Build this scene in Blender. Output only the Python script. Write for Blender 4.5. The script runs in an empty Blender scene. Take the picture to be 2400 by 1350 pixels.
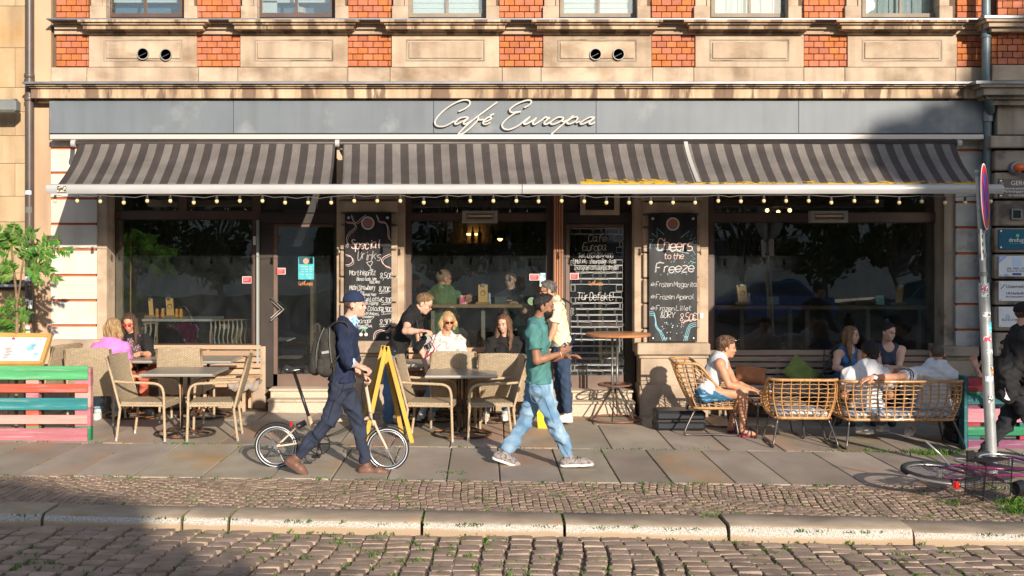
import bpy, bmesh, math, random
import numpy as np
from mathutils import Vector, Matrix, Quaternion
random.seed(7); np.random.seed(7)
C = bpy.context.scene.collection
SC = bpy.context.scene
PI = math.pi
# ---------------------------------------------------------------- camera, sky, sun, exposure
F, D0, H, VX, HY = 2700.0, 15.2, 2.15, 1143.0, 590.0
cam = bpy.data.cameras.new('camera'); cam_o = bpy.data.objects.new('camera', cam); C.objects.link(cam_o)
cam_o.location = (0, -D0, H); cam_o.rotation_euler = (PI/2, 0, 0)
cam.sensor_width = 36; cam.lens = 36*F/2400; cam.shift_x = (1200-VX)/2400; cam.shift_y = -(675-HY)/2400
cam.clip_end = 600; SC.camera = cam_o
LD = Vector((-.40, 1, -.36)).normalized()
world = bpy.data.worlds.new('World'); SC.world = world; world.use_nodes = True
wn = world.node_tree.nodes; wl = world.node_tree.links
sky = wn.new('ShaderNodeTexSky'); sky.sky_type = 'NISHITA'; sky.sun_disc = False
sky.sun_elevation = math.asin(-LD.z); sky.sun_rotation = math.atan2(-LD.x, -LD.y)
sky.altitude = 100; sky.air_density = 1.0; sky.dust_density = 1.0
bg = [n for n in wn if n.type == 'BACKGROUND'][0]; bg.inputs['Strength'].default_value = .135
wl.new(sky.outputs[0], bg.inputs[0])
sl = bpy.data.lights.new('sun', 'SUN'); sl.energy = 5.0; sl.angle = math.radians(.5); sl.color = (1, .89, .75)
so = bpy.data.objects.new('sun', sl); C.objects.link(so); so.rotation_euler = LD.to_track_quat('-Z', 'Y').to_euler()
SC.view_settings.view_transform = 'Standard'; SC.view_settings.look = 'None'
SC.view_settings.exposure = 0.5; SC.view_settings.gamma = 1; SC.view_settings.use_curve_mapping = False

# ---------------------------------------------------------------- helpers
def gz(x): return -.012*x
def ky(x): return -.033*(x-3.3)
def P(px, py, y=0.0):
    d = y+D0
    return Vector(((px-VX)*d/F, y, H-(py-HY)*d/F))
def G(px, py):
    d = F*H/((py-HY)-.012*(px-VX))
    x = (px-VX)*d/F
    return Vector((x, d-D0, gz(x)))
def X(px, y=0.0): return (px-VX)*(y+D0)/F
def Z(py, y=0.0): return H-(py-HY)*(y+D0)/F

def tag(o, label=None, cat=None, group=None, kind=None):
    if label: o['label'] = label
    if cat: o['category'] = cat
    if group: o['group'] = group
    if kind: o['kind'] = kind
    return o
def root(name, loc=(0, 0, 0), rz=0, label=None, cat=None, group=None, kind=None):
    o = bpy.data.objects.new(name, None); C.objects.link(o); o.location = loc; o.rotation_euler = (0, 0, rz)
    o.empty_display_size = .1
    return tag(o, label, cat, group, kind)
def world_off(p):
    v = Vector((0, 0, 0))
    while p is not None:
        v += p.location; p = p.parent
    return v
def link(name, me, parent=None, loc=None):
    o = bpy.data.objects.new(name, me); C.objects.link(o)
    if parent: o.parent = parent
    if loc is not None: o.location = loc
    return o
def dup(o, loc=None, rz=None, parent=None, label=None):
    c = o.copy(); C.objects.link(c)
    if parent is not None: c.parent = parent
    if loc is not None: c.location = loc
    if rz is not None: c.rotation_euler = (0, 0, rz)
    if label: c['label'] = label
    for ch in KIDS(o): dup(ch, parent=c)
    return c
def KIDS(o): return [x for x in o.children]

class MB:
    def __init__(s): s.v = []; s.f = []; s.m = []; s.mi = 0; s.uv = None
    def add(s, vs, fs):
        n = len(s.v); s.v += [tuple(v) for v in vs]
        for f in fs: s.f.append(tuple(i+n for i in f)); s.m.append(s.mi)
        return s
    def box(s, x0, x1, y0, y1, z0, z1, bv=0):
        if bv:
            return s.bbox(x0, x1, y0, y1, z0, z1, bv)
        vs = [(x, y, z) for z in (z0, z1) for y in (y0, y1) for x in (x0, x1)]
        return s.add(vs, [(0, 2, 3, 1), (4, 5, 7, 6), (0, 1, 5, 4), (2, 6, 7, 3), (0, 4, 6, 2), (1, 3, 7, 5)])
    def bbox(s, x0, x1, y0, y1, z0, z1, b):
        # box with chamfered edges: 24 verts
        b = min(b, (x1-x0)*.45, (y1-y0)*.45, (z1-z0)*.45)
        lo = (x0, y0, z0); hi = (x1, y1, z1); vs = []; idx = {}
        for c in range(8):
            sg = [(c >> k) & 1 for k in range(3)]
            for a in range(3):
                p = []
                for k in range(3):
                    q = hi[k] if sg[k] else lo[k]
                    if k != a: q += -b if sg[k] else b
                    p.append(q)
                idx[(c, a)] = len(vs); vs.append(p)
        fs = []
        for a in range(3):
            u, w = (a+1) % 3, (a+2) % 3
            for t in (0, 1):
                cs = [(t << a) | (i << u) | (j << w) for i, j in ((0, 0), (1, 0), (1, 1), (0, 1))]
                f = [idx[(c, a)] for c in cs]
                fs.append(f if t else f[::-1])
            for i in (0, 1):
                for j in (0, 1):      # edge along a, between faces u side i and w side j
                    c0 = (i << u) | (j << w); c1 = c0 | (1 << a)
                    f = [idx[(c0, u)], idx[(c1, u)], idx[(c1, w)], idx[(c0, w)]]
                    fs.append(f if (i ^ j) else f[::-1])
        for c in range(8):
            k = bin(c).count('1')
            f = [idx[(c, 0)], idx[(c, 1)], idx[(c, 2)]]
            fs.append(f if k % 2 else f[::-1])
        return s.add(vs, fs)
    def obox(s, c, ax, ay, az, bv=0):
        """oriented box: centre and half axes"""
        m = MB(); m.box(-1, 1, -1, 1, -1, 1) if not bv else None
        if bv:
            lx, ly, lz = ax.length, ay.length, az.length
            m.bbox(-lx, lx, -ly, ly, -lz, lz, bv)
            M = Matrix((ax.normalized(), ay.normalized(), az.normalized())).transposed()
            vs = [c+M@Vector(v) for v in m.v]
        else:
            vs = [c+ax*v[0]+ay*v[1]+az*v[2] for v in m.v]
        return s.add(vs, m.f)
    def prism(s, poly, axis, a0, a1):
        """poly: 2D points (p,q); axis: index of the extrusion axis; other axes in order"""
        n = len(poly); vs = []
        for a in (a0, a1):
            for p, q in poly:
                v = [p, q]; v.insert(axis, a); vs.append(v)
        fs = [tuple(range(n))[::-1], tuple(range(n, 2*n))]+[(i, (i+1) % n, n+(i+1) % n, n+i) for i in range(n)]
        return s.add(vs, fs)
    def tube(s, pts, r, n=8, closed=False, caps=True, flat=None):
        pts = [Vector(p) for p in pts]; m = len(pts)
        rs = r if hasattr(r, '__len__') else [r]*m
        rings = []; up = None
        for i, p in enumerate(pts):
            if closed: t = pts[(i+1) % m]-pts[i-1]
            else: t = pts[min(i+1, m-1)]-pts[max(i-1, 0)]
            t = t.normalized() if t.length > 1e-9 else Vector((0, 0, 1))
            if up is None:
                up = Vector((0, 0, 1)) if abs(t.z) < .9 else Vector((1, 0, 0))
            up = (up-t*up.dot(t))
            up = up.normalized() if up.length > 1e-6 else t.orthogonal().normalized()
            w = t.cross(up)
            rings.append([p+(up*math.sin(2*PI*k/n)*(flat or 1)+w*math.cos(2*PI*k/n))*rs[i] for k in range(n)])
        vs = [v for rg in rings for v in rg]; fs = []
        for i in range(m if closed else m-1):
            j = (i+1) % m
            for k in range(n): fs.append((i*n+k, j*n+k, j*n+(k+1) % n, i*n+(k+1) % n)[::-1])
        if caps and not closed: fs += [tuple(range(n)), tuple((m-1)*n+k for k in range(n))[::-1]]
        return s.add(vs, fs)
    def lathe(s, prof, c=(0, 0, 0), n=20, ax=2):
        vs = []; fs = []
        for r, h in prof:
            for k in range(n):
                a = 2*PI*k/n; v = [r*math.cos(a), r*math.sin(a), h]
                if ax == 1: v = [v[0], v[2], v[1]]
                if ax == 0: v = [v[2], v[0], v[1]]
                vs.append((v[0]+c[0], v[1]+c[1], v[2]+c[2]))
        m = len(prof)
        for i in range(m-1):
            for k in range(n): fs.append((i*n+k, i*n+(k+1) % n, (i+1)*n+(k+1) % n, (i+1)*n+k))
        fs += [tuple(range(n))[::-1], tuple((m-1)*n+k for k in range(n))]
        if ax == 1: fs = [f[::-1] for f in fs]
        return s.add(vs, fs)
    def ball(s, c, r, n=8, sz=1):
        pr = [(max(1e-4, r*math.sin(PI*i/n)), -r*math.cos(PI*i/n)*sz) for i in range(n+1)]
        return s.lathe(pr, c, n+2)
    def quad(s, a, b, c, d): return s.add([a, b, c, d], [(0, 1, 2, 3)])
    def mesh(s, name, mats, smooth=False, off=None):
        me = bpy.data.meshes.new(name)
        vs = s.v if off is None else [(v[0]-off[0], v[1]-off[1], v[2]-off[2]) for v in s.v]
        me.from_pydata(vs, [], s.f)
        for m in (mats if isinstance(mats, (list, tuple)) else [mats]): me.materials.append(m)
        if any(s.m): me.polygons.foreach_set('material_index', s.m)
        if smooth is True: me.polygons.foreach_set('use_smooth', [True]*len(s.f))
        elif smooth:
            me.polygons.foreach_set('use_smooth', [True]*len(s.f)); me.set_sharp_from_angle(angle=math.radians(smooth))
        me.update(); return me
    def build(s, name, mats, parent=None, smooth=False, world=True, loc=None):
        """world=True: vertices are world coordinates; local frame = parent's location (unrotated parents)"""
        off = None
        if world:
            off = world_off(parent) if parent is not None else (loc if loc is not None else None)
        o = link(name, s.mesh(name, mats, smooth, off), parent)
        if parent is None and loc is not None: o.location = loc
        return o
def catmull(pts, k=6, closed=False):
    pts = [Vector(p) for p in pts]; n = len(pts); out = []
    rng = range(n if closed else n-1)
    for i in rng:
        if closed: a, b, c, d = pts[i-1], pts[i], pts[(i+1) % n], pts[(i+2) % n]
        else: a, b, c, d = pts[max(i-1, 0)], pts[i], pts[i+1], pts[min(i+2, n-1)]
        for j in range(k):
            t = j/k
            out.append(.5*((2*b)+(c-a)*t+(2*a-5*b+4*c-d)*t*t+(3*b-a-3*c+d)*t**3))
    if not closed: out.append(pts[-1])
    return out

# ---------------------------------------------------------------- materials
def _inp(b, k, v):
    if k in b.inputs: b.inputs[k].default_value = v
def col4(c): return (c[0], c[1], c[2], 1)
def mat(name, c1, c2=None, rough=.8, scale=5, bump=0, bscale=60, rnd=0, hue=0, metal=0, spec=.3, stretch=(1, 1, 1), det=6, contrast=(.35, .65),
        c3=None, s3=1.5, t3=(.55, .7), coat=0, sss=0, alpha=None, sheen=0, bstretch=None, transl=0, grain=0, gs=170, streak=0, ss=(5, 5, .5)):
    m = bpy.data.materials.new(name); m.use_nodes = True; nt = m.node_tree; N = nt.nodes; L = nt.links
    b = N['Principled BSDF']; _inp(b, 'Roughness', rough); _inp(b, 'Metallic', metal); _inp(b, 'Specular IOR Level', spec); _inp(b, 'Coat Weight', coat)
    if sheen: _inp(b, 'Sheen Weight', sheen)
    tc = N.new('ShaderNodeTexCoord'); oi = N.new('ShaderNodeObjectInfo'); ge = N.new('ShaderNodeNewGeometry')
    ad = N.new('ShaderNodeMath'); ad.operation = 'ADD'; L.new(oi.outputs['Random'], ad.inputs[0]); L.new(ge.outputs['Random Per Island'], ad.inputs[1])
    fr = N.new('ShaderNodeMath'); fr.operation = 'FRACT'; L.new(ad.outputs[0], fr.inputs[0])
    sc = N.new('ShaderNodeVectorMath'); sc.operation = 'SCALE'; sc.inputs[0].default_value = (31, 17, 23); L.new(oi.outputs['Random'], sc.inputs['Scale'])
    va = N.new('ShaderNodeVectorMath'); va.operation = 'ADD'; L.new(tc.outputs['Object'], va.inputs[0]); L.new(sc.outputs[0], va.inputs[1])
    mp = N.new('ShaderNodeMapping'); mp.inputs['Scale'].default_value = stretch; L.new(va.outputs[0], mp.inputs[0])
    no = N.new('ShaderNodeTexNoise'); no.inputs['Scale'].default_value = scale; no.inputs['Detail'].default_value = det; L.new(mp.outputs[0], no.inputs[0])
    c2 = c2 or tuple(x*.8 for x in c1)
    ramp = N.new('ShaderNodeMapRange'); ramp.inputs[1].default_value = contrast[0]; ramp.inputs[2].default_value = contrast[1]; L.new(no.outputs['Fac'], ramp.inputs[0])
    mx = N.new('ShaderNodeMix'); mx.data_type = 'RGBA'; L.new(ramp.outputs[0], mx.inputs[0]); mx.inputs[6].default_value = col4(c1); mx.inputs[7].default_value = col4(c2)
    out = mx.outputs[2]
    if c3:
        n3 = N.new('ShaderNodeTexNoise'); n3.inputs['Scale'].default_value = s3; n3.inputs['Detail'].default_value = 5; n3.inputs['Roughness'].default_value = .6; L.new(mp.outputs[0], n3.inputs[0])
        r3 = N.new('ShaderNodeMapRange'); r3.inputs[1].default_value = t3[0]; r3.inputs[2].default_value = t3[1]; L.new(n3.outputs['Fac'], r3.inputs[0])
        m3 = N.new('ShaderNodeMix'); m3.data_type = 'RGBA'; L.new(r3.outputs[0], m3.inputs[0]); L.new(out, m3.inputs[6]); m3.inputs[7].default_value = col4(c3); out = m3.outputs[2]
    def mul(out, sc_, st_, lo, hi, v0, v1, dt=3):
        mq = N.new('ShaderNodeMapping'); mq.inputs['Scale'].default_value = st_; L.new(va.outputs[0], mq.inputs[0])
        q = N.new('ShaderNodeTexNoise'); q.inputs['Scale'].default_value = sc_; q.inputs['Detail'].default_value = dt; L.new(mq.outputs[0], q.inputs[0])
        w = N.new('ShaderNodeMapRange'); w.inputs[1].default_value = lo; w.inputs[2].default_value = hi; w.inputs[3].default_value = v0; w.inputs[4].default_value = v1; L.new(q.outputs['Fac'], w.inputs[0])
        x = N.new('ShaderNodeMix'); x.data_type = 'RGBA'; x.blend_type = 'MULTIPLY'; x.inputs[0].default_value = 1; L.new(out, x.inputs[6]); L.new(w.outputs[0], x.inputs[7]); return x.outputs[2]
    if grain: out = mul(out, gs, (1, 1, 1), .3, .7, 1-grain, 1+grain)
    if streak: out = mul(out, 1, ss, .45, .72, 1, 1-streak, 6)
    if rnd or hue:
        hs = N.new('ShaderNodeHueSaturation')
        mr = N.new('ShaderNodeMapRange'); mr.inputs[3].default_value = 1-rnd; mr.inputs[4].default_value = 1+rnd; L.new(fr.outputs[0], mr.inputs[0]); L.new(mr.outputs[0], hs.inputs['Value'])
        if hue:
            f2 = N.new('ShaderNodeMath'); f2.operation = 'MULTIPLY'; f2.inputs[1].default_value = 7.31; L.new(fr.outputs[0], f2.inputs[0])
            f3 = N.new('ShaderNodeMath'); f3.operation = 'FRACT'; L.new(f2.outputs[0], f3.inputs[0])
            mh = N.new('ShaderNodeMapRange'); mh.inputs[3].default_value = .5-hue; mh.inputs[4].default_value = .5+hue; L.new(f3.outputs[0], mh.inputs[0]); L.new(mh.outputs[0], hs.inputs['Hue'])
            ms = N.new('ShaderNodeMapRange'); ms.inputs[3].default_value = .93; ms.inputs[4].default_value = 1.06; L.new(f3.outputs[0], ms.inputs[0]); L.new(ms.outputs[0], hs.inputs['Saturation'])
        L.new(out, hs.inputs['Color']); out = hs.outputs[0]
    L.new(out, b.inputs['Base Color'])
    if bump:
        mp2 = mp
        if bstretch:
            mp2 = N.new('ShaderNodeMapping'); mp2.inputs['Scale'].default_value = bstretch; L.new(va.outputs[0], mp2.inputs[0])
        bn = N.new('ShaderNodeTexNoise'); bn.inputs['Scale'].default_value = bscale; bn.inputs['Detail'].default_value = 4; L.new(mp2.outputs[0], bn.inputs[0])
        bu = N.new('ShaderNodeBump'); bu.inputs['Strength'].default_value = bump; bu.inputs['Distance'].default_value = .01; L.new(bn.outputs['Fac'], bu.inputs['Height']); L.new(bu.outputs[0], b.inputs['Normal'])
    if transl:
        tr = N.new('ShaderNodeBsdfTranslucent'); L.new(out, tr.inputs[0]); ms_ = N.new('ShaderNodeMixShader'); ms_.inputs[0].default_value = transl
        L.new(b.outputs[0], ms_.inputs[1]); L.new(tr.outputs[0], ms_.inputs[2]); L.new(ms_.outputs[0], N['Material Output'].inputs[0])
    m['out'] = 1
    return m
def nodes_of(m): return m.node_tree.nodes, m.node_tree.links
def plain(name, c, rough=.6, metal=0, spec=.4, emit=0, coat=0):
    m = bpy.data.materials.new(name); m.use_nodes = True; b = m.node_tree.nodes['Principled BSDF']
    b.inputs['Base Color'].default_value = col4(c); _inp(b, 'Roughness', rough); _inp(b, 'Metallic', metal); _inp(b, 'Specular IOR Level', spec); _inp(b, 'Coat Weight', coat)
    if emit: b.inputs['Emission Color'].default_value = col4(c); b.inputs['Emission Strength'].default_value = emit
    return m
def glass_mat(name, tint=(.8, .85, .85), dust=.02, dustscale=3, ior=1.5, rough=0):
    m = bpy.data.materials.new(name); m.use_nodes = True; nt = m.node_tree; N = nt.nodes; L = nt.links
    for n in list(N):
        if n.type == 'BSDF_PRINCIPLED': N.remove(n)
    o = N['Material Output']
    t = N.new('ShaderNodeBsdfTransparent'); t.inputs[0].default_value = col4(tint)
    g = N.new('ShaderNodeBsdfGlossy'); g.inputs['Roughness'].default_value = rough
    f = N.new('ShaderNodeFresnel'); f.inputs[0].default_value = ior
    f2 = N.new('ShaderNodeMath'); f2.operation = 'MULTIPLY'; f2.inputs[1].default_value = 3.0; f2.use_clamp = True; L.new(f.outputs[0], f2.inputs[0])
    x = N.new('ShaderNodeMixShader'); L.new(f2.outputs[0], x.inputs[0]); L.new(t.outputs[0], x.inputs[1]); L.new(g.outputs[0], x.inputs[2])
    # slightly wavy pane and wiped dust streaks
    tc = N.new('ShaderNodeTexCoord'); nw = N.new('ShaderNodeTexNoise'); nw.inputs['Scale'].default_value = 1.3; nw.inputs['Detail'].default_value = 1; L.new(tc.outputs['Object'], nw.inputs[0])
    bu = N.new('ShaderNodeBump'); bu.inputs['Strength'].default_value = .25; bu.inputs['Distance'].default_value = .012; L.new(nw.outputs['Fac'], bu.inputs['Height']); L.new(bu.outputs[0], g.inputs['Normal'])
    if dust:
        mp = N.new('ShaderNodeMapping'); mp.inputs['Scale'].default_value = (1, 1, .8); mp.inputs['Rotation'].default_value = (0, .5, 0); L.new(tc.outputs['Object'], mp.inputs[0])
        n = N.new('ShaderNodeTexNoise'); n.inputs['Scale'].default_value = dustscale; n.inputs['Detail'].default_value = 8; n.inputs['Roughness'].default_value = .7; n.inputs['Distortion'].default_value = .8; L.new(mp.outputs[0], n.inputs[0])
        r = N.new('ShaderNodeMapRange'); r.inputs[1].default_value = .3; r.inputs[2].default_value = .8; r.inputs[3].default_value = dust*.15; r.inputs[4].default_value = dust*2.2; L.new(n.outputs['Fac'], r.inputs[0])
        d = N.new('ShaderNodeBsdfDiffuse'); d.inputs[0].default_value = (.75, .8, .85, 1)
        y = N.new('ShaderNodeMixShader'); L.new(r.outputs[0], y.inputs[0]); L.new(x.outputs[0], y.inputs[1]); L.new(d.outputs[0], y.inputs[2]); x = y
    L.new(x.outputs[0], o.inputs[0])
    return m
def two(name, base, b2, **k): return mat(name, base, b2, **k)

SAND = mat('sandstone', (.49, .38, .28), (.37, .275, .195), rough=.9, scale=2.6, stretch=(1, 1, 1.6), bump=.35, bscale=45, rnd=.09, c3=(.26, .18, .115), s3=1.3, t3=(.52, .74), contrast=(.3, .7), grain=.08, streak=.3)
SAND2 = mat('sandstone_weathered', (.56, .42, .28), (.36, .25, .16), rough=.9, scale=3.2, stretch=(1.6, 1, .25), bump=.3, bscale=40, c3=(.19, .125, .085), s3=2.2, t3=(.50, .55), rnd=.06, grain=.08, streak=.35, ss=(9, 9, .7))
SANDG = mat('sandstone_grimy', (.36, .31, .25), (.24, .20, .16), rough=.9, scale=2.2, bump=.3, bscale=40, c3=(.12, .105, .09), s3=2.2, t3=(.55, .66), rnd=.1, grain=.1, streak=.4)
RENDER_L = mat('plaster_ochre', (.48, .35, .215), (.41, .285, .165), rough=.9, scale=1.4, bump=.3, bscale=30, c3=(.43, .27, .13), s3=1.1, t3=(.55, .7), grain=.1, streak=.3)
STRIP = mat('plaster_tan', (.52, .36, .235), (.46, .31, .2), rough=.9, scale=1.2, bump=.15, grain=.06, streak=.25)
WHITEP = mat('white_paint_wall', (.62, .57, .51), (.57, .51, .44), rough=.85, scale=3, bump=.15, streak=.16, c3=(.5, .45, .4), s3=2, t3=(.62, .8), rnd=.03)
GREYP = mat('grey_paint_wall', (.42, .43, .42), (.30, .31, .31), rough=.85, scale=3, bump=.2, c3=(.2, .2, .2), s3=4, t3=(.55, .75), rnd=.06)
ORANGE = mat('orange_stripe', (.55, .13, .045), (.45, .1, .035), rough=.7)
BRICK = mat('brick', (.47, .155, .065), (.38, .115, .05), rough=.75, scale=9, bump=.3, bscale=80, rnd=.16, hue=.006, grain=.12)
MORTAR = mat('mortar', (.14, .095, .065), rough=.95)
DARKMET = mat('dark_metal_frame', (.045, .032, .026), (.03, .022, .018), rough=.45, scale=4, spec=.5)
FRAMEB = mat('brown_window_frame', (.10, .055, .04), (.07, .04, .03), rough=.5, scale=3, spec=.5)
ZINC = mat('zinc_flashing', (.25, .26, .28), (.17, .175, .19), rough=.45, metal=.5, scale=4)
GLASS = glass_mat('window_glass', dust=.007)
GLASSUP = glass_mat('upper_window_glass', dust=.003)
GRANSTEP = mat('terrazzo_step', (.60, .50, .38), (.42, .34, .26), rough=.8, scale=70, det=2, bump=.1, c3=(.28, .2, .14), s3=2.5, t3=(.6, .8))
# ================================================================ GROUND
BED = mat('joint_earth', (.12, .085, .055), (.07, .055, .035), rough=.95, scale=12, c3=(.06, .09, .02), s3=3, t3=(.55, .62), bump=.4, bscale=30)
SLAB = mat('granite_slab', (.40, .335, .265), (.29, .235, .18), rough=.62, scale=1.6, stretch=(1, .6, 1), bump=.18, bscale=70, rnd=.16, hue=.012, c3=(.42, .26, .15), s3=.75, t3=(.52, .64), spec=.5, grain=.16, gs=130, streak=.22, ss=(2.2, 1.2, 1))
SETT = mat('small_sett', (.33, .235, .17), (.25, .175, .125), rough=.75, scale=7, bump=.35, bscale=60, rnd=.22, hue=.008, grain=.14)
COBB = mat('cobble', (.33, .24, .175), (.22, .155, .115), rough=.6, scale=6, bump=.4, bscale=55, rnd=.2, hue=.008, spec=.45, grain=.16, gs=120)
KERBT = mat('kerb_granite', (.42, .33, .24), (.33, .255, .18), rough=.8, scale=5, bump=.3, bscale=90, rnd=.06, c3=(.42, .24, .12), s3=1.2, t3=(.6, .7), grain=.16, streak=.3, ss=(2, 2, 2))
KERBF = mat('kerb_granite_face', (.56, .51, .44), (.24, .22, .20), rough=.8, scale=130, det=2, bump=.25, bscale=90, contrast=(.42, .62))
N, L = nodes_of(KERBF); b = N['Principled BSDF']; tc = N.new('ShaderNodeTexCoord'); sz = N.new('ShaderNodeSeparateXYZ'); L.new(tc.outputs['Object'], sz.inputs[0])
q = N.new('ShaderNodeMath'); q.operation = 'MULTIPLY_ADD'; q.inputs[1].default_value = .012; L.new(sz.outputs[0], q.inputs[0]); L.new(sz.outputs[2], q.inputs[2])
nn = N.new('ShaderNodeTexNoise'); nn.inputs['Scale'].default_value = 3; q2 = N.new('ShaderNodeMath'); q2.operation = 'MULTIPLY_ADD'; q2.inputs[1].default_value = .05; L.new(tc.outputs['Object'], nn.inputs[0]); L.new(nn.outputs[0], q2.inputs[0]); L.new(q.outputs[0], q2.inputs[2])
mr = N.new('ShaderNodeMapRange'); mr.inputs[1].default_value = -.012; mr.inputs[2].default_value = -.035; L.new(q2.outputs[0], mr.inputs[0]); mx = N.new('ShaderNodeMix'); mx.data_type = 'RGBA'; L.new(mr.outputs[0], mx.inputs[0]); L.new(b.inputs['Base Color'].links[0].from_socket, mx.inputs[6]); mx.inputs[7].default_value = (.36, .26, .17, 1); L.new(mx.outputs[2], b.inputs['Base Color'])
XL, XR = -7.2, 7.6
def gsheet(name, y0, y1, dz, m, kind='structure', xl=-60, xr=60, n=24):
    b = MB(); xs = [xl+(xr-xl)*i/n for i in range(n+1)]
    for i in range(n): b.quad((xs[i], y0, gz(xs[i])+dz), (xs[i+1], y0, gz(xs[i+1])+dz), (xs[i+1], y1, gz(xs[i+1])+dz), (xs[i], y1, gz(xs[i])+dz))
    return tag(b.build(name, m), kind=kind)
ground = gsheet('ground', -120, 60, -.35, BED, xl=-150, xr=150)
sidewalk = gsheet('sidewalk', -5.82, .6, -.014, BED)
for v_ in sidewalk.data.vertices:
    if v_.co.y < -5: v_.co.y += ky(max(-12, min(12, v_.co.x)))
FARROAD = mat('road_far', (.17, .12, .09), (.10, .075, .055), rough=.8, scale=7, bump=.6, bscale=12)
road = gsheet('road', -24, -5.6, -.104, FARROAD)
PAVE_X = [-420, -270, -110, 34, 171, 307, 469, 634, 776, 905, 1046, 1172, 1321, 1454, 1577, 1727, 1856, 2032, 2180, 2330, 2480, 2640, 2800, 2960]
def slab(x0, x1, x2, x3, y0, y1, rnd=.004):
    """x0,x1 at the near edge y0; x2,x3 at the far edge y1"""
    g = .007; b = .006; dz = random.uniform(-.003, .006); tl = random.uniform(-.004, .004)
    x0 += g; x2 += g; x1 -= g; x3 -= g; y0 += g; y1 -= g
    lo = [(x0, y0), (x1, y0), (x3, y1), (x2, y1)]
    cx = sum(p[0] for p in lo)/4; cy = sum(p[1] for p in lo)/4
    hi = [(p[0]+(b if p[0] < cx else -b), p[1]+(b if p[1] < cy else -b)) for p in lo]
    m = MB()
    vs = [(p[0], p[1], gz(p[0])-.03) for p in lo]+[(p[0], p[1], gz(p[0])+dz+tl*(p[0]-cx)-b*.7) for p in lo]+[(p[0], p[1], gz(p[0])+dz+tl*(p[0]-cx)) for p in hi]
    fs = [(8, 9, 10, 11)]
    for i in range(4):
        j = (i+1) % 4; fs += [(i, j, 4+j, 4+i), (4+i, 4+j, 8+j, 8+i)]
    m.add(vs, fs); return m.build('paving_slab', SLAB, sidewalk, smooth=False)
xn = [X(p, -4.4) for p in PAVE_X]
for i in range(len(xn)-1):
    j = random.uniform(-.01, .01)
    slab(xn[i], xn[i+1], xn[i]-.01, xn[i+1]-.01, -4.4, -2.55)
x = -7.6; row2 = []
while x < 8: row2.append(x); x += random.uniform(.58, .72)
for a, b in zip(row2, row2[1:]): slab(a, b, a+.01, b+.01, -2.55, -.75)
x = -7.7
while x < 8:
    w = random.uniform(.5, .9); slab(x, x+w, x, x+w, -.75, .02); x += w
# small setts between the slabs and the kerb
def stone_mesh(name, sx, sy, h, m, rb=.25, seed=0):
    """domed irregular stone, ~26 triangles, local origin at its top centre"""
    r = random.Random(seed); b = MB(); n = 8; ang = [math.radians(a) for a in (22, 45, 68, 135, 158, 202, 225, 315)]; ang = [math.radians(a) for a in (8, 45, 82, 135, 172, 225, 278, 315)]
    def ring(s, z):
        o = []
        for a in ang:
            cx, cy = math.cos(a), math.sin(a); q = (abs(cx)**7+abs(cy)**7)**(-1/7.)
            o.append((cx*q*sx*.5*s+jx[len(o)]*sx, cy*q*sy*.5*s+jy[len(o)]*sy, z))
        return o
    jx = [r.uniform(-.03, .03) for _ in range(n)]; jy = [r.uniform(-.04, .04) for _ in range(n)]
    R = [ring(1, -h), ring(1.0, -h*.16), ring(.94, -h*.03), ring(.6, h*.02)]
    vs = sum(R, []); fs = []
    for i in range(3):
        for k in range(n): fs.append((i*n+k, i*n+(k+1) % n, (i+1)*n+(k+1) % n, (i+1)*n+k))
    fs.append(tuple(3*n+k for k in range(n)))
    b.add(vs, fs); return b.mesh(name, m, smooth=50)
def place_stones(name, spots, meshes, parent, near_y, limit=300):
    spots.sort(key=lambda s: s[1]); ind = spots[:limit] if near_y is None else near_y(spots)
    keep = set(id(s) for s in ind)
    for s in ind:
        me = meshes[s[4] % len(meshes)]
        o = link(name, me, parent, (s[0], s[1], s[2])); o.rotation_euler = (s[5], s[6], s[3]); o.scale = s[7]
    rest = [s for s in spots if id(s) not in keep]
    vs = []; fs = []
    data = [(np.array([v.co[:] for v in me.vertices]), [tuple(p.vertices) for p in me.polygons]) for me in meshes]
    allv = []; n = 0
    for s in rest:
        V, Fc = data[s[4] % len(meshes)]
        c, sn = math.cos(s[3]), math.sin(s[3])
        W = V*np.array(s[7]); W = np.stack([W[:, 0]*c-W[:, 1]*sn+s[0], W[:, 0]*sn+W[:, 1]*c+s[1], W[:, 2]+s[2]-W[:, 0]*s[6]+W[:, 1]*s[5]], 1)
        allv.append(W); fs += [tuple(i+n for i in f) for f in Fc]; n += len(V)
    if rest:
        me = bpy.data.meshes.new(name+'_field'); me.from_pydata(np.concatenate(allv).tolist(), [], fs); me.materials.append(meshes[0].materials[0])
        me.polygons.foreach_set('use_smooth', [True]*len(fs)); me.set_sharp_from_angle(angle=math.radians(50)); me.update()
        tag(link(name+'_field', me, parent), kind='stuff')
setts = [stone_mesh('sett', .062, .105, .035, SETT, seed=k) for k in range(8)]
spots = []
x = -7.0
while x < 7.4:
    y = -5.76+random.uniform(-.03, .03)
    wav = 0
    w = random.uniform(.056, .07)
    y += ky(x)
    while y < -4.43:
        l = random.uniform(.075, .13)
        sh = .03*math.sin(y*3.1+x*.9)+.02*math.sin(x*2.3+y*5)
        z = gz(x)+.004*math.sin(x*7+y*5)+random.uniform(-.0025, .0025)-.003
        spots.append([x+sh+random.uniform(-.003, .003), y+l/2, z, random.uniform(-.08, .08), random.randrange(8), random.uniform(-.03, .03), random.uniform(-.03, .03), (w/.062*.95, l/.105*.96, 1)])
        y += l
    x += w
place_stones('sett', spots, setts, sidewalk, None)
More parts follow.
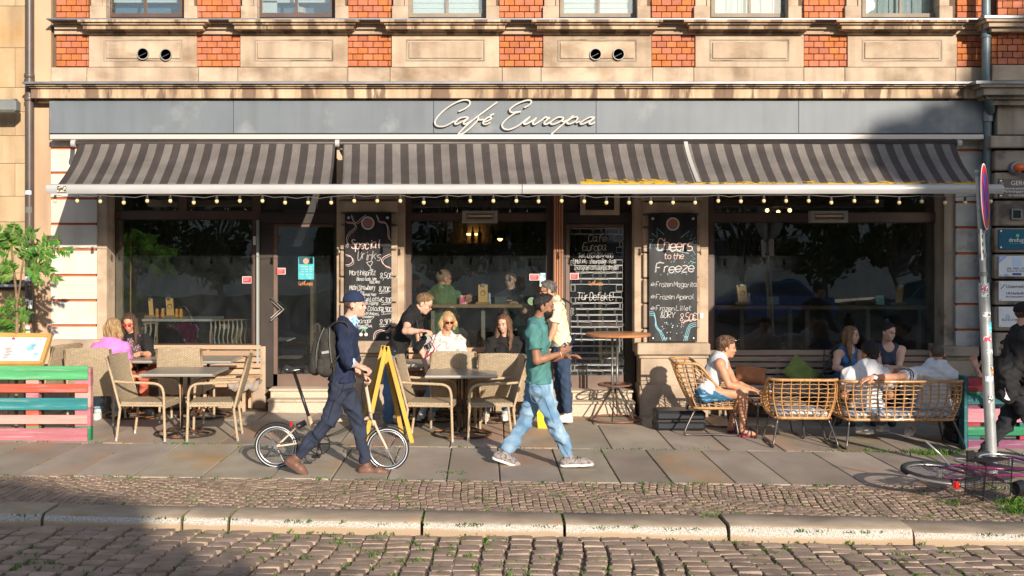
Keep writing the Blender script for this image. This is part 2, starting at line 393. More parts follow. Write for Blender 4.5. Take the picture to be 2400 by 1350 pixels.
# kerb
kerb = root('kerb', (0, 0, 0), kind='structure')
def kerb_stone(x0, x1, dz=0, dy=0, y0=-6.2, y1=-5.8):
    dy += ky((x0+x1)/2)
    m = MB(); n = max(3, int((x1-x0)/.25)); xs = [x0+.012+(x1-x0-.024)*i/n for i in range(n+1)]
    prof = [(y0-.03, -.13), (y0-.022, -.045), (y0, -.014), (y0+.03, -.002), (y1-.02, 0), (y1, -.012), (y1, -.12)]
    vs = []
    r = random.Random(int(x0*100))
    for i, xx in enumerate(xs):
        e = .6 if i in (0, n) else 1
        for (yy, zz) in prof: vs.append((xx, yy+dy-.033*(xx-(x0+x1)/2)+r.uniform(-.006, .006)+(.012 if e < 1 and yy < y0+.02 else 0), gz(xx)+dz+zz+r.uniform(-.003, .003)+.012))
    k = len(prof)
    for i in range(n):
        for j in range(k-1):
            pass
    top = []; front = []
    for i in range(n):
        for j in range(k-1):
            f = (i*k+j, (i+1)*k+j, (i+1)*k+j+1, i*k+j+1)
            (front if j < 2 else top).append(f)
    m.mi = 0; m.add(vs, top+[tuple(range(k)), tuple(n*k+j for j in range(k))[::-1]])
    m.mi = 1; nn = len(m.v)-len(vs)
    for f in front: m.f.append(tuple(q+nn for q in f)); m.m.append(1)
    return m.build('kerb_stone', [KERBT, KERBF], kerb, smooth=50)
KX = [-190, 97, 428, 538, 990, 1321, 1697, 2118, 2500, 2900]
for i in range(len(KX)-1):
    kerb_stone(X(KX[i], -6), X(KX[i+1], -6), dz=.022 if i == 6 else random.uniform(-.004, .004), dy=-.02 if i == 6 else 0)
# road cobbles
cob = [stone_mesh('cobble', .175, .135, .07, COBB, seed=50+k) for k in range(10)]
spots = []; y = -6.25; rr = random.Random(5)
x = -6.9
while x < 7.3:
    w = rr.uniform(.165, .195); y = -6.27+ky(x)+rr.uniform(-.015, .02)
    while y > -9.2:
        l = rr.uniform(.112, .15)
        if random.random() < .02: y -= .03
        xs = x+.05*math.sin(y*1.7+x*.5)+.02*math.sin(y*4+x*3)+(y+6.2)*.04
        z = gz(x)-.078+.010*math.sin(x*1.7+y*2)+random.uniform(-.005, .005)
        spots.append([xs+rr.uniform(-.008, .008), y-l/2, z, rr.uniform(-.06, .06), rr.randrange(10), rr.uniform(-.035, .035), rr.uniform(-.035, .035), (w/.175*.95, l/.135*.97, 1)])
        y -= l
    x += w
place_stones('cobble', spots, cob, road, lambda s: sorted([q for q in s if -7.3 < q[1]-ky(q[0])], key=lambda q: abs(q[0]-.2))[:300])
# ================================================================ CAFE BUILDING
cafe = root('cafe_building', (0, .5, 0), label='ornate sandstone and orange brick building housing the café behind the awning', cat='building')
def BP(m, px0, px1, py0, py1, yf, yb, bv=0):
    """box whose front face (at depth yf) covers the given photo rectangle"""
    return m.box(X(px0, yf), X(px1, yf), yf, yb, Z(py1, yf), Z(py0, yf), bv)
def part(name, mt, par, *boxes, bv=.004, smooth=False):
    m = MB()
    for b in boxes: BP(m, *b, bv=bv)
    return m.build(name, mt, par, smooth=smooth)
# walls behind everything (storefront level is open)
w = MB(); BP(w, 96, 2318, 42, 300, .16, .6); w.build('upper_wall', MORTAR, cafe)
for a, b in [(96, 246)]+[(250+354.2*i+183, 250+354.2*(i+1)-2) for i in range(5)]+[(2206, 2318)]:
    w = MB(); BP(w, a, b, -420, 42, .17, .6); w.build('upper_wall', MORTAR, cafe)
w = MB(); BP(w, 96, 2318, -420, -80, .16, .6); w.build('upper_wall', MORTAR, cafe)
w = MB(); w.box(X(96), X(2318), .7, 3.2, 3.85, 3.95); w.build('upper_floor_slab', MORTAR, cafe)
w = MB(); w.box(X(96), X(2318), 3.2, 3.3, 3.85, 7.5); w.build('upper_back_wall', MORTAR, cafe)
part('side_strip', STRIP, cafe, (80, 119, -60, 990, .10, .7))
# --- upper floor
WIN0 = [250+354.2*i for i in range(6)]
PAN = [(208, 461), (563, 815), (918, 1170), (1273, 1527), (1630, 1884), (1987, 2243)]
BR = [(131, 208), (461, 563), (815, 918), (1170, 1273), (1527, 1630), (1884, 1987), (2243, 2304)]
def bricks(px0, px1, py0, py1, yf=.13, flip=0, par=cafe, ystep=14.7, L=23.6):
    n = round((py1-py0)/ystep); st = (py1-py0)/n
    for r in range(n):
        o = -L/2 if (r+flip) % 2 else 0
        a = px0+o
        while a < px1-1:
            p0 = max(a, px0)+.7; p1 = min(a+L, px1)-.7
            if p1-p0 > 3:
                m = MB(); dy = random.uniform(-.004, .004)
                BP(m, p0, p1, py0+r*st+.8, py0+(r+1)*st-.8, yf+dy, yf+.05, bv=.004)
                m.build('brick', BRICK, par)
            a += L
for i, (a, b) in enumerate(BR):
    bricks(a, b, 82, 156, flip=i); bricks(a, b, -16, 42, flip=i+1)
    w = MB(); BP(w, a, b, -420, -17, .135, .2); w.build('brick_wall_above', BRICK, cafe)
for a, b in PAN:
    m = MB(); BP(m, a, b, 80, 157, .10, .3, bv=.004)
    p = m.build('panel', SAND, cafe)
    m = MB()
    gx0, gx1 = a+34, b-34
    # raised frame round a sunk field with a raised tablet
    BP(m, gx0, gx1, 92, 95, .092, .11); BP(m, gx0, gx1, 140, 143, .092, .11); BP(m, gx0, gx0+3, 95, 140, .092, .11); BP(m, gx1-3, gx1, 95, 140, .092, .11)
    m.build('moulding', SANDG, p)
    part('tablet', SAND, p, (gx0+6, gx1-6, 98, 137, .082, .12), bv=.008)
    c = (a+b)/2
    # window ledge with mouldings
    m = MB()
    for (e0, y0, y1, yf) in ((27, 45, 51, -.16), (18, 51, 57, -.12), (14, 57, 68, -.08), (4, 68, 72, -.01), (-2, 72, 80, .05)):
        BP(m, a-e0, b+e0, y0, y1, yf, .3, bv=.003)
    m.build('ledge', SAND2, cafe)
for i, (a, b) in enumerate(BR):
    m = MB(); BP(m, a-4, b+4, 46, 54, -.03, .2, bv=.003); BP(m, a-4, b+4, 54, 68, .03, .2, bv=.003); BP(m, a-4, b+4, 68, 80, .08, .2, bv=.003)
    m.build('string_course', SAND, cafe)
m = MB(); BP(m, 108, 2318, 42.5, 45.5, -.16, .2); m.build('flashing', ZINC, cafe)
for i, wx in enumerate(WIN0):
    f = MB()
    for a, b in ((wx-40, wx-2), (wx+181, wx+212)):
        m = MB(); BP(m, a, b, 14, 43, .07, .3, bv=.004)
        BP(m, a+3, b-8, -80, 14, .09, .3, bv=.004); BP(m, b-8 if a < wx else a, b if a < wx else a+8, -80, 14, .07, .3, bv=.004)
        m.build('window_surround', SAND, cafe)
    w = MB(); yy = .24
    BP(w, wx, wx+9, -80, 40, yy, yy+.06); BP(w, wx+171, wx+181, -80, 40, yy, yy+.06); BP(w, wx+9, wx+171, 31, 40, yy, yy+.06); BP(w, wx+87, wx+93, -80, 31, yy+.01, yy+.05)
    fr = w.build('window', [FRAMEB if i < 2 else mat('grey_brown_frame', (.28, .23, .18), rough=.7)][0], cafe)
    g = MB(); BP(g, wx+9, wx+171, -80, 31, yy+.03, yy+.034); g.build('pane', GLASSUP, fr)
    b = MB()
    if i < 2:
        BP(b, wx+9, wx+171, -80, 36, yy+.9, yy+.95); b.build('room', plain('blue_room%d' % i, (.10, .2, .33), .9), fr)
        q = MB(); BP(q, wx+10, wx+168, 0, 6, yy+.3, yy+.33)
        if i: BP(q, wx+10, wx+45, 2, 30, yy+.3, yy+.33)
        q.build('blind', plain('white_ledge%d' % i, (.75, .75, .75), .8), fr)
        if i:
            v = MB(); v.lathe([(.05, 0), (.09, .0), (.09, .07), (.07, .08)], P(wx+98, 32, yy+.3), 14); v.tube([P(wx+98, 26, yy+.3), P(wx+94, 8, yy+.3), P(wx+99, -12, yy+.3)], .006); v.build('flower_pot', plain('pot', (.6, .55, .5)), fr)
    elif i < 4:
        n = 9
        for k in range(n): BP(b, wx+9, wx+171, -80+k*12.5, -80+(k+.94)*12.5, yy+.08+.012*(k % 2), yy+.1)
        b.build('blind', plain('white_blind%d' % i, (.82, .82, .82), .8), fr)
    else:
        for k in range(12):
            BP(b, wx+9+k*13.5, wx+9+(k+.97)*13.5, -80, 40, yy+.12+.02*(k % 2), yy+.15)
        b.build('curtain', mat('curtain%d' % i, (.72, .74, .76), (.5, .53, .55), scale=14, stretch=(1, 1, .2), rough=.9), fr)
# vent holes
for cx, cy in ((335, 126), (389, 128), (1396, 127), (1450, 127)):
    m = MB(); c = P(cx, cy, .07); r = 14.3*15.27/F
    m.lathe([(r*.86, .05), (r*.86, -.012), (r, -.012), (r, .03)], c, 22, ax=1); v = m.build('vent_pipe', plain('vent_rim', (.3, .28, .26), .5), cafe, smooth=40)
    m = MB(); m.lathe([(.001, 0), (r*.85, 0)], (c.x, c.y+.008, c.z), 22, ax=1); m.build('vent_hole', plain('vent_black', (.004, .004, .004), .9), v)
    m = MB(); m.obox(Vector((c.x-r*.2, c.y+.0, c.z-r*.2)), Vector((r*.7, 0, r*.35)), Vector((0, .003, 0)), Vector((.0, 0, r*.05))); m.build('vent_flap', plain('vent_flap', (.06, .055, .05), .5), v)
# band of blocks under the panels
edges = [119]+[203, 465, 557, 815, 914, 1177, 1268, 1530, 1626, 1884, 1980, 2240, 2318]
for a, b in zip(edges, edges[1:]):
    part('stone_block', SAND, cafe, (a+.5, b-.5, 158, 191, .06+random.uniform(-.004, .004), .3), bv=.005)
# main cornice
m = MB(); m.prism([(Z(190, -.3)*0+.3, Z(189, -.28)), (-.28, Z(191, -.28)), (-.28, Z(196, -.28)), (.3, Z(196, -.28))], 0, X(52, -.28), X(2322, -.28))
m.build('cornice_flashing', ZINC, cafe)
m = MB()
for (e, y0, y1, yf) in ((60, 196, 201, -.24), (68, 201, 206, -.20), (72, 206, 230, -.16), (86, 230, 240, -.05)):
    BP(m, e, 2318, y0, y1, yf, .3, bv=.003)
m.build('cornice', SAND2, cafe)
# --- ground floor piers
def orange_pilaster(px0, px1, mt, ys, ybot, yf, par):
    p = MB(); BP(p, px0+3, px1-3, 300, ybot, yf+.03, yf+.5); q = p.build('pilaster', ORANGE, par)
    tops = [300]+ys
    for a, b in zip(tops, ys+[ybot]): part('wall_block', mt, q, (px0, px1, a+2.8, b-2.8, yf, yf+.3), bv=.004)
    return q
orange_pilaster(119, 227, WHITEP, [347, 405, 465, 525, 585, 645, 704, 763], 800, .10, cafe)
orange_pilaster(2240, 2303, GREYP, [352, 474, 533, 594, 653, 713, 773], 815, .10, cafe)
part('reveal', SAND, cafe, (227, 250, 300, 798, .14, .8))
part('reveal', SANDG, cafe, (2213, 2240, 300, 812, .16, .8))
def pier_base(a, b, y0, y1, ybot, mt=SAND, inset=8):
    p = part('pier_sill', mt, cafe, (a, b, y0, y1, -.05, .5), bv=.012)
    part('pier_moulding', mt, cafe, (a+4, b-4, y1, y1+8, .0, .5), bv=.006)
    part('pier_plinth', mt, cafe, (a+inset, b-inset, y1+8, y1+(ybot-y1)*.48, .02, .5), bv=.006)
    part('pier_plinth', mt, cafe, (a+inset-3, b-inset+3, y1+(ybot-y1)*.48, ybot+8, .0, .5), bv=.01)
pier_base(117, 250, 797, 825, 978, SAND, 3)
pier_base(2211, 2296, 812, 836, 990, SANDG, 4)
def stone_pier(a, b, c0, c1, ys, ybot, capy, mt=SAND):
    part('pier', mt, cafe, (a, b, 300, ybot, .18, .6))
    part('pier_capital', mt, cafe, (c0, c1-4, capy-27, capy, .10, .3), bv=.008)
    part('pier_capital', mt, cafe, (c0-6, c1+2, capy-40, capy-30, .08, .3), bv=.006)
    yy = [capy+2]+ys+[ybot-1]
    for p, q in zip(yy, yy[1:]): part('rusticated_block', mt, cafe, (c0, c1-4, p+1.5, q-1.5, .11, .3), bv=.012)
stone_pier(789, 947, 797, 935, [527, 586, 649, 709, 768], 802, 497)
pier_base(790, 951, 800, 828, 976)
stone_pier(1487, 1660, 1508, 1645, [532, 592, 652, 711, 770], 806, 500)
pier_base(1494, 1665, 805, 832, 980)
m = MB(); BP(m, 1297, 1321, 300, 905, .27, .5); col = m.build('column', FRAMEB, cafe)
WOODCOL = mat('ribbed_wood', (.42, .2, .11), (.3, .14, .08), rough=.5, scale=6, stretch=(1, 1, .2))
m = MB()
for k in range(4):
    c = P(1300.5+k*5.6, 600, .26); m.tube([(c.x, .265, Z(450, .26)), (c.x, .265, Z(905, .26))], .013, 8)
m.build('rib', WOODCOL, col, smooth=True)
# parapets beneath the windows
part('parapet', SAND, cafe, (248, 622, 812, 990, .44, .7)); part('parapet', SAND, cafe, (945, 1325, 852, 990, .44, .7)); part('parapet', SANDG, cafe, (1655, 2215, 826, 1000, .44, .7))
# --- storefront windows
YW = .46
def storefront(outer, glass, name='shop_window', sill=None):
    """outer frame rect (x0,x1,y0,y1); glass list of rects"""
    x0, x1, y0, y1 = outer; xs = sorted(set([x0, x1]+[v for g in glass for v in g[:2]])); ys = sorted(set([y0, y1]+[v for g in glass for v in g[2:]]))
    m = MB()
    for i in range(len(xs)-1):
        run = None
        for j in range(len(ys)-1):
            cx, cy = (xs[i]+xs[i+1])/2, (ys[j]+ys[j+1])/2
            solid = not any(g[0] < cx < g[1] and g[2] < cy < g[3] for g in glass)
            if solid: run = (run[0], ys[j+1]) if run else (ys[j], ys[j+1])
            if (not solid or j == len(ys)-2) and run:
                BP(m, xs[i], xs[i+1], run[0], run[1], YW, YW+.09); run = None
    f = m.build(name, FRAMEB if name == 'shop_window' else DARKMET, cafe)
    for g in glass:
        b = MB(); t = 2.5
        for r in ((g[0], g[1], g[2], g[2]+t), (g[0], g[1], g[3]-t, g[3]), (g[0], g[0]+t, g[2]+t, g[3]-t), (g[1]-t, g[1], g[2]+t, g[3]-t)): BP(b, *r, YW+.02, YW+.06)
        b.build('bead', DARKMET, f)
        q = MB(); BP(q, g[0]+1, g[1]-1, g[2]+1, g[3]-1, YW+.04, YW+.046); pn = q.build('pane', GLASS, f)
    return f
w1 = storefront((249, 611, 300, 815), [(267, 592, 513, 808), (267, 419, 440, 495), (438, 592, 440, 495)])
w2 = storefront((945, 1297, 300, 855), [(963, 1282, 517, 848), (963, 1282, 440, 500)])
w3 = storefront((1655, 2213, 300, 830), [(1672, 2195, 520, 822), (1672, 2195, 440, 500)])
DOORM = mat('door_brown', (.16, .10, .075), (.12, .075, .055), rough=.5, scale=4, spec=.5)
def door(outer, gl, kick, top, handle, mt=DOORM):
    x0, x1, y0, y1 = outer
    m = MB(); BP(m, x0, gl[0]-10, top, y1, YW, YW+.1); BP(m, x0, x1, 300, 440, YW, YW+.1); BP(m, x0, x1, top-14, top+12, YW-.02, YW+.1); BP(m, gl[1]+2, x1, top+12, y1, YW, YW+.1)
    BP(m, x0, x1, 440, top-14, YW+.05, YW+.1)
    fr = m.build('door_frame', DARKMET, cafe)
    m = MB(); BP(m, gl[0]-9, gl[0], top+14, kick-1, YW+.01, YW+.06); BP(m, gl[0], gl[1], top+14, gl[2], YW+.01, YW+.06); BP(m, gl[0]-9, gl[1], gl[3], kick, YW+.01, YW+.07)
    d = m.build('door', mt, cafe)
    q = MB(); BP(q, gl[0], gl[1], gl[2], gl[3], YW+.035, YW+.041); q.build('pane', GLASS, d)
    if handle:
        q = MB(); hx, hy = handle
        q.tube([P(hx-17, hy-27, YW-.04), P(hx+13, hy, YW-.07), P(hx-17, hy+27, YW-.04)], .014, 8); q.tube([P(hx-17, hy-20, YW-.0), P(hx+5, hy, YW-.07), P(hx-17, hy+20, YW-.0)], .01, 8)
        q.build('handle', plain('steel', (.2, .18, .17), .45, metal=.8), d, smooth=True)
    return d
door1 = door((610, 792, 300, 908), (650, 781, 532, 877), 906, 512, (652, 725))
door2 = door((1321, 1488, 300, 914), (1335, 1463, 533, 880), 912, 512, (0, 0) and None)
m = MB(); BP(m, 601, 606, 516, 862, .38, YW-.01); m.build('downpipe_small', plain('pale_conduit', (.3, .33, .31), .5), cafe)
def steps(a, b, y_top, y_mid, y_bot, n='step'):
    m = MB(); zt = Z(y_top, .20); m.box(X(a+4, .2), X(b-4, .2), .20, 1.0, Z(y_mid+3, .2), Z(y_top, .2)-.03, bv=.004); m.box(X(a, .18), X(b, .18), .17, 1.0, Z(y_top, .2)-.03, Z(y_top, .2), bv=.008); m.build(n, GRANSTEP, cafe)
    m = MB(); m.box(X(a-2, -.02), X(b+2, -.02), -.02, .5, -.12, Z(y_mid, -.04)-.03, bv=.004); m.box(X(a-5, -.04), X(b+4, -.04), -.05, .5, Z(y_mid, -.04)-.03, Z(y_mid, -.04), bv=.008); m.build(n, GRANSTEP, cafe)
steps(630, 788, 911, 937, 966); steps(1338, 1486, 915, 942, 975)
# vent grille above the second door
m = MB(); g0 = (1360, 1452, 440, 504)
for r in ((1360, 1372, 440, 504), (1440, 1452, 440, 504), (1372, 1440, 492, 504)): BP(m, *r, YW-.06, YW)
gr = m.build('vent_grille', SAND, cafe)
m = MB()
for k in range(7): BP(m, 1372, 1440, 444+k*7, 448+k*7, YW-.03, YW-.01)
m.build('louvre', DARKMET, gr)
# air unit above the first door
m = MB(); BP(m, 663, 740, 440, 492, YW-.02, YW+.04); BP(m, 663, 738, 490, 498, YW-.06, YW+.04); m.build('transom_unit', plain('unit', (.03, .03, .03), .5), cafe)
# ================================================================ INTERIOR
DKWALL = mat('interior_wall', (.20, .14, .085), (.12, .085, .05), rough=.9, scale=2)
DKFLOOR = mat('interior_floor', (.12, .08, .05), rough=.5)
inter = root('cafe_interior', (0, .6, 0), label='dim café interior room seen through the shop windows', cat='room')
zf = .32
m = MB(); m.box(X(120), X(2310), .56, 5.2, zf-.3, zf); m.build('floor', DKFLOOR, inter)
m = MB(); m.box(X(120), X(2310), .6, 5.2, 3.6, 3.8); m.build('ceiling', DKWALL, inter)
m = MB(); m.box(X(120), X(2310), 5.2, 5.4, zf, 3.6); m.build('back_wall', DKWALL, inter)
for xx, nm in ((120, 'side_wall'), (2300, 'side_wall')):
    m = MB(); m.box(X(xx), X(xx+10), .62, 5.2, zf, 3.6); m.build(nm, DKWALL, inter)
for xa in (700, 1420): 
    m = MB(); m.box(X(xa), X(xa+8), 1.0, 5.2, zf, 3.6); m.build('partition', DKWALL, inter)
# back bar: shelves with bottles, warm lamps
WOODI = mat('interior_wood', (.30, .17, .08), (.22, .12, .055), rough=.5, scale=5, stretch=(1, 1, .2))
shelf = root('bottle_shelf', (X(1100, 4.9), 4.9, zf), label='tall bottle shelf on the back wall behind the middle window', cat='shelf')
m = MB()
for (a, b) in ((1020, 1085), (1095, 1150), (1158, 1225)):
    m.box(X(a, 4.9), X(b, 4.9), 5.08, 5.18, zf+1.2, 3.3)
m.build('back_panel', mat('shelf_back', (.22, .15, .08), rough=.7), shelf)
m = MB()
for z in (1.0, 1.45, 1.95, 2.5, 2.95): m.box(X(1005, 4.9), X(1240, 4.9), 4.8, 5.1, z+zf, z+zf+.03)
m.build('board', WOODI, shelf)
BOT = [plain('bottle_glass_%d' % i, c, .15, spec=.6) for i, c in enumerate([(.02, .06, .02), (.1, .04, .01), (.3, .3, .28), (.02, .02, .02), (.25, .12, .03)])]
bm_ = MB(); bm_.lathe([(.035, 0), (.037, .02), (.037, .17), (.014, .22), (.013, .28), (.016, .29)], (0, 0, 0), 8)
bmesh_ = [bm_.mesh('bottle', b_, True) for b_ in BOT]
k = 0
for z in (1.45, 1.95, 2.5, 2.95):
    for px in range(1012, 1236, 16):
        if random.random() < .75:
            o = link('bottle', bmesh_[random.randrange(5)], None, (X(px, 4.9), 4.92, z+zf+.031)); tag(o, 'small bottle standing in a row on the dim back bar shelf', 'bottle', 'bottles on the back bar shelf')
LAMPW = plain('warm_lamp', (1, .55, .16), emit=9); 
m = MB(); BP(m, 1094, 1124, 547, 551, 5.0, 5.05); lm = m.build('wall_lamp', LAMPW); tag(lm, 'glowing amber wall light above the dark bar, left of the pendant', 'lamp')
m = MB(); c = P(1172, 556, 3.2); m.lathe([(.02, .12), (.05, .09), (.10, .02), (.13, -.02)], c, 18); pl_ = root('pendant_lamp', c, label='black dome pendant lamp hanging over the bar in the middle window', cat='lamp')
m.build('shade', plain('black_enamel', (.01, .01, .01), .15), pl_, smooth=True)
m = MB(); m.tube([c+Vector((0, 0, .12)), (c.x, c.y, 3.6)], .006); m.build('cord', plain('cord', (.01, .01, .01)), pl_)
m = MB(); m.ball((c.x, c.y, c.z-.02), .04); m.build('bulb', LAMPW, pl_)
sp = root('ceiling_spotlight', P(1825, 485, 3), label='ceiling lamp with three glowing bulbs behind the right window', cat='lamp')
m = MB(); m.tube([P(1825, 440, 3), P(1825, 482, 3)], .01); m.tube([P(1798, 490, 3), P(1815, 484, 3), P(1835, 484, 3), P(1852, 490, 3)], .012); m.build('bracket', DARKMET, sp)
for px, py in ((1798, 493), (1824, 497), (1851, 493)):
    m = MB(); m.ball(P(px, py, 2.95), .03); m.build('bulb', LAMPW, sp)
# bar counters in the window
def counter(name, px0, px1, py, label, legs):
    r = root(name, P((px0+px1)/2, py, .85), label=label, cat='counter'); m = MB(); z = Z(py, .72)
    m.box(X(px0, .66), X(px1, .66), .66, .90, z-.045, z); m.build('counter_top', WOODI, r)
    m = MB()
    for lx in legs: m.box(X(lx, .8), X(lx+9, .8), .8, .85, zf, z-.045)
    m.box(X(px0+20, .8), X(px1-10, .8), .8, .84, zf+.35, zf+.4)
    m.build('frame', mat(name+'_frame', (.25, .2, .15), rough=.6), r); return z
zc2 = counter('window_counter', 1000, 1238, 713, 'wooden window counter behind the middle window', (1010, 1128, 1180))
zc3 = counter('window_counter', 1672, 2195, 717, 'long wooden window counter behind the right window', (1735, 1848, 1888, 2030, 2150))
CLIPW = mat('clipboard_wood', (.62, .33, .10), (.5, .26, .07), rough=.5, scale=5, stretch=(1, 1, .2))
MARKD = plain('dark_print', (.05, .03, .02), .7)
def clipboard(px0, px1, py0, py1, y, lab, lean=0, mark=True):
    r = root('menu_clipboard', P((px0+px1)/2, py1, y), label=lab, cat='menu'); m = MB(); c = P((px0+px1)/2+lean/2, (py0+py1)/2, y); hw = (px1-px0)/2*(y+D0)/F; hh = (py1-py0)/2*(y+D0)/F; ln = lean*(y+D0)/F/2
    m.obox(c, Vector((hw, 0, 0)), Vector((0, .008, 0)), Vector((ln, .03, hh))); m.build('board', CLIPW, r)
    m = MB(); t = c+Vector((ln, 0, hh)); m.box(t.x-hw*.4, t.x+hw*.4, t.y-.015, t.y+.03, t.z-.02, t.z+.012); m.tube([t+Vector((-.012, 0, .01)), t+Vector((-.012, 0, .05)), t+Vector((.012, 0, .05)), t+Vector((.012, 0, .01))], .004, 6); m.build('clip', plain('clip_steel', (.5, .5, .5), .3, metal=1), r)
    m = MB(); b = c-Vector((ln, 0, hh)); m.box(b.x-.1, b.x+.1, b.y-.05, b.y+.05, b.z-.02, b.z+.015); m.build('stand', WOODI, r)
    if mark:
        m = MB(); q = catmull([(c.x+.03*math.cos(a), c.y-.012, c.z+.035*math.sin(a)+.01) for a in [i*PI/4 for i in range(8)]], 3, True); m.tube(q, .004, 5, closed=True); m.build('emblem', MARKD, r)
def jar(px, py, y, h, rr, mt, name, lab, cat):
    c = P(px, py, y); m = MB(); m.lathe([(rr, 0), (rr*1.05, h*.3), (rr*.8, h*.55), (rr*.95, h*.8), (rr*.7, h*.92), (rr*.3, h)], c, 12)
    return tag(m.build(name, mt, None, smooth=60, loc=c), lab, cat)
clipboard(1121, 1143, 667, 710, .8, 'wooden menu clipboard on the window counter, middle window')
clipboard(1730, 1752, 668, 710, .8, 'wooden menu clipboard at the left end of the right window counter', -3)
clipboard(2096, 2112, 669, 711, .8, 'narrow wooden menu clipboard leaning at the right end of the right window counter', 8, False)
for px, c in ((1087, (.7, .12, .2)), (2062, (.25, .6, .55))):
    r = root('table_card', P(px, 714, .8), label='small %s tent card on the window counter' % ('pink' if px < 1500 else 'mint green'), cat='card')
    m = MB(); z0 = Z(714, .8); m.prism([(.76, z0), (.8, z0+.13), (.84, z0)], 0, X(px-9, .8), X(px+9, .8)); m.build('card', mat('card%d' % px, c, (.8, .7, .6), scale=30, rough=.8, contrast=(.55, .6)), r)
for px, w_ in ((1173, 28), (1783, 26), (1812, 26)):
    m = MB(); z0 = Z(714, .8); m.box(X(px-w_/2, .8), X(px+w_/2, .8), .78, .86, z0, z0+.11, bv=.004)
    tag(m.build('condiment_box', mat('slate%d' % px, (.05, .06, .055) if px < 1800 else (.25, .25, .2), rough=.6)), {1173: 'dark condiment box on the middle window counter', 1783: 'dark green condiment box on the right window counter', 1812: 'grey condiment box beside the dark one on the right window counter'}[px], 'box')
for px, y_ in ((1147, 713), (1755, 713)):
    jar(px, y_, .78, .16, .022, plain('water_bottle%d' % px, (.35, .4, .45), .1), 'glass_bottle', 'small clear bottle beside the clipboard on the %s window counter' % ('middle' if px < 1500 else 'right'), 'bottle')
# inside tables and woven armchairs behind the left window
ti = root('indoor_table', P(440, 748, 1.2), label='grey indoor table with condiments behind the left window', cat='table')
m = MB(); z0 = Z(747, 1.0); m.box(X(335, 1), X(500, 1), .95, 1.65, z0-.035, z0); m.build('tabletop', mat('indoor_top', (.34, .33, .31), rough=.4), ti)
m = MB()
for px in (420, 440, 452, 462): m.tube([(X(px, 1.3), 1.3, z0-.03), (X(px, 1.3), 1.3, zf)], .012)
m.build('pedestal', plain('chrome', (.6, .6, .6), .2, metal=1), ti, smooth=True)
PEPPER = mat('mill_wood', (.6, .25, .04), (.5, .2, .03), rough=.3, coat=.3)
for i, px in enumerate((368, 381, 414, 424)):
    jar(px, 744, 1.15, .13, .027, PEPPER, 'pepper_mill', ['first turned wood mill from the left beside the clipboard on the indoor table', 'second turned wood mill from the left, left of the wide clipboard', 'third turned wood mill, just right of the wide clipboard on the indoor table', 'rightmost turned wood mill on the indoor table'][i], 'mill')
clipboard(352, 362, 700, 741, 1.2, 'narrow wooden clipboard standing at the left of the indoor table', -6, False)
clipboard(393, 410, 699, 741, 1.2, 'wide wooden clipboard between the mills on the indoor table', -6)
WEAVEB = mat('strap_webbing', (.42, .36, .28), (.3, .25, .19), rough=.85, scale=20, bump=.3)
for (a, b, t, u, lab) in ((490, 582, 750, 806, 'beige strap woven armchair right of the indoor table'), (336, 372, 757, 806, 'beige strap woven armchair left of the indoor table, half hidden')):
    r = root('strap_armchair', (X((a+b)/2, 1.1), 1.1, zf), label=lab, cat='chair')
    n = int((b-a)/10); m = MB()
    for k in range(n):
        xa = X(a+(k+.5)*(b-a)/n, 1.0); z1 = Z(t, 1); z2 = Z(u+25, 1)
        m.tube([(xa, .98, z1), (xa+.012, .96, z1*.8+z2*.2), (xa-.008, .95, (z1+z2)/2), (xa+.012, .96, z1*.2+z2*.8), (xa, .98, z2)], [.012, .032, .014, .032, .012], 8, flat=.5)
    m.build('strap', WEAVEB, r, smooth=True)
    m = MB(); z1 = Z(t, 1); m.tube([(X(a, 1), 1.0, z1-.01), (X(b, 1), 1.0, z1+.005)], .014); m.box(X(a, 1), X(b, 1), 1.0, 1.45, zf+.38, zf+.44)
    for lx in (a+4, b-4): m.tube([(X(lx, 1), 1.0, z1), (X(lx, 1), 1.0, zf)], .014); m.tube([(X(lx, 1), 1.42, zf+.4), (X(lx, 1), 1.42, zf)], .014)
    m.build('frame', WOODI, r)
m = MB(); m.tube([P(307, 440, .8), P(306, 735, .8)], .012); tag(m.build('copper_pipe', plain('copper', (.7, .35, .12), .25, metal=1)), 'thin shiny copper pole standing inside the left window', 'pole')
# ================================================================ NEIGHBOUR BUILDINGS
nb = root('neighbour_building_ochre', (X(0), .3, 0), label='weathered ochre stone building at the left edge beyond the brown downpipe', cat='building')
rows = [-120, 14, 112, 205, 262, 318, 383, 460, 520, 640, 740, 830, 1010]
for r, (a, b) in enumerate(zip(rows, rows[1:])):
    xs = [-420, -150, -10, 59] if r % 2 else [-420, -220, 35, 59]
    for p, q in zip(xs, xs[1:]):
        part('stone_block', RENDER_L, nb, (p+.4, q-.4, a+.4, b-.4, .10+random.uniform(-.002, .002), .5), bv=.003)
part('window_slot', DARKMET, nb, (-40, 59, 656, 680, .07, .2)); part('sill', plain('sill_grey', (.35, .38, .42), .4), nb, (-40, 50, 667, 673, .0, .2))
nr = root('neighbour_building_grey', (X(2400), .3, 0), label='grimy rusticated building at the right edge carrying the name plates', cat='building')
m = MB(); BP(m, 2330, 2900, -420, 1010, -.02, .6); m.build('wall', MORTAR, nr)
rows = [350, 402, 468, 532, 594, 656, 717, 778, 838, 1000]
for a, b in zip(rows, rows[1:]):
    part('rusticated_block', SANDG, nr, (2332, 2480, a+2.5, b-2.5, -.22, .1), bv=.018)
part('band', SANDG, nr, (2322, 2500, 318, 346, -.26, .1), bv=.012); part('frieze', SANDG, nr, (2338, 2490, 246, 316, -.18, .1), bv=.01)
m = MB()
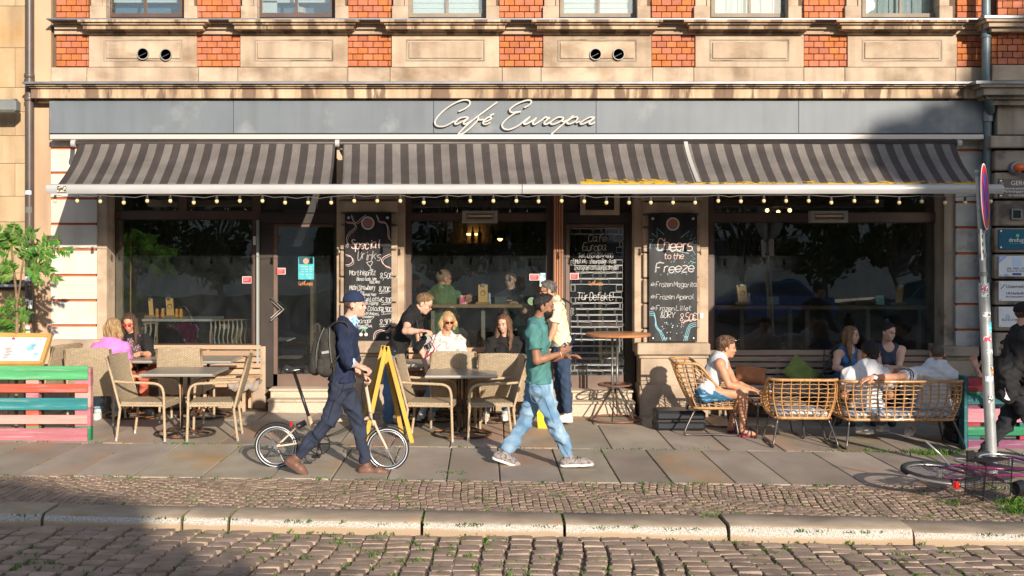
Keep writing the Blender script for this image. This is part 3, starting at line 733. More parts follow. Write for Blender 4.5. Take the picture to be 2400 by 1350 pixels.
for (e, y0, y1, yf) in ((2298, 196, 204, -.46), (2306, 204, 222, -.42), (2312, 222, 232, -.34), (2322, 232, 246, -.28)): BP(m, e, 2520, y0, y1, yf, .1, bv=.003)
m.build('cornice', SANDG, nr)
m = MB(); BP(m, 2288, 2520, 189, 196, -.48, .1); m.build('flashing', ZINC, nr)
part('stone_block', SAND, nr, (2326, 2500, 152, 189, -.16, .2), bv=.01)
bricks(2338, 2420, 74, 151, yf=-.12, par=nr)
for r in range(5):   # brick ends on the reveal
    m = MB(); BP(m, 2324, 2337, 75+r*15.4, 89+r*15.4, -.10, .1, bv=.004); m.build('brick', BRICK, nr)
m = MB()
for (e, y0, y1, yf) in ((2312, 42, 50, -.34), (2318, 50, 62, -.3), (2324, 62, 74, -.24)): BP(m, e, 2520, y0, y1, yf, .1, bv=.003)
m.build('string_course', SAND, nr)
m = MB(); BP(m, 2308, 2520, 36, 42, -.36, .1); m.build('flashing', ZINC, nr)
bricks(2338, 2420, -15, 36, yf=-.12, par=nr)
# ================================================================ downpipes
def downpipe(px, w, y, mt, lab, top=-150, bot=985, rings=(), stickers=()):
    r = root('downpipe', (X(px, y), y, 0), label=lab, cat='pipe'); rad = w/2*(y+D0)/F
    m = MB(); m.tube([P(px, top, y), P(px, bot, y)], rad, 16); m.build('pipe', mt, r, smooth=40)
    for ry in rings:
        m = MB(); m.tube([P(px, ry-5, y), P(px, ry-3, y), P(px, ry+3, y), P(px, ry+5, y)], [rad*1.12, rad*1.2, rad*1.2, rad*1.12], 16); m.build('pipe_collar', mt, r, smooth=40)
    for (sy, sh, c, a0, a1) in stickers:
        m = MB(); n = 6; c0 = P(px, sy, y); hh = sh*(y+D0)/F
        for k in range(n):
            q = []
            for t, z in ((k, 0), (k+1, 0), (k+1, -hh), (k, -hh)):
                a = a0+(a1-a0)*t/n; q.append((c0.x+math.sin(a)*(rad+.002), y-math.cos(a)*(rad+.002), c0.z+z))
            m.quad(*q)
        m.build('sticker', mat('sticker_%d' % (sy*7+px), c, tuple(min(1, v*.3+.1) for v in c), scale=40, contrast=(.55, .6), det=1), r)
    return r
PIPEBR = mat('pipe_brown', (.10, .075, .065), (.07, .05, .045), rough=.4, scale=3, spec=.5)
PIPEGR = mat('pipe_zinc', (.16, .20, .22), (.11, .14, .15), rough=.45, metal=.3, scale=3)
ST = [(447, 9, (.7, .8, .9), -.8, .8), (630, 9, (.05, .6, .7), -1, .9), (648, 11, (.8, .8, .85), -.9, .5), (700, 7, (.8, .8, .8), -.9, .2), (712, 12, (.05, .05, .06), -.8, 1), (703, 20, (.85, .85, .85), .1, 1.1), (728, 20, (.3, .4, .25), -.9, .6), (735, 10, (.1, .2, .5), -.3, .3), (757, 11, (.5, .25, .08), -1, 1), (762, 9, (.8, .75, .9), -.7, .4), (775, 8, (.7, .65, .3), -.8, .5), (485, 14, (.15, .14, .13), -.9, .9), (582, 9, (.75, .75, .9), -.6, .5)]
downpipe(69, 20, -.02, PIPEBR, 'brown downpipe plastered with stickers beside the sapling', rings=(232, 178), stickers=ST)
r_ = downpipe(2311, 20, -.10, PIPEGR, 'zinc downpipe between the awning end and the grimy building', top=-150, bot=230, rings=(40, 84))
m = MB(); m.tube(catmull([P(2314, 222, -.3), P(2322, 250, -.2), P(2318, 268, -.1), P(2314, 280, -.08), P(2314, 985, -.08)], 4), .055, 14); m.build('lower_pipe', PIPEGR, r_, smooth=True)
m = MB(); m.tube([P(2315, 262, -.085), P(2315, 285, -.085)], .072, 14); m.build('pipe_collar', ZINC, r_, smooth=40)
m = MB(); BP(m, -60, 36, 232, 262, -.35, -.15, bv=.03); m.tube([P(30, 247, -.25), P(39, 247, -.25)], .088, 14); tag(m.build('awning_cassette', mat('cassette_grey', (.25, .26, .25), rough=.4, metal=.3)), 'grey rolled awning cassette on the ochre wall at the left edge', 'awning')
# ================================================================ FASCIA SIGN
FASCIA = mat('fascia_grey', (.15, .17, .19), (.13, .15, .17), rough=.5, scale=1.5, spec=.4, c3=(.25, .26, .27), s3=1.2, streak=.12, ss=(7, 7, .8))
sg = root('fascia_sign', (X(1200), -.08, Z(275, -.08)), label='long grey metal fascia reading Café Europa in raised cream script', cat='sign')
for a, b in zip([115, 547, 1016, 1397, 1872], [547, 1016, 1397, 1872, 2308]):
    part('fascia_panel', FASCIA, sg, (a+.4, b-.4, 235, 312, -.08, .17), bv=.003)
part('light_strip', plain('strip_alu', (.5, .47, .44), .45, metal=.2), sg, (116, 2306, 315, 326, -.14, .1), bv=.004)
m = MB(); BP(m, 116, 2306, 312, 315, -.06, .1); m.build('shadow_gap', DARKMET, sg)
LET = mat('letter_cream', (.62, .57, .52), rough=.45)
SCR = [
 ('letter_c', [[(430, 235), (520, 195), (575, 140), (572, 98), (515, 82), (420, 105), (300, 170), (190, 260), (120, 345), (110, 400), (150, 435), (230, 435), (310, 400), (375, 360)]]),
 ('letter_a', [[(565, 322), (520, 312), (450, 325), (392, 368), (375, 398), (400, 408), (460, 380), (565, 322)], [(560, 330), (505, 375), (490, 398), (510, 408), (550, 390), (620, 345)]]),
 ('letter_f', [[(950, 105), (850, 180), (700, 290), (560, 400), (430, 530), (445, 545), (510, 515), (600, 440), (675, 360), (695, 315), (690, 345), (730, 350), (765, 340)]]),
 ('letter_e', [[(750, 380), (800, 370), (862, 335), (858, 312), (820, 318), (768, 358), (752, 393), (780, 410), (820, 400), (858, 376)], [(850, 290), (908, 266)]]),
 ('letter_e', [[(1310, 185), (1370, 150), (1402, 110), (1385, 88), (1330, 90), (1220, 130), (1130, 190), (1110, 225), (1140, 250), (1200, 245), (1265, 237)], [(1265, 238), (1180, 262), (1080, 330), (1015, 400), (1010, 440), (1050, 475), (1120, 475), (1220, 430), (1310, 360), (1390, 300)]]),
 ('letter_u', [[(1390, 300), (1330, 360), (1300, 395), (1322, 408), (1400, 370), (1475, 315)], [(1475, 315), (1430, 370), (1418, 400), (1450, 407), (1540, 350), (1600, 300)]]),
 ('letter_r', [[(1600, 300), (1608, 325), (1650, 315), (1590, 365), (1570, 398), (1600, 408), (1680, 365)]]),
 ('letter_o', [[(1800, 312), (1750, 318), (1680, 360), (1655, 395), (1690, 410), (1760, 385), (1820, 345), (1826, 320), (1795, 314)], [(1800, 352), (1832, 375), (1900, 345)]]),
 ('letter_p', [[(1975, 280), (1880, 360), (1780, 445), (1670, 540)], [(1890, 360), (1950, 322), (2000, 310), (2022, 325), (1990, 370), (1920, 402), (1880, 397), (1890, 370)]]),
 ('letter_a', [[(2000, 390), (2060, 365)], [(2255, 320), (2190, 313), (2110, 350), (2055, 395), (2080, 408), (2150, 380), (2252, 320)], [(2250, 322), (2190, 370), (2175, 400), (2210, 405), (2258, 375)]])]
for nm, st in SCR:
    m = MB()
    for s_ in st:
        m.tube(catmull([P(1000+a/5.714, 220+b/5.714, -.125) for a, b in s_], 5), .0118, 8)
    m.build(nm, LET, sg, smooth=True)
# ================================================================ AWNING
STR = bpy.data.materials.new('awning_fabric'); STR.use_nodes = True
N, L = nodes_of(STR); b = N['Principled BSDF']; _inp(b, 'Roughness', .85)
uv = N.new('ShaderNodeUVMap'); sx = N.new('ShaderNodeSeparateXYZ'); L.new(uv.outputs[0], sx.inputs[0])
fr = N.new('ShaderNodeMath'); fr.operation = 'FRACT'; L.new(sx.outputs[0], fr.inputs[0])
gt = N.new('ShaderNodeMath'); gt.operation = 'GREATER_THAN'; gt.inputs[1].default_value = .5; L.new(fr.outputs[0], gt.inputs[0])
mx = N.new('ShaderNodeMix'); mx.data_type = 'RGBA'; L.new(gt.outputs[0], mx.inputs[0]); mx.inputs[6].default_value = (.058, .046, .041, 1); mx.inputs[7].default_value = (.19, .165, .148, 1)
tc = N.new('ShaderNodeTexCoord'); n1 = N.new('ShaderNodeTexNoise'); n1.inputs['Scale'].default_value = 2.5; n1.inputs['Detail'].default_value = 7; L.new(tc.outputs['Object'], n1.inputs[0])
# dust stains along the lower edge and yellow lichen-like smears
mr = N.new('ShaderNodeMapRange'); mr.inputs[1].default_value = .35; mr.inputs[2].default_value = .75; mr.inputs[3].default_value = .8; mr.inputs[4].default_value = 1.25; L.new(n1.outputs[0], mr.inputs[0])
ml = N.new('ShaderNodeMix'); ml.data_type = 'RGBA'; ml.blend_type = 'MULTIPLY'; ml.inputs[0].default_value = 1; L.new(mx.outputs[2], ml.inputs[6]); L.new(mr.outputs[0], ml.inputs[7])
nb_ = N.new('ShaderNodeTexNoise'); nb_.inputs['Scale'].default_value = 9; nb_.inputs['Detail'].default_value = 6; nb_.inputs['Roughness'].default_value = .7
mpn = N.new('ShaderNodeMapping'); mpn.inputs['Scale'].default_value = (1, 1, 4); L.new(tc.outputs['Object'], mpn.inputs[0]); L.new(mpn.outputs[0], nb_.inputs[0])
vv = N.new('ShaderNodeMapRange'); vv.inputs[1].default_value = .72; vv.inputs[2].default_value = .97; vv.inputs[3].default_value = -.2; vv.inputs[4].default_value = .27; L.new(sx.outputs[1], vv.inputs[0])
sxo = N.new('ShaderNodeSeparateXYZ'); L.new(tc.outputs['Object'], sxo.inputs[0])
bx = N.new('ShaderNodeMapRange'); bx.inputs[1].default_value = X(1320, -1.5)-X(1200, -1); bx.inputs[2].default_value = X(1370, -1.5)-X(1200, -1); bx.inputs[3].default_value = -.6; L.new(sxo.outputs[0], bx.inputs[0]); bx.inputs[4].default_value = 0
a1 = N.new('ShaderNodeMath'); a1.operation = 'ADD'; L.new(nb_.outputs[0], a1.inputs[0]); L.new(vv.outputs[0], a1.inputs[1])
a2 = N.new('ShaderNodeMath'); a2.operation = 'ADD'; L.new(a1.outputs[0], a2.inputs[0]); L.new(bx.outputs[0], a2.inputs[1])
b3 = N.new('ShaderNodeMapRange'); b3.inputs[1].default_value = X(1550, -1.5)-X(1200, -1); b3.inputs[2].default_value = X(1590, -1.5)-X(1200, -1); b3.inputs[3].default_value = 0; b3.inputs[4].default_value = -.11; L.new(sxo.outputs[0], b3.inputs[0])
a3 = N.new('ShaderNodeMath'); a3.operation = 'ADD'; L.new(a2.outputs[0], a3.inputs[0]); L.new(b3.outputs[0], a3.inputs[1])
rr_ = N.new('ShaderNodeMapRange'); rr_.inputs[1].default_value = .60; rr_.inputs[2].default_value = .66; L.new(a3.outputs[0], rr_.inputs[0])
my = N.new('ShaderNodeMix'); my.data_type = 'RGBA'; L.new(rr_.outputs[0], my.inputs[0]); L.new(ml.outputs[2], my.inputs[6]); my.inputs[7].default_value = (.6, .36, .01, 1)
L.new(my.outputs[2], b.inputs['Base Color'])
wn_ = N.new('ShaderNodeTexNoise'); wn_.inputs['Scale'].default_value = 5; wn_.inputs['Detail'].default_value = 3; wn_.inputs['Distortion'].default_value = 1.5; wm_ = N.new('ShaderNodeMapping'); wm_.inputs['Scale'].default_value = (2.2, 1, .8); wm_.inputs['Rotation'].default_value = (0, .6, 0); L.new(tc.outputs['Object'], wm_.inputs[0]); L.new(wm_.outputs[0], wn_.inputs[0])
wb_ = N.new('ShaderNodeBump'); wb_.inputs['Strength'].default_value = .45; wb_.inputs['Distance'].default_value = .03; L.new(wn_.outputs[0], wb_.inputs['Height']); L.new(wb_.outputs[0], b.inputs['Normal'])
tr = N.new('ShaderNodeBsdfTranslucent'); L.new(ml.outputs[2], tr.inputs[0]); ms_ = N.new('ShaderNodeMixShader'); ms_.inputs[0].default_value = .12; L.new(b.outputs[0], ms_.inputs[1]); L.new(tr.outputs[0], ms_.inputs[2]); L.new(ms_.outputs[0], N['Material Output'].inputs[0])
YT, YB = -.42, -1.54
aw = root('striped_awning', (X(1200, -1), -1.0, Z(400, -1)), label='long grey and charcoal striped awning over the café front with yellow smears', cat='awning')
def fabric(t0, t1, b0, b1, n_str, phase, name='fabric'):
    me = bpy.data.meshes.new(name); nx, ny = 170, 14; off = world_off(aw); vs = []; uvs = []
    for j in range(ny+1):
        t = j/ny
        yy = YT+(YB-YT)*(t**1.55)
        py = 331+(434-331)*t
        for i in range(nx+1):
            s = i/nx; k = t**1.35
            px = (t0+(t1-t0)*s)*(1-k)+(b0+(b1-b0)*s)*k
            wob = .012*math.sin(s*(t1-t0)*.035+t*2)*math.sin(t*PI)+.008*math.sin(s*(t1-t0)*.09+1-t*5)*t*(1-t)*3
            e = min(s, 1-s)*(t1-t0); sag = -.03*math.exp(-e/30)*math.sin(t*PI)
            v = P(px, py, yy); vs.append((v.x-off.x, v.y+wob-off.y, v.z+wob*.6+sag-off.z)); uvs.append((phase+s*n_str, t))
    fs = [(j*(nx+1)+i, (j+1)*(nx+1)+i, (j+1)*(nx+1)+i+1, j*(nx+1)+i+1) for j in range(ny) for i in range(nx)]
    me.from_pydata(vs, [], fs); me.materials.append(STR); u = me.uv_layers.new(name='UVMap')
    for l in me.loops: u.data[l.index].uv = uvs[l.vertex_index]
    me.polygons.foreach_set('use_smooth', [True]*len(fs)); me.update()
    o = link(name, me, aw); sd = o.modifiers.new('thick', 'SOLIDIFY'); sd.thickness = .003
fabric(184, 786, 134, 776, 602/37.35, .04)
fabric(803, 2238, 799, 2294, 1435/37.8, .42)
ALU = mat('powder_white_alu', (.42, .42, .42), (.36, .35, .34), rough=.35, scale=1.5, spec=.5, c3=(.45, .42, .38), s3=3, t3=(.62, .8), stretch=(1, 1, 3))
for a, b_ in ((109, 1223), (1224.5, 2351)):
    m = MB(); y = -1.57; z0, z1 = Z(453, y), Z(431, y)
    prof = [(y+.05, z0), (y, z0-.005), (y-.02, z0+.03), (y-.022, z1-.04), (y-.005, z1-.012), (y+.04, z1), (y+.06, z1-.01), (y+.06, z0+.01)]
    m.prism(prof, 0, X(a, y), X(b_, y)); m.build('front_bar', ALU, aw, smooth=35)
m = MB()
for k in range(2):
    y = -1.595; m.box(X(135, y), X(155, y), y-.003, y, Z(449, y), Z(436, y))
m = MB(); y = -1.598; m.box(X(134, y), X(155, y), y, y+.006, Z(450, y), Z(436, y)); m.build('maker_label', mat('label_print', (.55, .5, .4), (.06, .06, .05), scale=60, rough=.6, contrast=(.48, .52)), aw)
m = MB(); m.tube([P(168, 336, YT+.02), P(2250, 336, YT+.02)], .04, 12); m.build('roller', DARKMET, aw, smooth=True)
for px in (172, 790, 2246):
    m = MB(); m.tube([P(px-4, 336, YT-.0), P(px+6, 336, YT)], .05, 14); m.tube([P(px, 330, .0), P(px, 338, YT)], .03, 8); m.build('bracket', ALU, aw, smooth=40)
for i, (xw, el, xb) in enumerate(((330, 270, 262), (740, 800, 690), (800, 880, 960), (1330, 1410, 1480), (1700, 1640, 1530), (2170, 2230, 2120))):
    m = MB(); m.tube([P(xw, 352, -.1), P((xw+xb)/2+(30 if i % 2 else -30), 445, -.8), P(xb, 447, -1.5)], .028, 8); m.build('folding_arm', mat('arm_alu', (.20, .175, .15), rough=.5), aw, smooth=True)
SEAM = plain('repair_tape', (.42, .40, .37), .6)
m = MB(); q = []
for j in range(9):
    t = (j+.0)/8*.92+.02; yy = YT+(YB-YT)*(t**1.55)-.008; k = t**1.35; px = 1607+(1640-1607)*k; q.append(P(px, 331+103*t, yy-.004)+Vector((0, 0, .008)))
for a, b_ in zip(q, q[1:]): m.quad(a-Vector((.025, 0, 0)), a+Vector((.025, 0, 0)), b_+Vector((.025, 0, 0)), b_-Vector((.025, 0, 0)))
m.build('repair_tape', SEAM, aw)
# string lights
SL_X = [129, 181, 235, 290, 345, 399, 454, 508, 562, 615, 668, 722, 776, 830, 884, 938, 993, 1047, 1102, 1156, 1210, 1262, 1316, 1369, 1421, 1474, 1525, 1577, 1629, 1683, 1736, 1790, 1842, 1895, 1948, 2002, 2055, 2107, 2160, 2215, 2262, 2322]
sl_ = root('festoon_lights', P(1200, 458, -1.56), label='string of unlit cream festoon bulbs hanging along the awning bar', cat='string lights')
BULB = plain('bulb_cream', (.75, .53, .24), .25, spec=.5, coat=.3); SOCK = plain('bulb_socket', (.03, .03, .035), .5)
mb1 = MB(); mb1.tube([(0, 0, 0), (0, 0, -.014), (0, 0, -.05)], [.009, .017, .018], 8); ms1 = mb1.mesh('socket', SOCK, True)
mb2 = MB(); mb2.ball((0, 0, 0), .0235, 8, 1.1); ms2 = mb2.mesh('bulb', BULB, True)
pts = []
rs = random.Random(3)
for i, px in enumerate(SL_X):
    c = P(px, 457+rs.choice([0, 0, 1, 4]), -1.57); pts.append(c)
    s_ = link('socket', ms1, sl_); s_.location = c-sl_.location; bb = link('bulb', ms2, s_); bb.location = (0, 0, -.07)
m = MB(); w_ = []
for a, b_ in zip(pts, pts[1:]): w_ += [a, (a+b_)/2+Vector((0, 0, -rs.choice([.0, .005, .02])))]
w_.append(pts[-1]); m.tube(w_, .004, 5); m.build('cable', plain('cable', (.12, .1, .09), .6), sl_)
# heaters
for (a, b_, lab) in ((1083, 1166, 'slim grey infrared heater over the middle window'), (1900, 1988, 'slim grey infrared heater over the right window')):
    y = .1; r = root('patio_heater', P((a+b_)/2, 510, y), label=lab, cat='heater')
    m = MB()
    for q in ((a, b_, 494, 500), (a, b_, 514, 522), (a, a+10, 500, 514), (b_-10, b_, 500, 514)): BP(m, *q, y, y+.12, bv=.004)
    m.build('housing', mat('heater_grey%d' % a, (.42, .38, .34), rough=.4, metal=.3), r)
    m = MB(); BP(m, a+10, b_-10, 500, 514, y+.05, y+.08); rf = m.build('reflector', plain('copper_reflector%d' % a, (.5, .3, .18), .3, metal=1), r)
    m = MB(); m.tube([P(a+12, 506, y+.03), P(b_-12, 506, y+.03)], .012, 8); m.build('tube', plain('heater_tube%d' % a, (.75, .65, .55), .3), r)
# ================================================================ CHALK WRITING
GL = {'a': '34 14 03 01 10 20 31;34 30 40', 'b': '06 00;03 14 24 33 31 20 10 01', 'c': '33 24 14 03 01 10 20 31', 'd': '33 24 14 03 01 10 20 31;36 30', 'e': '02 32 33 24 14 03 01 10 20 31',
 'f': '36 26 15 10;04 34', 'g': '33 24 14 03 01 10 20 31;34 3a 2b 1b 0a', 'h': '06 00;03 14 24 33 30', 'i': '14 10;15 16', 'j': '24 2a 1b 0b;25 26', 'k': '06 00;02 34;12 30', 'l': '16 11 20', 'm': '04 00;03 14 24 20;23 34 44 40',
 'n': '04 00;03 14 24 33 30', 'o': '14 03 01 10 20 31 33 24 14', 'p': '04 0b;03 14 24 33 31 20 10 01', 'q': '33 24 14 03 01 10 20 31;34 3b', 'r': '04 00;03 14 24', 's': '34 14 03 12 22 31 20 00', 't': '16 11 20 30;04 34',
 'u': '04 01 10 20 31;34 30', 'v': '04 10 24', 'w': '04 10 23 30 44', 'x': '04 30;34 00', 'y': '04 12 22;34 1b 0b', 'z': '04 34 00 30',
 'S': '36 26 16 05 14 23 32 30 10 01', 'D': '06 00 20 32 34 26 06', 'M': '00 06 22 46 40', 'B': '06 00 20 31 32 23 03;23 34 35 26 06', 'T': '06 46;26 20', 'P': '00 06 26 35 34 23 03', 'C': '35 26 16 05 01 10 20 31', 'E': '36 06 00 30;03 23', 'F': '46 06 00;03 23',
 'L': '06 00 30', 'A': '00 26 40;12 32', 'I': '06 46;26 20;00 40', 'K': '06 00;36 03 30', 'R': '00 06 26 35 34 23 03 30', 'Y': '06 23 46;23 20', 'G': '35 26 16 05 01 10 30 32 22', 'N': '00 06 30 36', 'O': '16 05 01 10 20 31 35 26 16', 'U': '06 01 10 20 31 36', 'H': '06 00;36 30;03 33', 'W': '06 10 23 30 46', 'Z': '06 36 00 30', 'V': '06 20 46', 'X': '06 40;46 00', 'J': '36 31 20 10 01', 'Q': '16 05 01 10 20 31 35 26 16;21 40',
 '0': '16 05 01 10 20 31 35 26 16', '1': '04 16 10', '2': '05 16 26 35 00 30', '3': '06 36 13 32 31 20 00', '4': '26 02 42;33 30', '5': '36 06 03 23 32 31 20 00', '6': '26 02 01 10 20 31 32 23 02', '7': '06 36 10', '8': '13 05 16 26 35 23 01 10 20 31 13', '9': '34 23 14 05 16 26 35 31 20 00', '€': '45 26 16 05 01 10 20 41;02 22;04 24',
 ',': '11 0b', '.': '10 11', ':': '10 11;13 14', '!': '16 12;10 11', '-': '03 23', '(': '26 14 12 20', ')': '06 14 12 00', '@': '32 23 12 21 32 30 42 44 26 06 02 00 30', '&': '30 05 16 25 01 10 20 32', ' ': '', 'é': '02 32 33 24 14 03 01 10 20 31;25 37', 'ü': '04 01 10 20 31;34 30;05 06;25 26', '\'': '06 05'}
def gpt(c): return float(c[0]), {'a': -1.2, 'b': -2.2}.get(c[1]) if c[1] in 'ab' else float(c[1])
def chalk(m, text, px, py, h, y, wd=1.0, r=.0035, slant=.12, rise=0, jit=.12, seed=1, smooth=True):
    """write text with baseline at pixel (px,py) on the plane depth y; h = capital height in px"""
    R = random.Random(seed+len(text)); u = h/6.; x = px; wd *= .86; r *= .8
    for ch in text:
        g = GL.get(ch, ''); w = 0
        jy = R.uniform(-.5, .5)*u
        for st in g.split(';'):
            if not st: continue
            pts = []
            for c in st.split():
                a, b = gpt(c); w = max(w, a)
                pts.append((x+(a+R.uniform(-jit, jit)+b*slant)*u*wd, py-(b+R.uniform(-jit, jit))*u+jy+(x-px)*rise))
            q = [P(a, b, y) for a, b in pts]
            if len(q) > 2 and smooth: q = catmull(q, 3)
            m.tube(q, r, 4)
        x += (w+.75 if g else 1.6)*u*wd
    return x
def line(m, pts, y, r=.004, k=5): m.tube(catmull([P(a, b, y) for a, b in pts], k), r, 4)
WH = plain('chalk_white', (.6, .59, .58), .9); PK = plain('chalk_pink', (.85, .62, .56), .9); BL = plain('chalk_blue', (.30, .62, .70), .9); GR = plain('chalk_green', (.25, .55, .4), .9)
SLATE = mat('chalkboard_black', (.012, .012, .013), (.02, .02, .022), rough=.45, scale=3, c3=(.05, .05, .055), s3=4, t3=(.45, .8), stretch=(2, 1, .5))
def board(a, b, t, bo, lab):
    y = .055; r = root('chalkboard', P((a+b)/2, bo, y), label=lab, cat='chalkboard')
    m = MB(); BP(m, a, b, t, bo, y, .10, bv=.004); m.build('board', SLATE, r)
    for sx_, sy_ in ((a+9, t+10), (b-9, t+10), (a+9, bo-8), (b-9, bo-8)):
        m = MB(); c = P(sx_, sy_, y-.008); m.lathe([(.004, -.012), (.018, -.008), (.022, .008)], c, 12, ax=1); m.build('fixing_screw', plain('screw%d%d' % (sx_, sy_), (.6, .6, .6), .3, metal=1), r, smooth=True)
    m = MB(); c = P((a+b)/2-.5, t+23, y-.004); rad = 15.5*(y+D0)/F; m.lathe([(rad, -.002), (rad, .004)], c, 24, ax=1); bd = m.build('round_badge', plain('badge_white%d' % a, (.7, .66, .6), .6), r)
    m = MB(); m.lathe([(rad*.8, -.002), (rad*.8, .004)], c+Vector((0, -.003, 0)), 24, ax=1); m.build('badge_picture', mat('badge_pic%d' % a, (.45, .16, .1), (.12, .2, .4), scale=9, rough=.6, contrast=(.48, .52)), bd)
    return r, y-.003
b1, y1 = board(808, 917, 500, 800, 'chalkboard reading Special Drinks on the left stone pier')
for (t, x_, y_, h, wd, r_, se) in (('Special', 823, 582, 20, 1.0, .0075, 2), ('Drinks', 838, 609, 20, 1.0, .0075, 3)):
    m = MB(); chalk(m, t, x_, y_, h, y1, wd, r_, seed=se, jit=.2); tag(m.build('lettering', PK, b1), t)
for (t, x_, y_, h, wd, r_, se) in (('Martinispritz', 819, 645, 12, .84, .0045, 4), ('8,50€', 891, 652, 12, 1, .0045, 5), ('Bianco (soda, lime,', 836, 658, 8, .7, .003, 6), ('soda, mint)', 866, 664, 6, .8, .003, 6), ('Midori Strawberry', 819, 679, 11, .68, .004, 7), ('8,20€', 888, 683, 11, 1, .0045, 8), ('Fizz', 838, 689, 8, 1, .004, 9), ('(Lemonade, Soda)', 843, 693, 6, .8, .003, 10),
   ('Pop Latte', 850, 706, 10, .95, .004, 11), ('5,30€', 894, 709, 11, .9, .0045, 12), ('(with Topping)', 850, 714, 7, .8, .003, 13), ('Colada', 862, 728, 11, .95, .004, 14), ('8,90€', 894, 731, 11, .9, .0045, 15), ('(with Ananas,', 850, 738, 7, .85, .003, 16), ('strawberry)', 849, 745, 6, .85, .003, 16), ('inbanger', 828, 757, 11, 1, .004, 17), ('8,90€', 890, 761, 13, 1, .0045, 18), ('(Cointreau, Plum,', 830, 766, 6, .9, .003, 19), ('Sugar, Brandy)', 828, 771, 6, .8, .003, 19)): chalk(m, t, x_, y_, h, y1, wd, r_, seed=se, jit=.25)
for (a, b) in ((888, 688), (894, 714), (894, 737), (890, 766)): line(m, [(a, b), (a+22, b-2)], y1, .003)
line(m, [(859, 615), (873, 613), (867, 624), (859, 615)], y1); line(m, [(867, 624), (870, 633)], y1); line(m, [(864, 634), (875, 632)], y1)
m.build('lettering', WH, b1)
m = MB()
for pts in ([(810, 520), (829, 523), (832, 533), (817, 547), (812, 560), (814, 572), (810, 578)], [(882, 503), (885, 512), (888, 519), (902, 521), (908, 533), (910, 555), (915, 562)], [(823, 503), (828, 518), (836, 521), (846, 512), (858, 504)], [(810, 597), (822, 601), (826, 613), (818, 620), (810, 621)], [(915, 595), (900, 602), (894, 611), (902, 622), (915, 627)], [(875, 797), (878, 780), (892, 773), (905, 776), (915, 768)]):
    m = MB(); line(m, pts, y1, .004); line(m, [(a+3, b+3) for a, b in pts], y1, .0025); m.build('chalk_border', PK, b1)
m = MB()
for cx in (846, 858):
    c = P(cx, 784, y1); m.lathe([(.001, -.002), (.022, -.001), (.023, .002)], c, 12, ax=1)
m.build('cherry_drawing', PK, b1)
m = MB(); line(m, [(846, 780), (852, 772), (858, 780)], y1); line(m, [(842, 770), (850, 768), (858, 770), (862, 767)], y1, .007); m.build('leaf_drawing', GR, b1)
b2, y2 = board(1521, 1634, 502, 801, 'chalkboard reading Cheers to the Freeze on the right stone pier')
m = MB(); chalk(m, 'Cheers', 1541, 587, 26, y2, 1.05, .0085, seed=2, jit=.2); m.build('lettering', PK, b2)
m = MB(); chalk(m, 'to the', 1556, 607, 14, y2, 1.15, .005, seed=3); m.build('lettering', PK, b2)
m = MB(); line(m, [(1596, 757), (1616, 751), (1632, 748)], y2); chalk(m, '8,50€', 1594, 752, 17, y2, .95, .0045, seed=5)
m.build('lettering', PK, b2)
m = MB(); chalk(m, 'Freeze', 1537, 638, 21, y2, 1.35, .0085, seed=6, jit=.2); m.build('lettering', WH, b2)
for t, yy in (('Frozen Magarita', 672), ('Frozen Aperol', 701), ('Frozen Lillet', 728)):
    m = MB(); chalk(m, t, 1537, yy, 11, y2, 1.12 if 'Mag' in t else 1.25, .004, seed=yy, jit=.22); line(m, [(1526, yy-5), (1530, yy-9), (1534, yy-6), (1530, yy-2), (1525, yy-4), (1533, yy-6)], y2, .003); m.build('lettering', WH, b2)
m = MB(); chalk(m, '&DRY', 1548, 745, 14, y2, 1.1, .005, seed=9); m.build('lettering', WH, b2); m = MB()
R = random.Random(4)
def dots(m, n, c=None):
    for k in range(n):
        x_ = R.uniform(1540, 1616); yy = R.uniform(752, 796)
        if abs(x_-1578) > (796-yy)*-.4+38: continue
        m.lathe([(.001, -.002), (R.uniform(.004, .009), .001)], P(x_, yy, y2), 7, ax=1)
dots(m, 22); tag(m.build('chalk_dots', WH, b2), kind='stuff')
m = MB(); dots(m, 22); tag(m.build('chalk_dots', BL, b2), kind='stuff'); m = MB()
for k in range(16): m.lathe([(.001, -.002), (.006, .001)], P(R.uniform(1534, 1626), R.choice([R.uniform(612, 620), R.uniform(636, 646)]), y2), 7, ax=1)
line(m, [(1537, 580), (1543, 588), (1565, 585), (1590, 589), (1614, 594)], y2, .005)
for pts in ([(1528, 547), (1540, 557), (1540, 534), (1556, 550)], [(1596, 557), (1615, 541), (1610, 555), (1622, 548), (1616, 562), (1631, 556), (1622, 568), (1632, 565)], [(1622, 585), (1630, 597), (1619, 599), (1629, 606), (1617, 611), (1630, 616)], [(1522, 562), (1532, 561), (1524, 572), (1523, 583)]): m.tube([P(a, b, y2) for a, b in pts], .004, 4)
for k in range(3): line(m, [(1522, 731+k*4), (1532, 732+k*4), (1536, 745+k*3), (1540-k*2, 765), (1552-k*3, 780), (1561-k*4, 799)], y2, .0035); line(m, [(1632, 756+k*4), (1617+k, 760+k*4), (1609+k*3, 775+k*2), (1602+k*4, 799)], y2, .0035)
m.build('chalk_border', BL, b2)
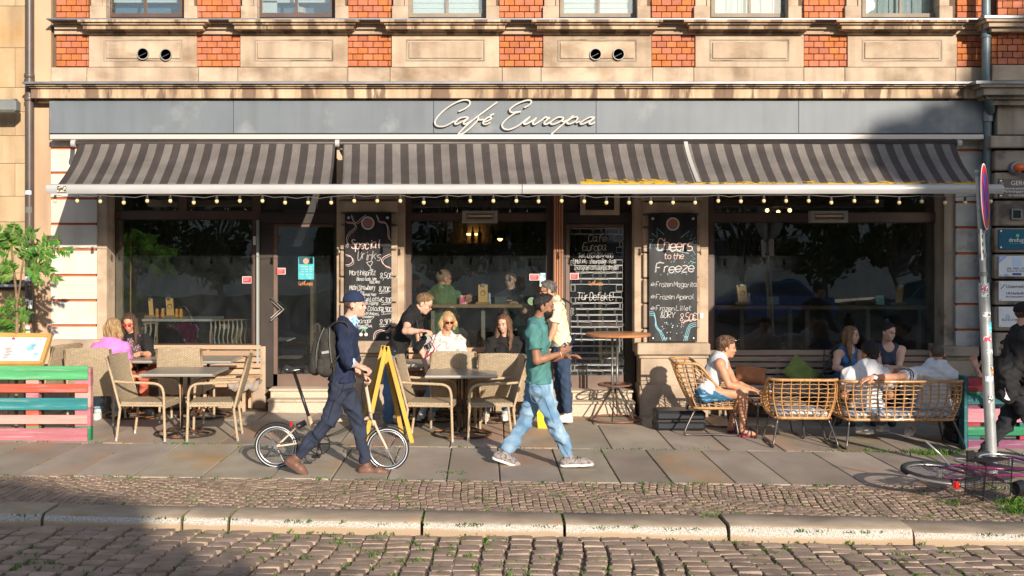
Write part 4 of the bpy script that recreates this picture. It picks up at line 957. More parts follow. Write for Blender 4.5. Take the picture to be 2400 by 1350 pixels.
# ---- brick pattern and writing on the second door
yd = YW+.03
m = MB(); rb_ = random.Random(11); yy = 536
text_rows = ((548, 620), (640, 652))
k = 0
while yy < 876:
    h_ = rb_.uniform(13, 16.5); x0 = 1338-rb_.uniform(0, 20)
    while x0 < 1460:
        x1_ = x0+rb_.uniform(26, 34); a, b_ = max(x0, 1338), min(x1_, 1461)
        cx, cy = (a+b_)/2, yy+h_/2
        blank = (620 < cy < 640 and cx < 1355) or (662 < cy < 692 and 1352 < cx < 1444) or (553 < cy < 628 and 1345 < cx < 1450)
        if b_-a > 5 and not blank: m.tube([P(a, yy+rb_.uniform(-1, 1), yd), P(b_-2, yy+rb_.uniform(-1, 1), yd), P(b_-2, yy+h_-2, yd), P(a, yy+h_-2, yd)], .0035, 4, closed=True)
        x0 = x1_
    yy += h_
tag(m.build('chalk_bricks', WH, door2), kind='stuff')
m = MB()
for (t, x_, y_, h, wd, r_, se) in (('Café', 1379, 566, 16, 1.2, .004, 1), ('Europa', 1366, 587, 17, 1.05, .004, 2), ('Tel. 0351 8044810', 1354, 604, 11, .95, .0035, 3), ('E-Mail: info.cafeeuropa@gmail.com', 1343, 617, 10, .62, .003, 4), ('Instagram: cafe.europa.dresden', 1345, 632, 10, .68, .003, 5), ('Tür Defekt!', 1352, 703, 17, .95, .005, 6)):
    m = MB(); chalk(m, t, x_, y_, h, yd-.004, wd, r_, seed=se); tag(m.build('lettering', WH, door2), t)
# small stickers and posters on the glass
REDS = plain('sticker_red', (.65, .04, .05), .5); WHS = plain('sticker_white', (.75, .72, .7), .6)
def sticker(px0, px1, py0, py1, y, par, lines=True):
    m = MB(); BP(m, px0, px1, py0, py1, y, y+.003); s_ = m.build('sticker', WHS, par)
    m = MB(); BP(m, px0+1.4, px1-1.4, py0+1.2, py1-1.2, y-.003, y); m.build('sticker_print', REDS, s_)
    m = MB()
    for k in range(3): line(m, [(px0+3, py0+4+k*3), ((px0+px1)/2, py0+3.6+k*3), (px1-4-k*2, py0+4+k*3)], y-.004, .002)
    m.build('sticker_text', WHS, s_)
sticker(568, 590, 648, 664, YW+.03, w1); sticker(647, 669, 628, 643, YW+.03-.02, door1); sticker(1241, 1264, 642, 657, YW+.03, w2); sticker(1336, 1356, 640, 655, YW+.028, door2)
POS = mat('poster_teal', (.05, .35, .42), (.12, .5, .55), rough=.5, scale=12)
m = MB(); BP(m, 699, 736, 602, 655, YW+.028, YW+.032); ps = m.build('poster', POS, door1)
m = MB(); BP(m, 701, 734, 603, 619, YW+.024, YW+.027); m.build('poster_header', plain('poster_dark', (.02, .08, .1), .5), ps)
m = MB(); m.lathe([(.04, -.002), (.04, .002)], P(717, 612, YW+.022), 16, ax=1); m.build('poster_badge', plain('badge_b', (.5, .3, .2), .5), ps)
m = MB()
for k in range(4):
    for q in range(3): line(m, [(705+q*10, 625+k*6), (712+q*10, 625+k*6)], YW+.025, .003)
m.build('poster_text', WHS, ps)
ORC = plain('gold_print', (.75, .35, .15), .5)
for par, px, py in ((door1, 700, 668), (door2, 1380, 668)):
    m = MB(); chalk(m, 'CaféEuropa', px, py, 8, YW+.026, .75, .0028); m.build('logo', ORC, par)
m = MB(); BP(m, 1265, 1279, 640, 672, YW+.03, YW+.034); st_ = m.build('sticker', mat('sticker_pale', (.55, .65, .6), (.2, .4, .5), scale=25, contrast=(.5, .6)), w2)
m = MB(); m.lathe([(.055, -.002), (.055, .002)], P(1246, 706, YW+.03), 20, ax=1); rs_ = m.build('round_sticker', plain('sticker_green', (.13, .2, .11), .5), w2)
m = MB(); BP(m, 593, 600, 554, 574, YW-.03, YW, bv=.003); m.build('sensor_box', WHS, w1)
m = MB(); BP(m, 1640, 1648, 734, 746, .08, .12, bv=.003); m.build('junction_box', WHS, cafe)
# ================================================================ right wall: name plates
def textobj(name, s_, px, py, hpx, y, mt, par, align='LEFT'):
    cu = bpy.data.curves.new(name, 'FONT'); cu.body = s_; cu.size = hpx*(y+D0)/F*1.38; cu.align_x = align; cu.extrude = .0012; cu.resolution_u = 3
    o = bpy.data.objects.new(name, cu); dg = bpy.context.evaluated_depsgraph_get(); me = bpy.data.meshes.new_from_object(o); bpy.data.objects.remove(o)
    me.materials.clear(); me.materials.append(mt); q = bpy.data.objects.new(name, me); C.objects.link(q); q.parent = par; q.location = P(px, py, y)-world_off(par); q.rotation_euler = (PI/2, 0, 0); return q
def plate(t, b, base, lab, texts, deco=None, left=2341, y=-.245, right=2470):
    r = root('name_plate', P(2400, (t+b)/2, y), label=lab, cat='sign'); m = MB(); BP(m, left, right, t, b, y, y+.02, bv=.003); m.build('plate', base, r)
    for px, py in ((left+5, t+5), (left+5, b-5)):
        m = MB(); m.lathe([(.004, -.006), (.012, -.004), (.012, .004)], P(px, py, y), 10, ax=1); m.build('screw', plain('plate_screw', (.55, .55, .55), .3, metal=1), r)
    for (s_, px, py, h, mt_) in texts: textobj('lettering', s_, px, py, h, y-.002, mt_, r)
    if deco: deco(r, y-.004)
    return r
NAVY = plain('print_navy', (.04, .09, .3), .6); BLK = plain('print_black', (.03, .03, .03), .6); TEAL = plain('print_teal', (.05, .4, .45), .6); GRN = plain('print_green', (.1, .6, .2), .6)
WHP = plain('plate_white', (.66, .68, .72), .35); TEALP = plain('plate_teal', (.012, .10, .17), .3); TAUPE = plain('plate_taupe', (.14, .115, .10), .3)
plate(419, 464, TAUPE, 'taupe name plate reading GEROS high on the grimy right pier', [('GEROS', 2369, 434, 11, WHS), ('Reiseveranstalter · Reisebüro', 2352, 444, 6, WHS), ('Marketingagentur B', 2352, 451, 6, WHS), ('im Seitenflügel', 2364, 460, 6, WHS)], lambda r, y: (lambda m: (line(m, [(2344, 424), (2352, 432)], y, .004), m.build('logo_line', WHS, r)))(MB()))
def dr(r, y):
    m = MB(); m.lathe([(.022, -.001), (.022, .001)], P(2385, 552, y), 14, ax=1); m.build('logo', GRN, r); m = MB(); line(m, [(2366, 571), (2402, 571)], y, .002); m.build('underline', GRN, r)
plate(537, 585, TEALP, 'dark teal name plate reading drefugio on the right pier', [('drefugio', 2364, 567, 10, WHS)], dr)
def pm(r, y):
    m = MB(); m.add([P(2341, 600, y+.002), P(2361, 601, y+.002), P(2341, 618, y+.002)], [(0, 1, 2)]); m.build('corner_triangle', plain('pale_blue2', (.3, .4, .7), .5), r); m = MB(); m.add([P(2350, 647, y+.002), P(2358, 641, y+.002), P(2368, 647, y+.002)], [(0, 1, 2)]); m.build('corner_triangle', plain('pale_blue', (.3, .4, .7), .5), r)
    m = MB(); BP(m, 2374, 2393, 604, 624, y, y+.003); q = m.build('logo', plain('logo_pale', (.45, .6, .8), .5), r); m = MB(); BP(m, 2373, 2394, 640, 645, y, y+.003); m.build('badge', NAVY, r)
plate(600, 648, WHP, 'white and blue doctor name plate reading DR. MED. FALK', [('M', 2377, 620, 13, NAVY), ('DR. MED. FALK MEN', 2360, 632, 5.5, NAVY), ('Facharzt für Orthopädie', 2360, 637, 4, NAVY)], pm)
def un(r, y): m = MB(); line(m, [(2346, 677), (2356, 666)], y, .004); m.build('logo_line', BLK, r)
plate(659, 706, WHP, 'white name plate reading Unternehmensberatung', [('Unternehmensberatung', 2358, 675, 8, BLK), ('Ulf Herfurth', 2358, 690, 6, BLK), ('Ihre Unternehmer für Sachsen', 2358, 697, 4, BLK)], un)
def au(r, y): m = MB(); m.tube([P(2357, 743, y), P(2362, 737, y), P(2367, 743, y), P(2364, 745, y), P(2360, 745, y)], .004, 4); m.build('logo', TEAL, r)
plate(719, 767, WHP, 'lowest white name plate with a small teal diamond logo', [('A D D A W E B', 2348, 752, 5.5, BLK)], au)
ib = root('intercom', P(2384, 502, -.25), label='square metal framed intercom box on the right pier', cat='intercom'); m = MB(); BP(m, 2371, 2397, 489, 515, -.26, -.2, bv=.004); m.build('frame', ZINC, ib); m = MB(); BP(m, 2375, 2393, 493, 511, -.265, -.255); m.build('screen', plain('dark_screen', (.02, .025, .025), .2), ib)
al = root('alarm_lamp', P(2388, 392, -.3), label='orange alarm beacon in a metal cup on the right pier', cat='lamp')
m = MB(); m.lathe([(.085, .09), (.085, .02), (.075, -.0)], P(2384, 393, -.3), 18, ax=1); m.build('housing', ZINC, al, smooth=40)
m = MB(); m.lathe([(.004, -.10), (.03, -.09), (.055, -.06), (.06, 0)], P(2386, 393, -.3), 16, ax=1); m.build('lens', plain('amber_lens', (.8, .13, .02), .2, coat=.5), al, smooth=True)
# ================================================================ FURNITURE
def weave_mat(name, c1, c2, row=.014, wdt=.03, uvmode=0):
    m = bpy.data.materials.new(name); m.use_nodes = True; N, L = nodes_of(m); b = N['Principled BSDF']; _inp(b, 'Roughness', .6)
    tc = N.new('ShaderNodeTexCoord'); s = N.new('ShaderNodeSeparateXYZ'); L.new(tc.outputs['Object'], s.inputs[0])
    a = N.new('ShaderNodeMath'); a.operation = 'ADD'; L.new(s.outputs[1], a.inputs[0]); L.new(s.outputs[2], a.inputs[1])
    c = N.new('ShaderNodeCombineXYZ'); L.new(s.outputs[0], c.inputs[0]); L.new(a.outputs[0], c.inputs[1])
    t = N.new('ShaderNodeTexBrick'); t.inputs['Scale'].default_value = 1; t.inputs['Brick Width'].default_value = wdt; t.inputs['Row Height'].default_value = row; t.inputs['Mortar Size'].default_value = .0032; t.inputs['Mortar Smooth'].default_value = .6
    t.inputs[1].default_value = col4(c1); t.inputs[2].default_value = col4(tuple(x*.8 for x in c1)); t.inputs[3].default_value = col4(c2); L.new(c.outputs[0], t.inputs[0])
    L.new(t.outputs[0], b.inputs['Base Color']); bu = N.new('ShaderNodeBump'); bu.invert = True; bu.inputs['Strength'].default_value = .9; bu.inputs['Distance'].default_value = .006; L.new(t.outputs[1], bu.inputs['Height']); L.new(bu.outputs[0], b.inputs['Normal'])
    return m
WICK = weave_mat('wicker_weave', (.60, .47, .31), (.15, .105, .065), row=.017, wdt=.036); WICKT = mat('wicker_tube', (.52, .39, .25), (.34, .245, .15), rough=.6, scale=90, det=1, bump=.5, bscale=120)
CAPM = plain('foot_cap', (.5, .48, .44), .35, metal=.6)
def wicker_chair(loc, rz, label, group='wicker armchairs on the terrace'):
    r = root('wicker_chair', loc, rz, label, 'chair', group); w = .27
    # front is -Y
    m = MB(); n = 8
    vs = []
    for j in range(n+1):
        t = j/n; z = .36+.58*t; y = .23+.16*t+.02*math.sin(t*PI); ww = w-.012+.018*t
        for i in range(7):
            s = i/6*2-1; cv = -.03*(s*s-1)*(1)
            vs.append((s*ww, y+cv-.02+ (.0), z+(.012*(1-s*s) if j == n else 0)))
    fs = [(j*7+i, j*7+i+1, (j+1)*7+i+1, (j+1)*7+i) for j in range(n) for i in range(6)]
    vb = [(a, b+.022, c) for a, b, c in vs]; k = len(vs); m.add(vs+vb, fs+[tuple(q+k for q in f)[::-1] for f in fs]+[(n*7+i, n*7+i+1, k+n*7+i+1, k+n*7+i) for i in range(6)])
    m.build('backrest', WICK, r, smooth=35, world=False)
    m = MB(); m.bbox(-w+.015, w-.015, -.25, .25, .40, .435, .012); m.bbox(-w+.015, w-.015, -.26, -.225, .36, .43, .01); m.build('seat', WICK, r, world=False)
    for s in (-1, 1):
        m = MB(); x = s*w
        m.tube(catmull([(x, -.27, .03), (x, -.26, .35), (x, -.25, .56), (x, -.19, .635), (x, -.05, .65), (x, .15, .655), (x, .30, .665)], 4), .0155, 8); m.build('front_leg_arm', WICKT, r, smooth=True, world=False)
        m = MB(); m.tube([(x, .28, .03), (x, .24, .36), (x, .32, .66), (x, .40, .93)], .015, 8); m.build('rear_leg', WICKT, r, smooth=True, world=False)
        for y in (-.27, .283):
            m = MB(); m.tube([(x, y, .0), (x, y, .04)], .017, 8); m.build('foot_cap', CAPM, r, smooth=40, world=False)
        m = MB(); m.tube([(x, -.26, .40), (x, .25, .40)], .012, 6); m.build('side_rail', WICKT, r, world=False)
    return r
TOPG = mat('table_top_stone', (.38, .32, .25), (.25, .205, .165), rough=.35, scale=26, spec=.5, det=8); EDGEM = plain('table_edge', (.42, .39, .34), .35, metal=.4)
IRON = mat('rusty_iron', (.05, .04, .035), (.22, .09, .04), rough=.55, scale=9, metal=.3, contrast=(.5, .62))
def terrace_table(loc, label, w=.8, dd=.78, z=.74, seed=0):
    r = root('terrace_table', loc, 0, label, 'table', 'square terrace tables')
    m = MB(); m.bbox(-w/2, w/2, -dd/2, dd/2, z-.034, z, .006); m.build('tabletop', TOPG, r, world=False)
    m = MB(); a = w/2+.004; b = dd/2+.004
    m.tube([(-a, -b, z-.016), (a, -b, z-.016), (a, b, z-.016), (-a, b, z-.016)], .017, 6, closed=True); m.build('edge_band', EDGEM, r, world=False)
    for i in range(4):
        an = PI/4+i*PI/2+.4; c, s = math.cos(an), math.sin(an); m = MB()
        m.tube([(c*.28, s*.28, z-.04), (c*.06, s*.06, z-.07), (c*.055, s*.055, .1), (c*.1, s*.1, .05), (c*.33, s*.33, .035)], .013, 6); m.build('leg', IRON, r, smooth=True, world=False)
    m = MB()
    m.tube([(.34*math.cos(k*PI/12), .34*math.sin(k*PI/12), .02) for k in range(24)], .013, 6, closed=True); m.tube([(.2*math.cos(k*PI/8), .2*math.sin(k*PI/8), .06) for k in range(16)], .01, 6, closed=True); m.build('base_ring', IRON, r, smooth=True, world=False)
    return r
def onG(px, py): g = G(px, py); return (g.x, g.y, g.z)
def at(x, y): return (x, y, gz(x))
T1 = terrace_table(onG(434, 1018), 'square terrace table standing free between two side-on wicker chairs at the front left')
T2 = terrace_table(onG(1083, 1020), 'square terrace table in front of the seated women, nearest the green shirted walker')
T3 = terrace_table(at(X(315, -.5), -.52), 'terrace table in front of the woman with red glasses, against the left bench', dd=.7)
T4 = terrace_table(at(X(478, -.5), -.45), 'terrace table against the left bench behind the free front table', dd=.7)
T5 = terrace_table(at(X(1015, -.5), -.52), 'terrace table before the blonde woman in white', dd=.7)
T6 = terrace_table(at(X(1150, -.5), -.52), 'terrace table before the dark haired woman in black', dd=.7)
wicker_chair(at(X(235, -1), -1.12), PI+.05, 'wicker chair seen from behind with the person in pink sitting in it')
wicker_chair(onG(352, 1026), PI/2-.08, 'empty wicker chair turned right, left of the free front table')
wicker_chair(onG(503, 1026), -PI/2+.12, 'empty wicker chair turned left, right of the free front table')
wicker_chair(at(X(437, -.9), -.86), PI, 'wicker chair tucked between the free front table and the left bench, back to the street')
wicker_chair(onG(1013, 1026), PI/2-.1, 'wicker chair turned right beside the yellow easel board')
wicker_chair(onG(1148, 1026), -PI/2+.1, 'wicker chair turned left beside the green shirted walker')
wicker_chair(at(X(1062, -.9), -.95), PI+.04, 'wicker chair with its back to the street in front of the blonde woman')
wicker_chair(at(X(1183, -1), -1.15), PI-.12, 'wicker chair with its back to the street in front of the dark haired woman')
wicker_chair(at(X(95, -.9), -.9), -PI/2-.3, 'wicker chair half hidden behind the menu stand')
# benches
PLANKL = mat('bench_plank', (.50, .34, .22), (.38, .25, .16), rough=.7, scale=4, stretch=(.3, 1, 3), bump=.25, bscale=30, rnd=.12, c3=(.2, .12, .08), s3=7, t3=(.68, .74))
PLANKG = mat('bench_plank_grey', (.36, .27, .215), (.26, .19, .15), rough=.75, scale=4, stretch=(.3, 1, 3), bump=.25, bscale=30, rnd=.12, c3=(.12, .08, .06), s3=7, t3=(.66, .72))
def slat_bench(name, px0, px1, lab, mt, y0, ytops, legs, seat=True, split=None):
    """ytops: (y_top, y_bottom) pixel rows of the back slats at depth y0"""
    xc = X((px0+px1)/2, y0); r = root(name, (xc, y0, gz(xc)), 0, lab, 'bench')
    rows = [(px0, px1)] if not split else [(px0, split), (split+3, px1)]
    for (a, b) in ytops:
        for (p, q) in rows:
            m = MB(); yy = y0+.14+random.uniform(-.004, .004); BP(m, p+random.uniform(-1, 1), q+random.uniform(-1, 1), a, b, yy, yy+.025, bv=.004); m.build('back_slat', mt, r)
    g = gz(xc)
    for k in range(4):
        m = MB(); ya = y0-.36+k*.115; m.bbox(X(px0, y0), X(px1, y0), ya, ya+.1, g+.42, g+.448, .004); m.build('seat_slat', mt, r)
    m = MB(); m.bbox(X(px0, y0), X(px1, y0), y0-.35, y0-.325, g+.33, g+.42, .003); m.build('front_rail', mt, r)
    for lx in legs:
        x = X(lx, y0)
        for ya in (y0-.33, y0+.05):
            m = MB(); m.bbox(x-.02, x+.02, ya, ya+.06, g, g+.42, .003); m.build('leg', mt, r)
        m = MB(); m.bbox(x-.02, x+.02, y0+.165, y0+.21, g, Z(ytops[0][0]+2, y0+.15), .003); m.build('back_post', mt, r)
slat_bench('slat_bench', 312, 611, 'pale wooden slat bench beneath the left window', PLANKL, .24, [(809, 819), (823, 834), (838, 848), (852, 862), (866, 877)], (330, 480, 583), split=None)
slat_bench('slat_bench', 958, 1247, 'pale wooden slat bench beneath the middle window behind the two women', PLANKL, .24, [(815, 826), (830, 841), (845, 856), (860, 870)], (975, 1110, 1235))
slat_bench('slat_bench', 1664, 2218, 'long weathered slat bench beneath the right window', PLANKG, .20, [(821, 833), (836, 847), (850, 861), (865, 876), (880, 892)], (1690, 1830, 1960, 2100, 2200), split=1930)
# cushions and blankets
def cushion(c, w, h, d, tilt, rz, mt, name, lab):
    vs = []; n = 12; m = MB()
    for s in (1, -1):
        for j in range(n+1):
            for i in range(n+1):
                u, v = i/n*2-1, j/n*2-1; k = (max(0, 1-u**4))**.5*(max(0, 1-v**4))**.5; e = 1-.10*(1-abs(u))*(abs(v))**3-.0
                vs.append(Vector((u*w/2*(1-.12*(1-v*v)*.6*abs(u)), -s*d/2*k*(1-.45*math.exp(-(u*u+v*v)*7)), v*h/2*(1-.12*(1-u*u)*.6*abs(v)))))
    nn = (n+1)**2; fs = []
    for j in range(n):
        for i in range(n):
            f = (j*(n+1)+i, j*(n+1)+i+1, (j+1)*(n+1)+i+1, (j+1)*(n+1)+i); fs += [f, tuple(q+nn for q in f)[::-1]]
    R = Matrix.Rotation(rz, 3, 'Z')@Matrix.Rotation(tilt[0], 3, 'X')@Matrix.Rotation(tilt[1], 3, 'Y')
    m.add([R@v+Vector(c) for v in vs], fs); return tag(m.build(name, mt, None, smooth=True, loc=Vector(c)), lab, 'cushion')
FAB = lambda n, c, **k: mat(n, c, tuple(x*.8 for x in c), rough=.9, scale=14, bump=.3, bscale=160, **k)
cushion(P(1760, 878, .05), .42, .24, .14, (-.5, .12), 0, FAB('rust_cloth', (.42, .17, .08)), 'rust_cushion', 'rusty orange cushion lying on the right bench beside the man in the vest')
cushion(P(1880, 876, .12), .46, .34, .13, (-.35, .75), .1, FAB('green_cloth', (.20, .27, .08)), 'green_cushion', 'green tufted cushion leaning on the right bench')
cushion(P(565, 888, -.02), .4, .12, .06, (-1.4, .1), 0, FAB('yellow_cloth', (.55, .45, .15)), 'yellow_cushion', 'folded yellow cushion at the right end of the left bench')
m = MB(); R = random.Random(2)
BLK_ = FAB('grey_blanket', (.34, .28, .24)); vs = []; n = 16; c = P(574, 900, -.08)
for j in range(7):
    for i in range(n+1): vs.append((c.x-.2+.4*i/n, c.y-.12+.04*j, c.z+.035+.02*math.sin(i*1.3+j)+.012*math.sin(i*3.1)-(.10 if j == 0 else 0)))
m.add(vs, [(j*(n+1)+i, j*(n+1)+i+1, (j+1)*(n+1)+i+1, (j+1)*(n+1)+i) for j in range(6) for i in range(n)]); bl = m.build('blanket', BLK_, None, smooth=True, loc=c); tag(bl, 'crumpled grey fringed blanket hanging over the end of the left bench', 'blanket'); q = bl.modifiers.new('t', 'SOLIDIFY'); q.thickness = .02
cushion(P(385, 858, -.12), .42, .16, .12, (-1.1, 0), 0, FAB('orange_scarf', (.62, .17, .04)), 'orange_jacket', 'bundled orange jacket on the left bench beside the woman')
# rattan shell furniture
RATT = mat('rattan', (.50, .27, .10), (.34, .165, .055), rough=.4, scale=30, spec=.5, coat=.2); STEEL = mat('dark_steel', (.13, .115, .11), rough=.35, metal=.7)
def rattan_seat(loc, rz, w, label, name='rattan_chair', cat='chair', backh=.76, nrib=None, lean=.0, cush=(.62, .62, .6)):
    r = root(name, loc, rz, label, cat, 'rattan lounge seats'); d = .62; ribs = nrib or 19
    def U(s, hw, yb, yf, rad):   # U path, s in 0..1 from front-right round the back to front-left
        Ls = (yf-0)  # dummy
        pts = []
        seg = [(hw, yf), (hw, yb-rad)]+[(hw-rad+rad*math.cos(a), yb-rad+rad*math.sin(a)) for a in [PI/12*k for k in range(1, 7)]]
        seg += [(-x, y) for x, y in seg[::-1]]
        Lk = [0]
        for p, q in zip(seg, seg[1:]): Lk.append(Lk[-1]+math.hypot(q[0]-p[0], q[1]-p[1]))
        t = s*Lk[-1]
        for i in range(len(seg)-1):
            if t <= Lk[i+1]+1e-9:
                f = (t-Lk[i])/(Lk[i+1]-Lk[i]+1e-12); return (seg[i][0]*(1-f)+seg[i+1][0]*f, seg[i][1]*(1-f)+seg[i+1][1]*f)
        return seg[-1]
    hw = w/2; total = 2*(d)+w
    def S(s, t):
        bx, by = U(s, hw-.07, .22, -.28, .10); tx, ty = U(s, hw, .31+lean, -.30, .13)
        # arm height: low at the front, high at the back
        f = min(1, max(0, (ty+.12)/.34)); f = f*f*(3-2*f); zt = .555+(backh-.555)*f; zb = .325
        bul = .03*math.sin(t*PI)
        return Vector((bx+(tx-bx)*t+(bul if bx > 0 else -bul)*min(1, abs(bx)/.2), by+(ty-by)*t+bul*.5, zb+(zt-zb)*t))
    m = MB(); m.tube([S(i/60, 1) for i in range(61)], .018, 8); m.tube([S(0, 1), S(0, .5), S(0, 0)], .018, 8); m.tube([S(1, 1), S(1, .5), S(1, 0)], .018, 8); m.build('top_frame', RATT, r, smooth=True, world=False)
    m = MB(); m.tube([S(i/60, 0) for i in range(61)], .018, 8, closed=True); m.build('bottom_frame', RATT, r, smooth=True, world=False)
    for i in range(1, ribs):
        m = MB(); m.tube([S(i/ribs, k/4) for k in range(5)], .0085, 6); m.build('rib', RATT, r, smooth=True, world=False)
    m = MB(); nh = 9
    for j in range(1, nh):
        m.tube([S(i/76, j/nh)+Vector((0, 0, .004*math.sin(i*1.7+j*2.3))) for i in range(77)], .005, 5)
    tag(m.build('woven_cane', RATT, r, smooth=True, world=False), kind='stuff')
    m = MB(); nx = int(w/.06)
    for i in range(nx+1): x = -hw+.07+(w-.14)*i/nx; m.tube([(x, -.28, .325), (x, .22, .325)], .006, 5)
    m.build('seat_canes', RATT, r, world=False)
    m = MB(); m.bbox(-hw+.09, hw-.09, -.27, .2, .335, .40, .025); m.build('cushion', mat('seat_pad_'+name, cush, (.25, .3, .38), rough=.9, scale=9, contrast=(.45, .5)), r, smooth=60, world=False)
    for s in (-1, 1):
        x = s*(hw-.10); xo = s*(hw-.03); m = MB(); m.tube(catmull([(x, -.24, .31), (xo, -.29, .06), (xo, -.25, .012), (xo, 0, .022), (xo, .28, .012), (xo, .33, .06), (x, .20, .31)], 4), .012, 8); m.tube([(x, -.24, .31), (x, .2, .31)], .012, 8); m.build('sled_leg', STEEL, r, smooth=True, world=False)
    return r
rattan_seat(onG(1662, 1012), PI/2-.05, .72, 'rattan lounge chair with the man in the white vest in it', lean=.14, backh=.86)
rattan_seat(onG(1873, 1040), PI-.06, .76, 'rattan lounge chair seen square from behind, empty', backh=.76)
rattan_seat(onG(2097, 1044), PI+.01, 1.37, 'two seat rattan sofa holding two men in white shirts', name='rattan_sofa', cat='sofa', nrib=26)
# low table and beer
lt = root('low_table', at(X(1812, -1.4), -1.45), 0, 'low square coffee table between the rattan chairs with glass and ashtray', 'table')
m = MB(); m.bbox(-.30, .33, -.3, .3, .395, .42, .006); m.build('tabletop', mat('low_top', (.34, .21, .12), (.2, .14, .1), rough=.35), lt, world=False)
for s in (-1, 1):
    m = MB(); m.tube(catmull([(s*.25, -.25, .39), (s*.28, -.28, .02), (s*.28, 0, .015), (s*.28, .28, .02), (s*.25, .25, .39)], 4), .011, 8); m.build('sled_leg', STEEL, lt, smooth=True, world=False)
bc = Vector((X(1803, -1.62), -1.62, lt.location.z+.42)); bg_ = root('beer_glass', bc, 0, 'tall wheat beer glass half full of amber beer on the low table', 'glass')
GLS = glass_mat('clear_glass', (.92, .94, .94), 0)
m = MB(); m.lathe([(.03, 0), (.024, .03), (.03, .1), (.038, .17), (.036, .215)], (0, 0, 0), 16); m.build('glass', GLS, bg_, smooth=True, world=False)
m = MB(); m.lathe([(.026, .008), (.021, .03), (.027, .1), (.03, .12)], (0, 0, 0), 16); m.build('beer', plain('beer', (.42, .09, .01), .1), bg_, smooth=True, world=False)
m = MB(); m.lathe([(.030, .12), (.031, .135)], (0, 0, 0), 16); m.build('foam', plain('foam', (.8, .75, .65), .8), bg_, world=False)
m = MB(); c = Vector((X(1772, -1.6), -1.6, lt.location.z+.42)); m.lathe([(.055, 0), (.06, .03), (.05, .03), (.045, .01)], c, 16); tag(m.build('ashtray', GLS, None, smooth=40, loc=c), 'glass ashtray on the low table left of the beer', 'ashtray')
# round bar table
rt = root('bar_table', onG(1441, 985), 0, 'tall round bar table with a wooden top in front of the chalked door', 'table')
s_ = (rt.location.y+D0)/F
m = MB(); rr_ = 76*s_; m.lathe([(rr_*.97, -.018), (rr_, -.012), (rr_, .012), (rr_*.98, .018)], (.04, 0, Z(784, rt.location.y)-rt.location.z), 36); m.build('tabletop', mat('bar_top', (.45, .20, .08), (.36, .15, .06), rough=.35, scale=5, stretch=(1, 6, 1)), rt, smooth=40, world=False)
zt_ = Z(788, rt.location.y)-rt.location.z
zr = .46
for k in range(4):
    a = k*PI/2+.6; c, s = math.cos(a), math.sin(a); m = MB(); m.tube([(c*.045, s*.045, zt_-.01), (c*.045, s*.045, zr-.06)], .013, 8); m.build('column_tube', plain('grey_tube', (.2, .19, .18), .35, metal=.6), rt, smooth=True, world=False)
for k in range(6):
    a = k*PI/3+.3; c, s = math.cos(a), math.sin(a); m = MB(); m.tube([(c*.05, s*.05, zr-.05), (c*.31, s*.31, .02)], .009, 6); m.build('strut', IRON, rt, smooth=True, world=False)
for rad, z, th in ((.335, .018, .014), (.21, zr-.0, .013)):
    m = MB(); m.tube([(rad*math.cos(k*PI/16), rad*math.sin(k*PI/16), z) for k in range(32)], th, 8, closed=True)
    if z > .1:
        for k in range(3): a = k*PI/3; m.tube([(rad*math.cos(a), rad*math.sin(a), z), (-rad*math.cos(a), -rad*math.sin(a), z)], .007, 5)
    m.build('ring', mat('ring_rust%d' % (rad*100), (.20, .09, .05), (.08, .05, .04), rough=.5), rt, smooth=True, world=False)
# easel board
eb = root('easel_board', onG(910, 1040), 0, 'folding yellow wooden pavement board standing side-on', 'sign')
YELW = mat('yellow_wood', (.62, .36, .06), (.5, .28, .05), rough=.55, scale=5, stretch=(1, 1, .3))
for (a, b, c, d, yy) in ((907, 812, 966, 1047, -2.3), (905, 812, 856, 1040, -2.3), (899, 810, 943, 1010, -1.75), (899, 810, 842, 1012, -1.75)):
    p0, p1 = P(a, b, yy), P(c, d, yy); p1.z = gz(p1.x)+.0; ax = (p1-p0)/2; pr = Vector((ax.z, 0, -ax.x)).normalized()
    m = MB(); m.obox((p0+p1)/2, ax, Vector((0, .018, 0)), pr*.024, bv=.003); m.build('leg', YELW, eb)
for (a, b, c, d) in ((902, 830, 862, 1000),):
    p0, p1 = P(a, b, -2.0), P(c, d, -2.0); ax = (p1-p0)/2; pr = Vector((ax.z, 0, -ax.x)).normalized(); m = MB(); m.obox((p0+p1)/2, ax, Vector((0, .26, 0)), pr*.007); m.build('panel', SLATE, eb)
m = MB(); p0, p1 = P(912, 830, -2.0), P(952, 985, -2.0); ax = (p1-p0)/2; pr = Vector((ax.z, 0, -ax.x)).normalized(); m.obox((p0+p1)/2, ax, Vector((0, .26, 0)), pr*.004); 
